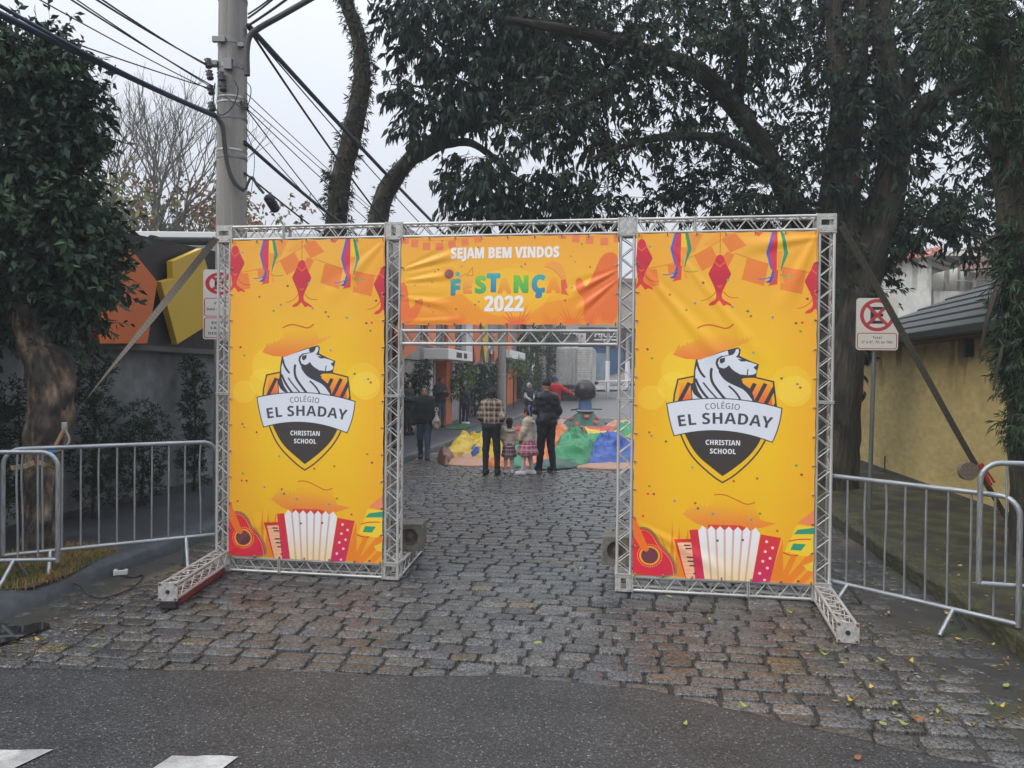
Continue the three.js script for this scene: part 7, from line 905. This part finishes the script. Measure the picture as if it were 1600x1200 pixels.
{
  const A = { elL: [0.25, 1.17, 0.02], elR: [-0.25, 1.17, 0.02], wrL: [0.16, 1.06, 0.20], wrR: [-0.16, 1.06, 0.20] };
  // four onlookers with their backs to the arch
  person({ label: 'person in a brown and white plaid shirt and black trousers watching the deflated inflatable', h: 1.65, pos: gnd(767, 741), turn: Math.PI - 0.1, cell: 0.014, seed: 1, pose: { ...A, elL: [0.275, 1.16, -0.02], elR: [-0.275, 1.16, -0.02], wrL: [0.20, 1.0, 0.14], wrR: [-0.20, 1.0, 0.14], knL: [0.105, 0.5, 0.01], knR: [-0.115, 0.5, 0.0], anR: [-0.13, 0.085, -0.03], head: [0, 1.60, 0.06] }, wide: 1.05, wear: [legs(vary(black)), { name: 'shirt', bones: ['torso', 'armL', 'armR'], inflate: 0.022, wrinkle: 0.014, cell: 0.011, below: 0.95, colour: plaid([0.30, 0.20, 0.14], [0.035, 0.028, 0.03], [0.50, 0.46, 0.42], 0.105) }, shoes(black)], hair: { colour: [0.022, 0.016, 0.014], long: 0.13 } });
  const kid = { wide: 1.05 };
  const g1 = person({ label: 'small child in a cream hooded jacket and navy checked skirt facing the inflatable', h: 1.03, headScale: 1.32, pos: gnd(795, 739.5), turn: Math.PI + 0.1, cell: 0.012, seed: 2, pose: { ...A, head: [0, 1.64, 0.02], elL: [0.26, 1.14, 0.0], elR: [-0.26, 1.14, 0.0], wrL: [0.19, 1.02, 0.17], wrR: [-0.19, 1.02, 0.17] }, wear: [{ name: 'tights', bones: ['legL', 'legR'], inflate: 0.006, wrinkle: 0.004, colour: [0.48, 0.45, 0.52], above: 0.9 }, { name: 'skirt', caps: [[[0, 0.98, 0], [0, 0.62, 0], 0.16, 0.25]], inflate: 0.0, wrinkle: 0.012, below: 0.53, above: 1.0, cell: 0.011, colour: (x, y, z) => { const b = ((y - 0.53) / 0.115) % 1; if (b < 0.16) return [0.50, 0.48, 0.50]; const p = plaid([0.035, 0.045, 0.085], [0.28, 0.04, 0.06], [0.3, 0.3, 0.36], 0.09)(x, y, z); return p; } }, jacket(vary(cream, 0.12), { inflate: 0.04, below: 0.80, wrinkle: 0.02 }), shoes(white)], hair: { colour: [0.016, 0.013, 0.013], long: 0.09 } });
  { const k = 1.03 / 1.75; part(g1, 'hood_collar', new THREE.TorusGeometry(0.062, 0.030, 8, 20).scale(1.25, 1, 0.62).rotateX(Math.PI / 2 - 0.35).translate(0, 1.41 * k, -0.035), mat(cream, 0.9)); part(g1, 'hair_bow', [new THREE.SphereGeometry(0.022, 10, 8).scale(1.5, 0.7, 0.7).translate(0.02, 1.76 * k + 0.015, -0.01), new THREE.SphereGeometry(0.022, 10, 8).scale(1.5, 0.7, 0.7).translate(-0.03, 1.76 * k + 0.015, -0.01)], mat([0.55, 0.2, 0.24], 0.7)); }
  const g2 = person({ label: 'child in a cream hooded jacket and pink checked skirt turned sideways holding a hand', h: 1.25, headScale: 1.18, pos: gnd(824, 742), turn: -Math.PI * 0.58, cell: 0.012, seed: 3, pose: { ...A, elL: [0.24, 1.15, 0.06], wrL: [0.20, 0.95, 0.16], elR: [-0.24, 1.14, -0.02], wrR: [-0.22, 0.92, 0.06], head: [0, 1.63, 0.04], anL: [0.11, 0.085, 0.10], anR: [-0.11, 0.085, -0.12], knL: [0.10, 0.5, 0.08], knR: [-0.10, 0.5, -0.03] }, wear: [{ name: 'tights', bones: ['legL', 'legR'], inflate: 0.010, wrinkle: 0.004, colour: [0.50, 0.47, 0.54], above: 0.9 }, { name: 'skirt', caps: [[[0, 1.0, 0], [0, 0.62, 0], 0.15, 0.29]], inflate: 0.0, wrinkle: 0.016, below: 0.52, above: 1.0, cell: 0.011, colour: (x, y, z) => { const b = ((y - 0.52) / 0.13) % 1; if (b < 0.13) return [0.50, 0.40, 0.44]; return plaid([0.42, 0.10, 0.16], [0.20, 0.03, 0.07], [0.50, 0.36, 0.40], 0.08)(x, y, z); } }, jacket(vary(cream, 0.12), { inflate: 0.042, below: 0.80, wrinkle: 0.018 }), shoes(white)], hair: { colour: [0.035, 0.018, 0.014], bun: [0, 0.11, -0.06] } });
  { const k = 1.25 / 1.75; part(g2, 'hood_collar', new THREE.TorusGeometry(0.075, 0.036, 8, 20).scale(1.2, 1, 0.62).rotateX(Math.PI / 2 - 0.35).translate(0, 1.42 * k, -0.04), mat(cream, 0.9)); part(g2, 'hair_ribbon', [tube([V(0.06, 1.75 * k, -0.02), V(0.08, 1.66 * k, -0.05), V(0.075, 1.55 * k, -0.06)], 0.012, 12, 6), tube([V(0.0, 1.80 * k, -0.05), V(0.04, 1.82 * k, -0.04), V(0.07, 1.74 * k, -0.03)], 0.014, 10, 6)], mat([0.10, 0.16, 0.40], 0.7)); }
  person({ label: 'tall person in dark navy jacket, black knitted cap and dark trousers standing beside the children', h: 1.79, pos: gnd(853, 738), turn: Math.PI + 0.35, cell: 0.014, seed: 4, wide: 1.12, pose: { elL: [0.27, 1.17, 0.04], wrL: [0.14, 1.14, 0.24], elR: [-0.28, 1.16, 0.0], wrR: [-0.22, 0.98, 0.16], anL: [0.12, 0.085, 0.05], anR: [-0.13, 0.085, -0.05], head: [0, 1.62, 0.03] }, wear: [legs(vary(navy, 0.2), { inflate: 0.016 }), jacket(vary([0.014, 0.015, 0.024], 0.2), { inflate: 0.034, below: 0.84, wrinkle: 0.016, shiny: true }), shoes(black, [0.5, 0.5, 0.5])], hair: { colour: [0.010, 0.010, 0.011], cap: true, name: 'knitted_cap' } });
  // walking towards the arch
  const wm = person({ label: 'person in a dark padded jacket and faded jeans walking towards the arch along the kerb', h: 1.62, pos: gnd(662, 719), turn: 0.12, cell: 0.015, seed: 5, wide: 1.15, pose: { elL: [0.29, 1.13, -0.03], wrL: [0.27, 0.88, 0.04], elR: [-0.30, 1.13, 0.0], wrR: [-0.29, 0.88, 0.09], knL: [0.09, 0.5, 0.10], anL: [0.08, 0.09, 0.12], knR: [-0.09, 0.50, 0.0], anR: [-0.07, 0.10, -0.20], toeR: [0, -0.055, 0.13] }, wear: [legs(jeans, { inflate: 0.016 }), jacket(vary([0.014, 0.019, 0.020], 0.2), { inflate: 0.036, quilt: 0.085, below: 0.80, wrinkle: 0.01 }), shoes([0.03, 0.03, 0.035], [0.3, 0.3, 0.3]), { name: 'scarf', caps: [[[-0.04, 1.45, 0.03], [0.04, 1.45, 0.03], 0.062, 0.062]], inflate: 0.01, colour: [0.02, 0.02, 0.022] }], hair: { colour: [0.035, 0.024, 0.02] } });
  { const p = gnd(662, 719), d = -p.z, c = at(682, 655, d - 0.1), o = thing('shopping_bag', 'crumpled white plastic bag carried by the person in faded jeans', 'bag', c), g = nets([-0.14, -0.24, -0.1], [0.14, 0.25, 0.1], 0.014, (x, y, z) => { let q = ell(x, y, z, [0, -0.10, 0], [0.095, 0.115, 0.06]); q = smin(q, capD(x, y, z, [[0, -0.03, 0], [0, 0.19, 0.0], 0.05, 0.014]), 0.04); return q + 0.02 * (fbm(x * 16, y * 9, z * 16, 3) - 0.5); }, (x, y, z) => (fbm(x * 14, y * 14, z * 14, 2) > 0.56 ? [0.34, 0.20, 0.16] : [0.52, 0.51, 0.51])); part(o, 'sack', g, mShinyV); part(o, 'handle', new THREE.TorusGeometry(0.035, 0.008, 6, 14).translate(0, 0.21, 0), mWhiteP); }
  // further away
  const gs = (u, v, y) => gnd(u, v, y);
  person({ label: 'person in a red hooded jacket and blue cap reaching towards the black dome', h: 1.82, pos: gnd(868, 662), turn: Math.PI - 0.35, cell: 0.022, fine: 0.012, handCell: 0.009, seed: 6, wide: 1.1, pose: { elR: [-0.44, 1.26, 0.06], wrR: [-0.68, 1.14, 0.16], elL: [0.26, 1.14, 0.04], wrL: [0.2, 0.98, 0.18] }, wear: [legs(vary(black)), jacket(vary([0.42, 0.022, 0.026], 0.15), { inflate: 0.036, below: 0.86 }), shoes(black)], hair: { colour: [0.02, 0.045, 0.20], cap: true, name: 'cap' } });
  person({ label: 'person with a pale raised hood and dark vest looking towards the tall onlooker', h: 1.62, pos: gnd(826, 665), turn: 0.7, cell: 0.022, fine: 0.012, handCell: 0.009, seed: 7, pose: { ...A }, hood: [0.42, 0.42, 0.43], wear: [legs(vary(black)), { name: 'sleeves', bones: ['armL', 'armR'], inflate: 0.02, colour: [0.46, 0.46, 0.47] }, { name: 'vest', bones: ['torso', 'hips'], inflate: 0.035, below: 0.9, colour: vary([0.025, 0.03, 0.045]) }, shoes(black)], hair: { colour: [0.16, 0.085, 0.045], long: 0.2 } });
  const b8 = at(688, 660, 25); b8.y = PAVE; person({ label: 'person in black jacket and blue jeans looking at a phone beside the orange column', h: 1.66, pos: b8, turn: 0.6, cell: 0.022, fine: 0.012, handCell: 0.009, seed: 8, wide: 1.1, skin: [0.25, 0.13, 0.09], headTurn: 0.2, pose: { elL: [0.26, 1.15, 0.02], elR: [-0.26, 1.15, 0.02], wrL: [0.05, 1.24, 0.24], wrR: [-0.05, 1.22, 0.24] }, wear: [legs(jeans), jacket(vary([0.02, 0.016, 0.018]), { inflate: 0.04, below: 0.88 }), shoes([0.1, 0.04, 0.04])], hair: { colour: [0.016, 0.013, 0.013] } });
  { const c = b8.clone().add(V(0.19, 1.24, 0.22)); top('mobile_phone', box(0.07, 0.14, 0.012, 0, 0, 0, 0.004).rotateX(-0.5).translate(c.x, c.y, c.z), mDark, 'dark phone held by the person beside the orange column', 'phone'); }
  person({ label: 'young person with long fair hair, blue-grey jacket and white shoes beside the young tree', h: 1.38, headScale: 1.1, pos: gs(727, 663, PAVE), turn: Math.PI - 0.5, cell: 0.022, fine: 0.012, handCell: 0.009, seed: 9, wear: [legs(vary(black)), jacket(vary([0.045, 0.05, 0.075]), { inflate: 0.035, below: 0.84 }), shoes(white)], hair: { colour: [0.11, 0.075, 0.05], long: 0.22 } });
  person({ label: 'person with long dark hair and dark coat holding a paper near the school door', h: 1.56, pos: gs(637, 680, PAVE), turn: 1.1, cell: 0.02, fine: 0.011, handCell: 0.008, seed: 10, pose: { ...A, wrL: [0.08, 1.12, 0.25], wrR: [-0.08, 1.10, 0.25] }, wear: [legs(vary(black)), jacket(vary([0.018, 0.016, 0.016]), { inflate: 0.036, below: 0.74 }), shoes(black)], hair: { colour: [0.030, 0.018, 0.013], long: 0.24 } });
  { const c = gs(637, 680, PAVE); top('paper_sheet', box(0.21, 0.004, 0.15).rotateY(1.1).translate(c.x + 0.27, c.y + 0.99, c.z + 0.13), mWhiteP, 'white paper sheet held by the person in the dark coat', 'paper'); }
  person({ label: 'person with shaved head and grey jacket standing on the pavement behind a truss tower', h: 1.55, pos: gs(609, 700, PAVE), turn: -0.4, cell: 0.02, fine: 0.011, handCell: 0.008, seed: 11, wide: 1.1, wear: [legs(vary([0.03, 0.03, 0.032])), jacket(vary([0.06, 0.065, 0.075]), { inflate: 0.038, below: 0.85 }), shoes(black)] });
}
// ---------------------------------------------------------------- the deflated inflatable lying across the street
{
  const mF = (c, r = 0.42) => new THREE.MeshStandardMaterial({ color: lin(c), roughness: r, side: THREE.DoubleSide, bumpMap: rep(bumpMottle, 3), bumpScale: 0.003 });
  const YELc = mF([0.62, 0.42, 0.02]), ORA = mF([0.66, 0.17, 0.03]), GRE = mF([0.02, 0.25, 0.09]), BLU = mF([0.02, 0.08, 0.36]), BRO = mF([0.15, 0.055, 0.03]), PEA = mF([0.48, 0.24, 0.14]), RED = mF([0.42, 0.05, 0.04]), DGR = mF([0.02, 0.085, 0.055]), WHI = mF([0.5, 0.5, 0.52]);
  const o = thing('deflated_inflatable', 'collapsed multicoloured inflatable of yellow, orange, green and blue fabric on the cobbles', 'inflatable', gnd(820, 715));
  // a crumpled heap: outline in photograph ground points, domed and creased
  const heap = (px, h, m, name, seed, peak) => {
    const pts = px.map(([u, v]) => gnd(u, v, 0.02)), c = pts.reduce((a, p) => a.add(p), V(0, 0, 0)).multiplyScalar(1 / pts.length); if (peak) { const p = gnd(peak[0], peak[1], 0.02); c.copy(p); }
    const cv = new THREE.CatmullRomCurve3(pts, true, 'centripetal'), n = 150, rings = 40, pos = [], idx = [];
    for (let r = 0; r <= rings; r++) for (let i = 0; i < n; i++) { const k = r / rings, e = cv.getPointAt(i / n), p = c.clone().lerp(e, k), rid = (f, a) => 1 - Math.abs(2 * fbm(p.x * f + seed, p.z * f * 0.8 + a, seed, 1) - 1), prof = (1 - k ** 2.4), cr = 0.5 * rid(1.3, 1) + 0.32 * rid(3.2, 5) + 0.18 * rid(7, 9); const fold = Math.pow(rid(1.5, 31), 4) * 0.20 + Math.pow(rid(3.1, 37), 5) * 0.11 + Math.pow(rid(6.5, 41), 5) * 0.035, y = 0.02 + h * prof * (0.22 + 0.30 * cr) + Math.min(1, h * 2.2) * fold * (1 - k ** 6) * 0.9; pos.push(p.x + 0.05 * (rid(5, 11) - 0.5), y, p.z + 0.05 * (rid(5, 21) - 0.5)); }
    for (let r = 0; r < rings; r++) for (let i = 0; i < n; i++) { const a = r * n + i, b = r * n + (i + 1) % n; idx.push(a, b, a + n, a + n, b, b + n); }
    const base = pos.length / 3; for (let i = 0; i < n; i++) { const e = cv.getPointAt(i / n); pos.push(e.x, -0.02, e.z); } for (let i = 0; i < n; i++) { const a = rings * n + i, b = rings * n + (i + 1) % n, d = base + i, f = base + (i + 1) % n; idx.push(a, b, d, d, b, f); }
    const g = new THREE.BufferGeometry(); g.setAttribute('position', new THREE.Float32BufferAttribute(pos, 3)); const uv = new Float32Array(pos.length / 3 * 2); for (let i = 0; i < uv.length / 2; i++) { uv[i * 2] = pos[i * 3]; uv[i * 2 + 1] = pos[i * 3 + 2]; } g.setAttribute('uv', new THREE.BufferAttribute(uv, 2)); g.setIndex(idx); g.computeVertexNormals(); part(o, name, shift(g, o.position), m);
  };
  heap([[690, 724], [705, 712], [730, 700], [760, 702], [795, 706], [800, 722], [760, 727], [720, 727]], 0.14, PEA, 'peach_edge', 3);
  heap([[694, 716], [704, 706], [722, 696], [740, 692], [768, 696], [792, 700], [800, 712], [796, 724], [770, 725], [740, 719], [712, 716]], 0.62, YELc, 'yellow_fabric', 5, [733, 704]);
  heap([[684, 722], [686, 712], [698, 706], [708, 712], [706, 722], [696, 727]], 0.36, BRO, 'brown_tip', 7);
  heap([[735, 712], [748, 708], [760, 712], [752, 718], [738, 718]], 0.45, BLU, 'blue_patch', 8);
  heap([[760, 726], [766, 712], [790, 708], [806, 716], [804, 729], [780, 730]], 0.26, ORA, 'orange_fabric', 9);
  heap([[775, 712], [790, 700], [815, 700], [835, 710], [830, 728], [800, 729], [782, 724]], 0.42, GRE, 'green_fabric', 10);
  heap([[812, 728], [830, 716], [850, 708], [870, 696], [880, 706], [872, 722], [850, 728]], 0.35, ORA, 'orange_fabric', 12);
  heap([[842, 708], [856, 690], [876, 684], [890, 694], [884, 716], [862, 722]], 0.85, ORA, 'orange_fabric', 13, [868, 700]);
  heap([[862, 726], [868, 706], [884, 692], [905, 690], [926, 700], [936, 714], [920, 724], [890, 728]], 0.80, GRE, 'green_fabric', 14, [892, 707]);
  heap([[826, 730], [870, 722], [900, 722], [896, 730], [850, 733]], 0.14, DGR, 'dark_green_fabric', 15);
  heap([[905, 722], [925, 706], [950, 696], [990, 702], [1020, 712], [1010, 724], [960, 726]], 0.55, BLU, 'blue_fabric', 16, [947, 708]);
  heap([[900, 729], [940, 723], [1000, 724], [1030, 730], [960, 733]], 0.08, PEA, 'peach_edge', 17);
  heap([[880, 692], [910, 682], [960, 684], [1000, 694], [960, 702], [915, 702]], 0.34, GRE, 'green_fabric', 18); heap([[950, 705], [975, 690], [1020, 690], [1030, 712], [990, 712]], 0.32, WHI, 'white_fabric', 19);
  heap([[880, 690], [890, 678], [920, 674], [945, 680], [930, 690], [905, 694]], 0.30, YELc, 'yellow_fabric', 20); heap([[925, 690], [940, 680], [965, 680], [985, 690], [960, 696]], 0.30, YELc, 'yellow_fabric', 21); heap([[900, 684], [912, 680], [920, 684], [910, 688]], 0.42, BRO, 'brown_patch', 22); heap([[930, 688], [940, 684], [950, 687], [940, 692]], 0.42, BRO, 'brown_patch', 23); heap([[955, 684], [972, 676], [1000, 678], [1010, 688], [980, 692]], 0.55, GRE, 'green_fabric', 24); heap([[965, 696], [985, 688], [1030, 690], [1030, 702], [990, 704]], 0.36, YELc, 'yellow_fabric', 25);
  heap([[866, 680], [890, 672], [930, 670], [1000, 672], [1040, 682], [980, 682], [920, 680]], 0.22, RED, 'red_fabric', 26); heap([[940, 676], [970, 664], [1020, 662], [1060, 672], [1000, 678]], 0.40, PEA, 'pink_fabric', 27); heap([[860, 668], [872, 658], [890, 660], [880, 672]], 0.25, PEA, 'pink_fabric', 28); heap([[790, 684], [810, 676], [830, 680], [822, 690], [800, 692]], 0.4, RED, 'red_fabric', 29); heap([[742, 688], [760, 678], [780, 682], [770, 692]], 0.3, GRE, 'green_fabric', 30); heap([[895, 702], [920, 698], [930, 706], [905, 708]], 0.34, ORA, 'orange_fabric', 31); heap([[920, 708], [935, 702], [948, 706], [938, 712]], 0.4, ORA, 'orange_fabric', 32);
}
{ // half inflated figure: spotted green skirt, blue neck, black dome head
  const b = gnd(914, 668), d = -b.z, sc = d / FPX, o = thing('inflatable_figure', 'half-inflated figure with red-spotted green skirt, blue neck and black dome head', 'inflatable', b), R = rng(4);
  const sk = new THREE.LatheGeometry([[0.02, 28], [8, 27], [12, 24], [20, 17], [32, 9], [44, 2], [46, -1], [40, -2]].map(([x, y]) => new THREE.Vector2(x * sc, y * sc)), 60), p = sk.attributes.position; for (let i = 0; i < p.count; i++) { const a = Math.atan2(p.getZ(i), p.getX(i)), r = Math.hypot(p.getX(i), p.getZ(i)), k = 1 + 0.07 * Math.sin(a * 7 + 1) * smooth(0.2, 1, r / (44 * sc)) + 0.08 * (fbm(p.getX(i) * 3, p.getZ(i) * 3, 2, 3) - 0.5); p.setXYZ(i, p.getX(i) * k, p.getY(i) * (0.92 + 0.3 * (fbm(p.getX(i) * 4 + 5, p.getZ(i) * 4, 0, 3) - 0.3)), p.getZ(i) * k); } sk.computeVertexNormals();
  const skirt = part(o, 'skirt', sk, new THREE.MeshStandardMaterial({ color: lin([0.018, 0.085, 0.055]), roughness: 0.45, side: THREE.DoubleSide }));
  for (const [a, r] of [[1.55, 21], [0.75, 24], [2.6, 27], [1.15, 34], [2.0, 38], [0.3, 36]]) { const x = Math.cos(a) * r * sc, z = Math.sin(a) * r * sc, y = lerp(25, 3, (r - 10) / 34) * sc; const s = new THREE.SphereGeometry(4.2 * sc, 14, 10).scale(1, 0.85, 0.14); s.lookAt(V(Math.cos(a), 0.8, Math.sin(a))); part(skirt, 'red_spot', s.translate(x, y + 0.02, z), mat([0.45, 0.05, 0.045], 0.5)); }
  part(o, 'neck', new THREE.LatheGeometry([[13, 24], [13.5, 27], [11, 30], [10, 38], [8, 46], [6, 52]].map(([x, y]) => new THREE.Vector2(x * sc, y * sc)), 28), mat([0.05, 0.11, 0.24], 0.5)); part(o, 'collar', new THREE.TorusGeometry(13 * sc, 1.6 * sc, 8, 28).rotateX(Math.PI / 2).translate(0, 26 * sc, 0), mat([0.3, 0.3, 0.3], 0.6));
  const hd = new THREE.SphereGeometry(17 * sc, 32, 22), q = hd.attributes.position; for (let i = 0; i < q.count; i++) { let y = q.getY(i); if (y < -9 * sc) y = -9 * sc - (y + 9 * sc) * 0.15; const n = 1 + 0.10 * (fbm(q.getX(i) * 4, y * 4, q.getZ(i) * 4, 2) - 0.5); q.setXYZ(i, q.getX(i) * n, y * 1.08, q.getZ(i) * n); } hd.computeVertexNormals(); part(o, 'dome_head', hd.translate(0, 56 * sc, 0), mat([0.014, 0.014, 0.016], 0.38));
  part(o, 'grey_band', new THREE.TorusGeometry(17.4 * sc, 1.5 * sc, 8, 40, Math.PI).rotateY(-0.5).scale(1, 1.08, 1).translate(0, 56 * sc, 0), mat([0.2, 0.2, 0.21], 0.5)); part(o, 'knob', new THREE.SphereGeometry(3 * sc, 12, 8).translate(17 * sc, 70 * sc, 0), mat([0.02, 0.02, 0.022], 0.5)); part(o, 'side_tube', rod(V(-22 * sc, 27 * sc, 0), V(-11 * sc, 29 * sc, 0), 1.2 * sc), mDark); part(o, 'side_tube', rod(V(11 * sc, 29 * sc, 0), V(26 * sc, 29 * sc, 0.1), 0.8 * sc), mDark);
}
// ---------------------------------------------------------------- fallen leaves on the wet street
{
  const shape = (w, l, curl, seed) => { const n = 8, pos = [], idx = []; for (let i = 0; i <= n; i++) { const k = i / n, ww = w * Math.sin(Math.PI * Math.min(1, k * 0.97 + 0.02)) ** 0.8, y = curl * (k - 0.5) ** 2 * 4 + 0.004 * Math.sin(k * 7 + seed); for (const e of [-1, 0, 1]) pos.push(e * ww / 2, y + Math.abs(e) * curl * 0.5, (k - 0.5) * l); } for (let i = 0; i < n; i++) for (const e of [0, 1]) { const a = i * 3 + e, b = a + 3; idx.push(a, b, a + 1, a + 1, b, b + 1); } const g = new THREE.BufferGeometry(); g.setAttribute('position', new THREE.Float32BufferAttribute(pos, 3)); g.setIndex(idx); g.computeVertexNormals(); return g; };
  const G = [shape(0.045, 0.11, 0.018, 1), shape(0.04, 0.095, 0.03, 2), shape(0.05, 0.10, 0.010, 4)], M = { yellow: mat([0.42, 0.30, 0.05], 0.6, { side: THREE.DoubleSide }), green: mat([0.24, 0.26, 0.06], 0.6, { side: THREE.DoubleSide }), brown: mat([0.22, 0.085, 0.03], 0.7, { side: THREE.DoubleSide }) }, R = rng(15);
  const L = { yellow: 'yellow fallen leaf lying on the wet street', green: 'yellow-green fallen leaf lying on the wet street', brown: 'brown fallen leaf lying on the wet street' };
  for (const [u, v, c, y = 0.014] of [[1070, 1134, 'green'], [1565, 1107, 'yellow'], [1552, 1104, 'green'], [1400, 1104, 'green'], [1468, 1117, 'green'], [1412, 1133, 'green'], [1330, 1098, 'yellow'], [1380, 1034, 'green'], [1422, 1037, 'yellow'], [1432, 1043, 'brown'], [1572, 1073, 'green'], [1380, 1133, 'green'], [1363, 1077, 'yellow'], [1434, 1127, 'brown'], [1340, 1186, 'brown'], [1288, 1025, 'green'], [1316, 1037, 'green'], [1046, 933, 'green'], [1080, 955, 'green'], [1107, 970, 'green'], [1236, 960, 'green'], [718, 820, 'green'], [1388, 960, 'green'], [1475, 955, 'green'], [1480, 960, 'yellow'], [1488, 972, 'brown'], [1385, 897, 'green'], [1395, 905, 'yellow'], [1345, 880, 'green'], [1163, 1105, 'green'], [1497, 1000, 'yellow'], [1550, 1010, 'green', 0.16], [1112, 1012, 'brown'], [840, 1006, 'green'], [1500, 885, 'green', 0.16], [1520, 960, 'brown', 0.16], [145, 1012, 'green'], [60, 1002, 'yellow'], [905, 890, 'green']]) {
    const p = gnd(u, v, y), m = top('fallen_leaf', G[Math.floor(R() * 3)], M[c], L[c], 'leaf', 'fallen leaves on the street'); m.position.copy(p); m.rotation.set((R() - 0.5) * 0.4, R() * 6.3, (R() - 0.5) * 0.4); m.position.y += 0.006; m.scale.setScalar(0.45 + 0.3 * R());
  }
}

{ // crumbs of leaf and grit along both gutters
  const R = rng(23), pos = [], col = [], idx = [];
  for (let i = 0; i < 2600; i++) { const right = R() < 0.72, s = 4.4 + R() ** 1.5 * 16, off = Math.abs(R() + R() + R() - 1.5), t = right ? KR - 0.5 + (R() - 0.5) * 2.4 * (0.4 + off) : KL + 0.35 + off * 0.6, onP = right && t > KR - 0.02; if (right && t > KR - 0.02 && t < KR + 0.17) continue; const q = P(s, t, (onP ? PAVE + 0.02 : 0.006)), a = R() * 6.3, L = 0.008 + 0.020 * R(), k = pos.length / 3, c = [[0.16, 0.09, 0.035], [0.22, 0.17, 0.05], [0.07, 0.05, 0.03], [0.12, 0.13, 0.035], [0.25, 0.22, 0.18]][Math.floor(R() * 5)]; const ex = Math.cos(a) * L, ez = Math.sin(a) * L; pos.push(q.x - ex, q.y + 0.004 * R(), q.z - ez, q.x + ez * 0.4, q.y + 0.006 * R(), q.z - ex * 0.4, q.x + ex, q.y + 0.010 * R(), q.z + ez, q.x - ez * 0.4, q.y + 0.003, q.z + ex * 0.4); for (let j = 0; j < 4; j++) col.push(...c); idx.push(k, k + 1, k + 2, k, k + 2, k + 3); }
  const g = new THREE.BufferGeometry(); g.setAttribute('position', new THREE.Float32BufferAttribute(pos, 3)); g.setAttribute('color', new THREE.Float32BufferAttribute(col, 3)); g.setIndex(idx); g.computeVertexNormals(); top('leaf_litter', g, leafMat({ roughness: 0.9 }), 'scattered brown leaf crumbs and grit along the gutters', 'leaf litter', null, 'stuff');
}
// thin mist paling the far trees and houses, also added to imitate lens haze
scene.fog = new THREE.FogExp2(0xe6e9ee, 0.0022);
renderer.render(scene, camera);
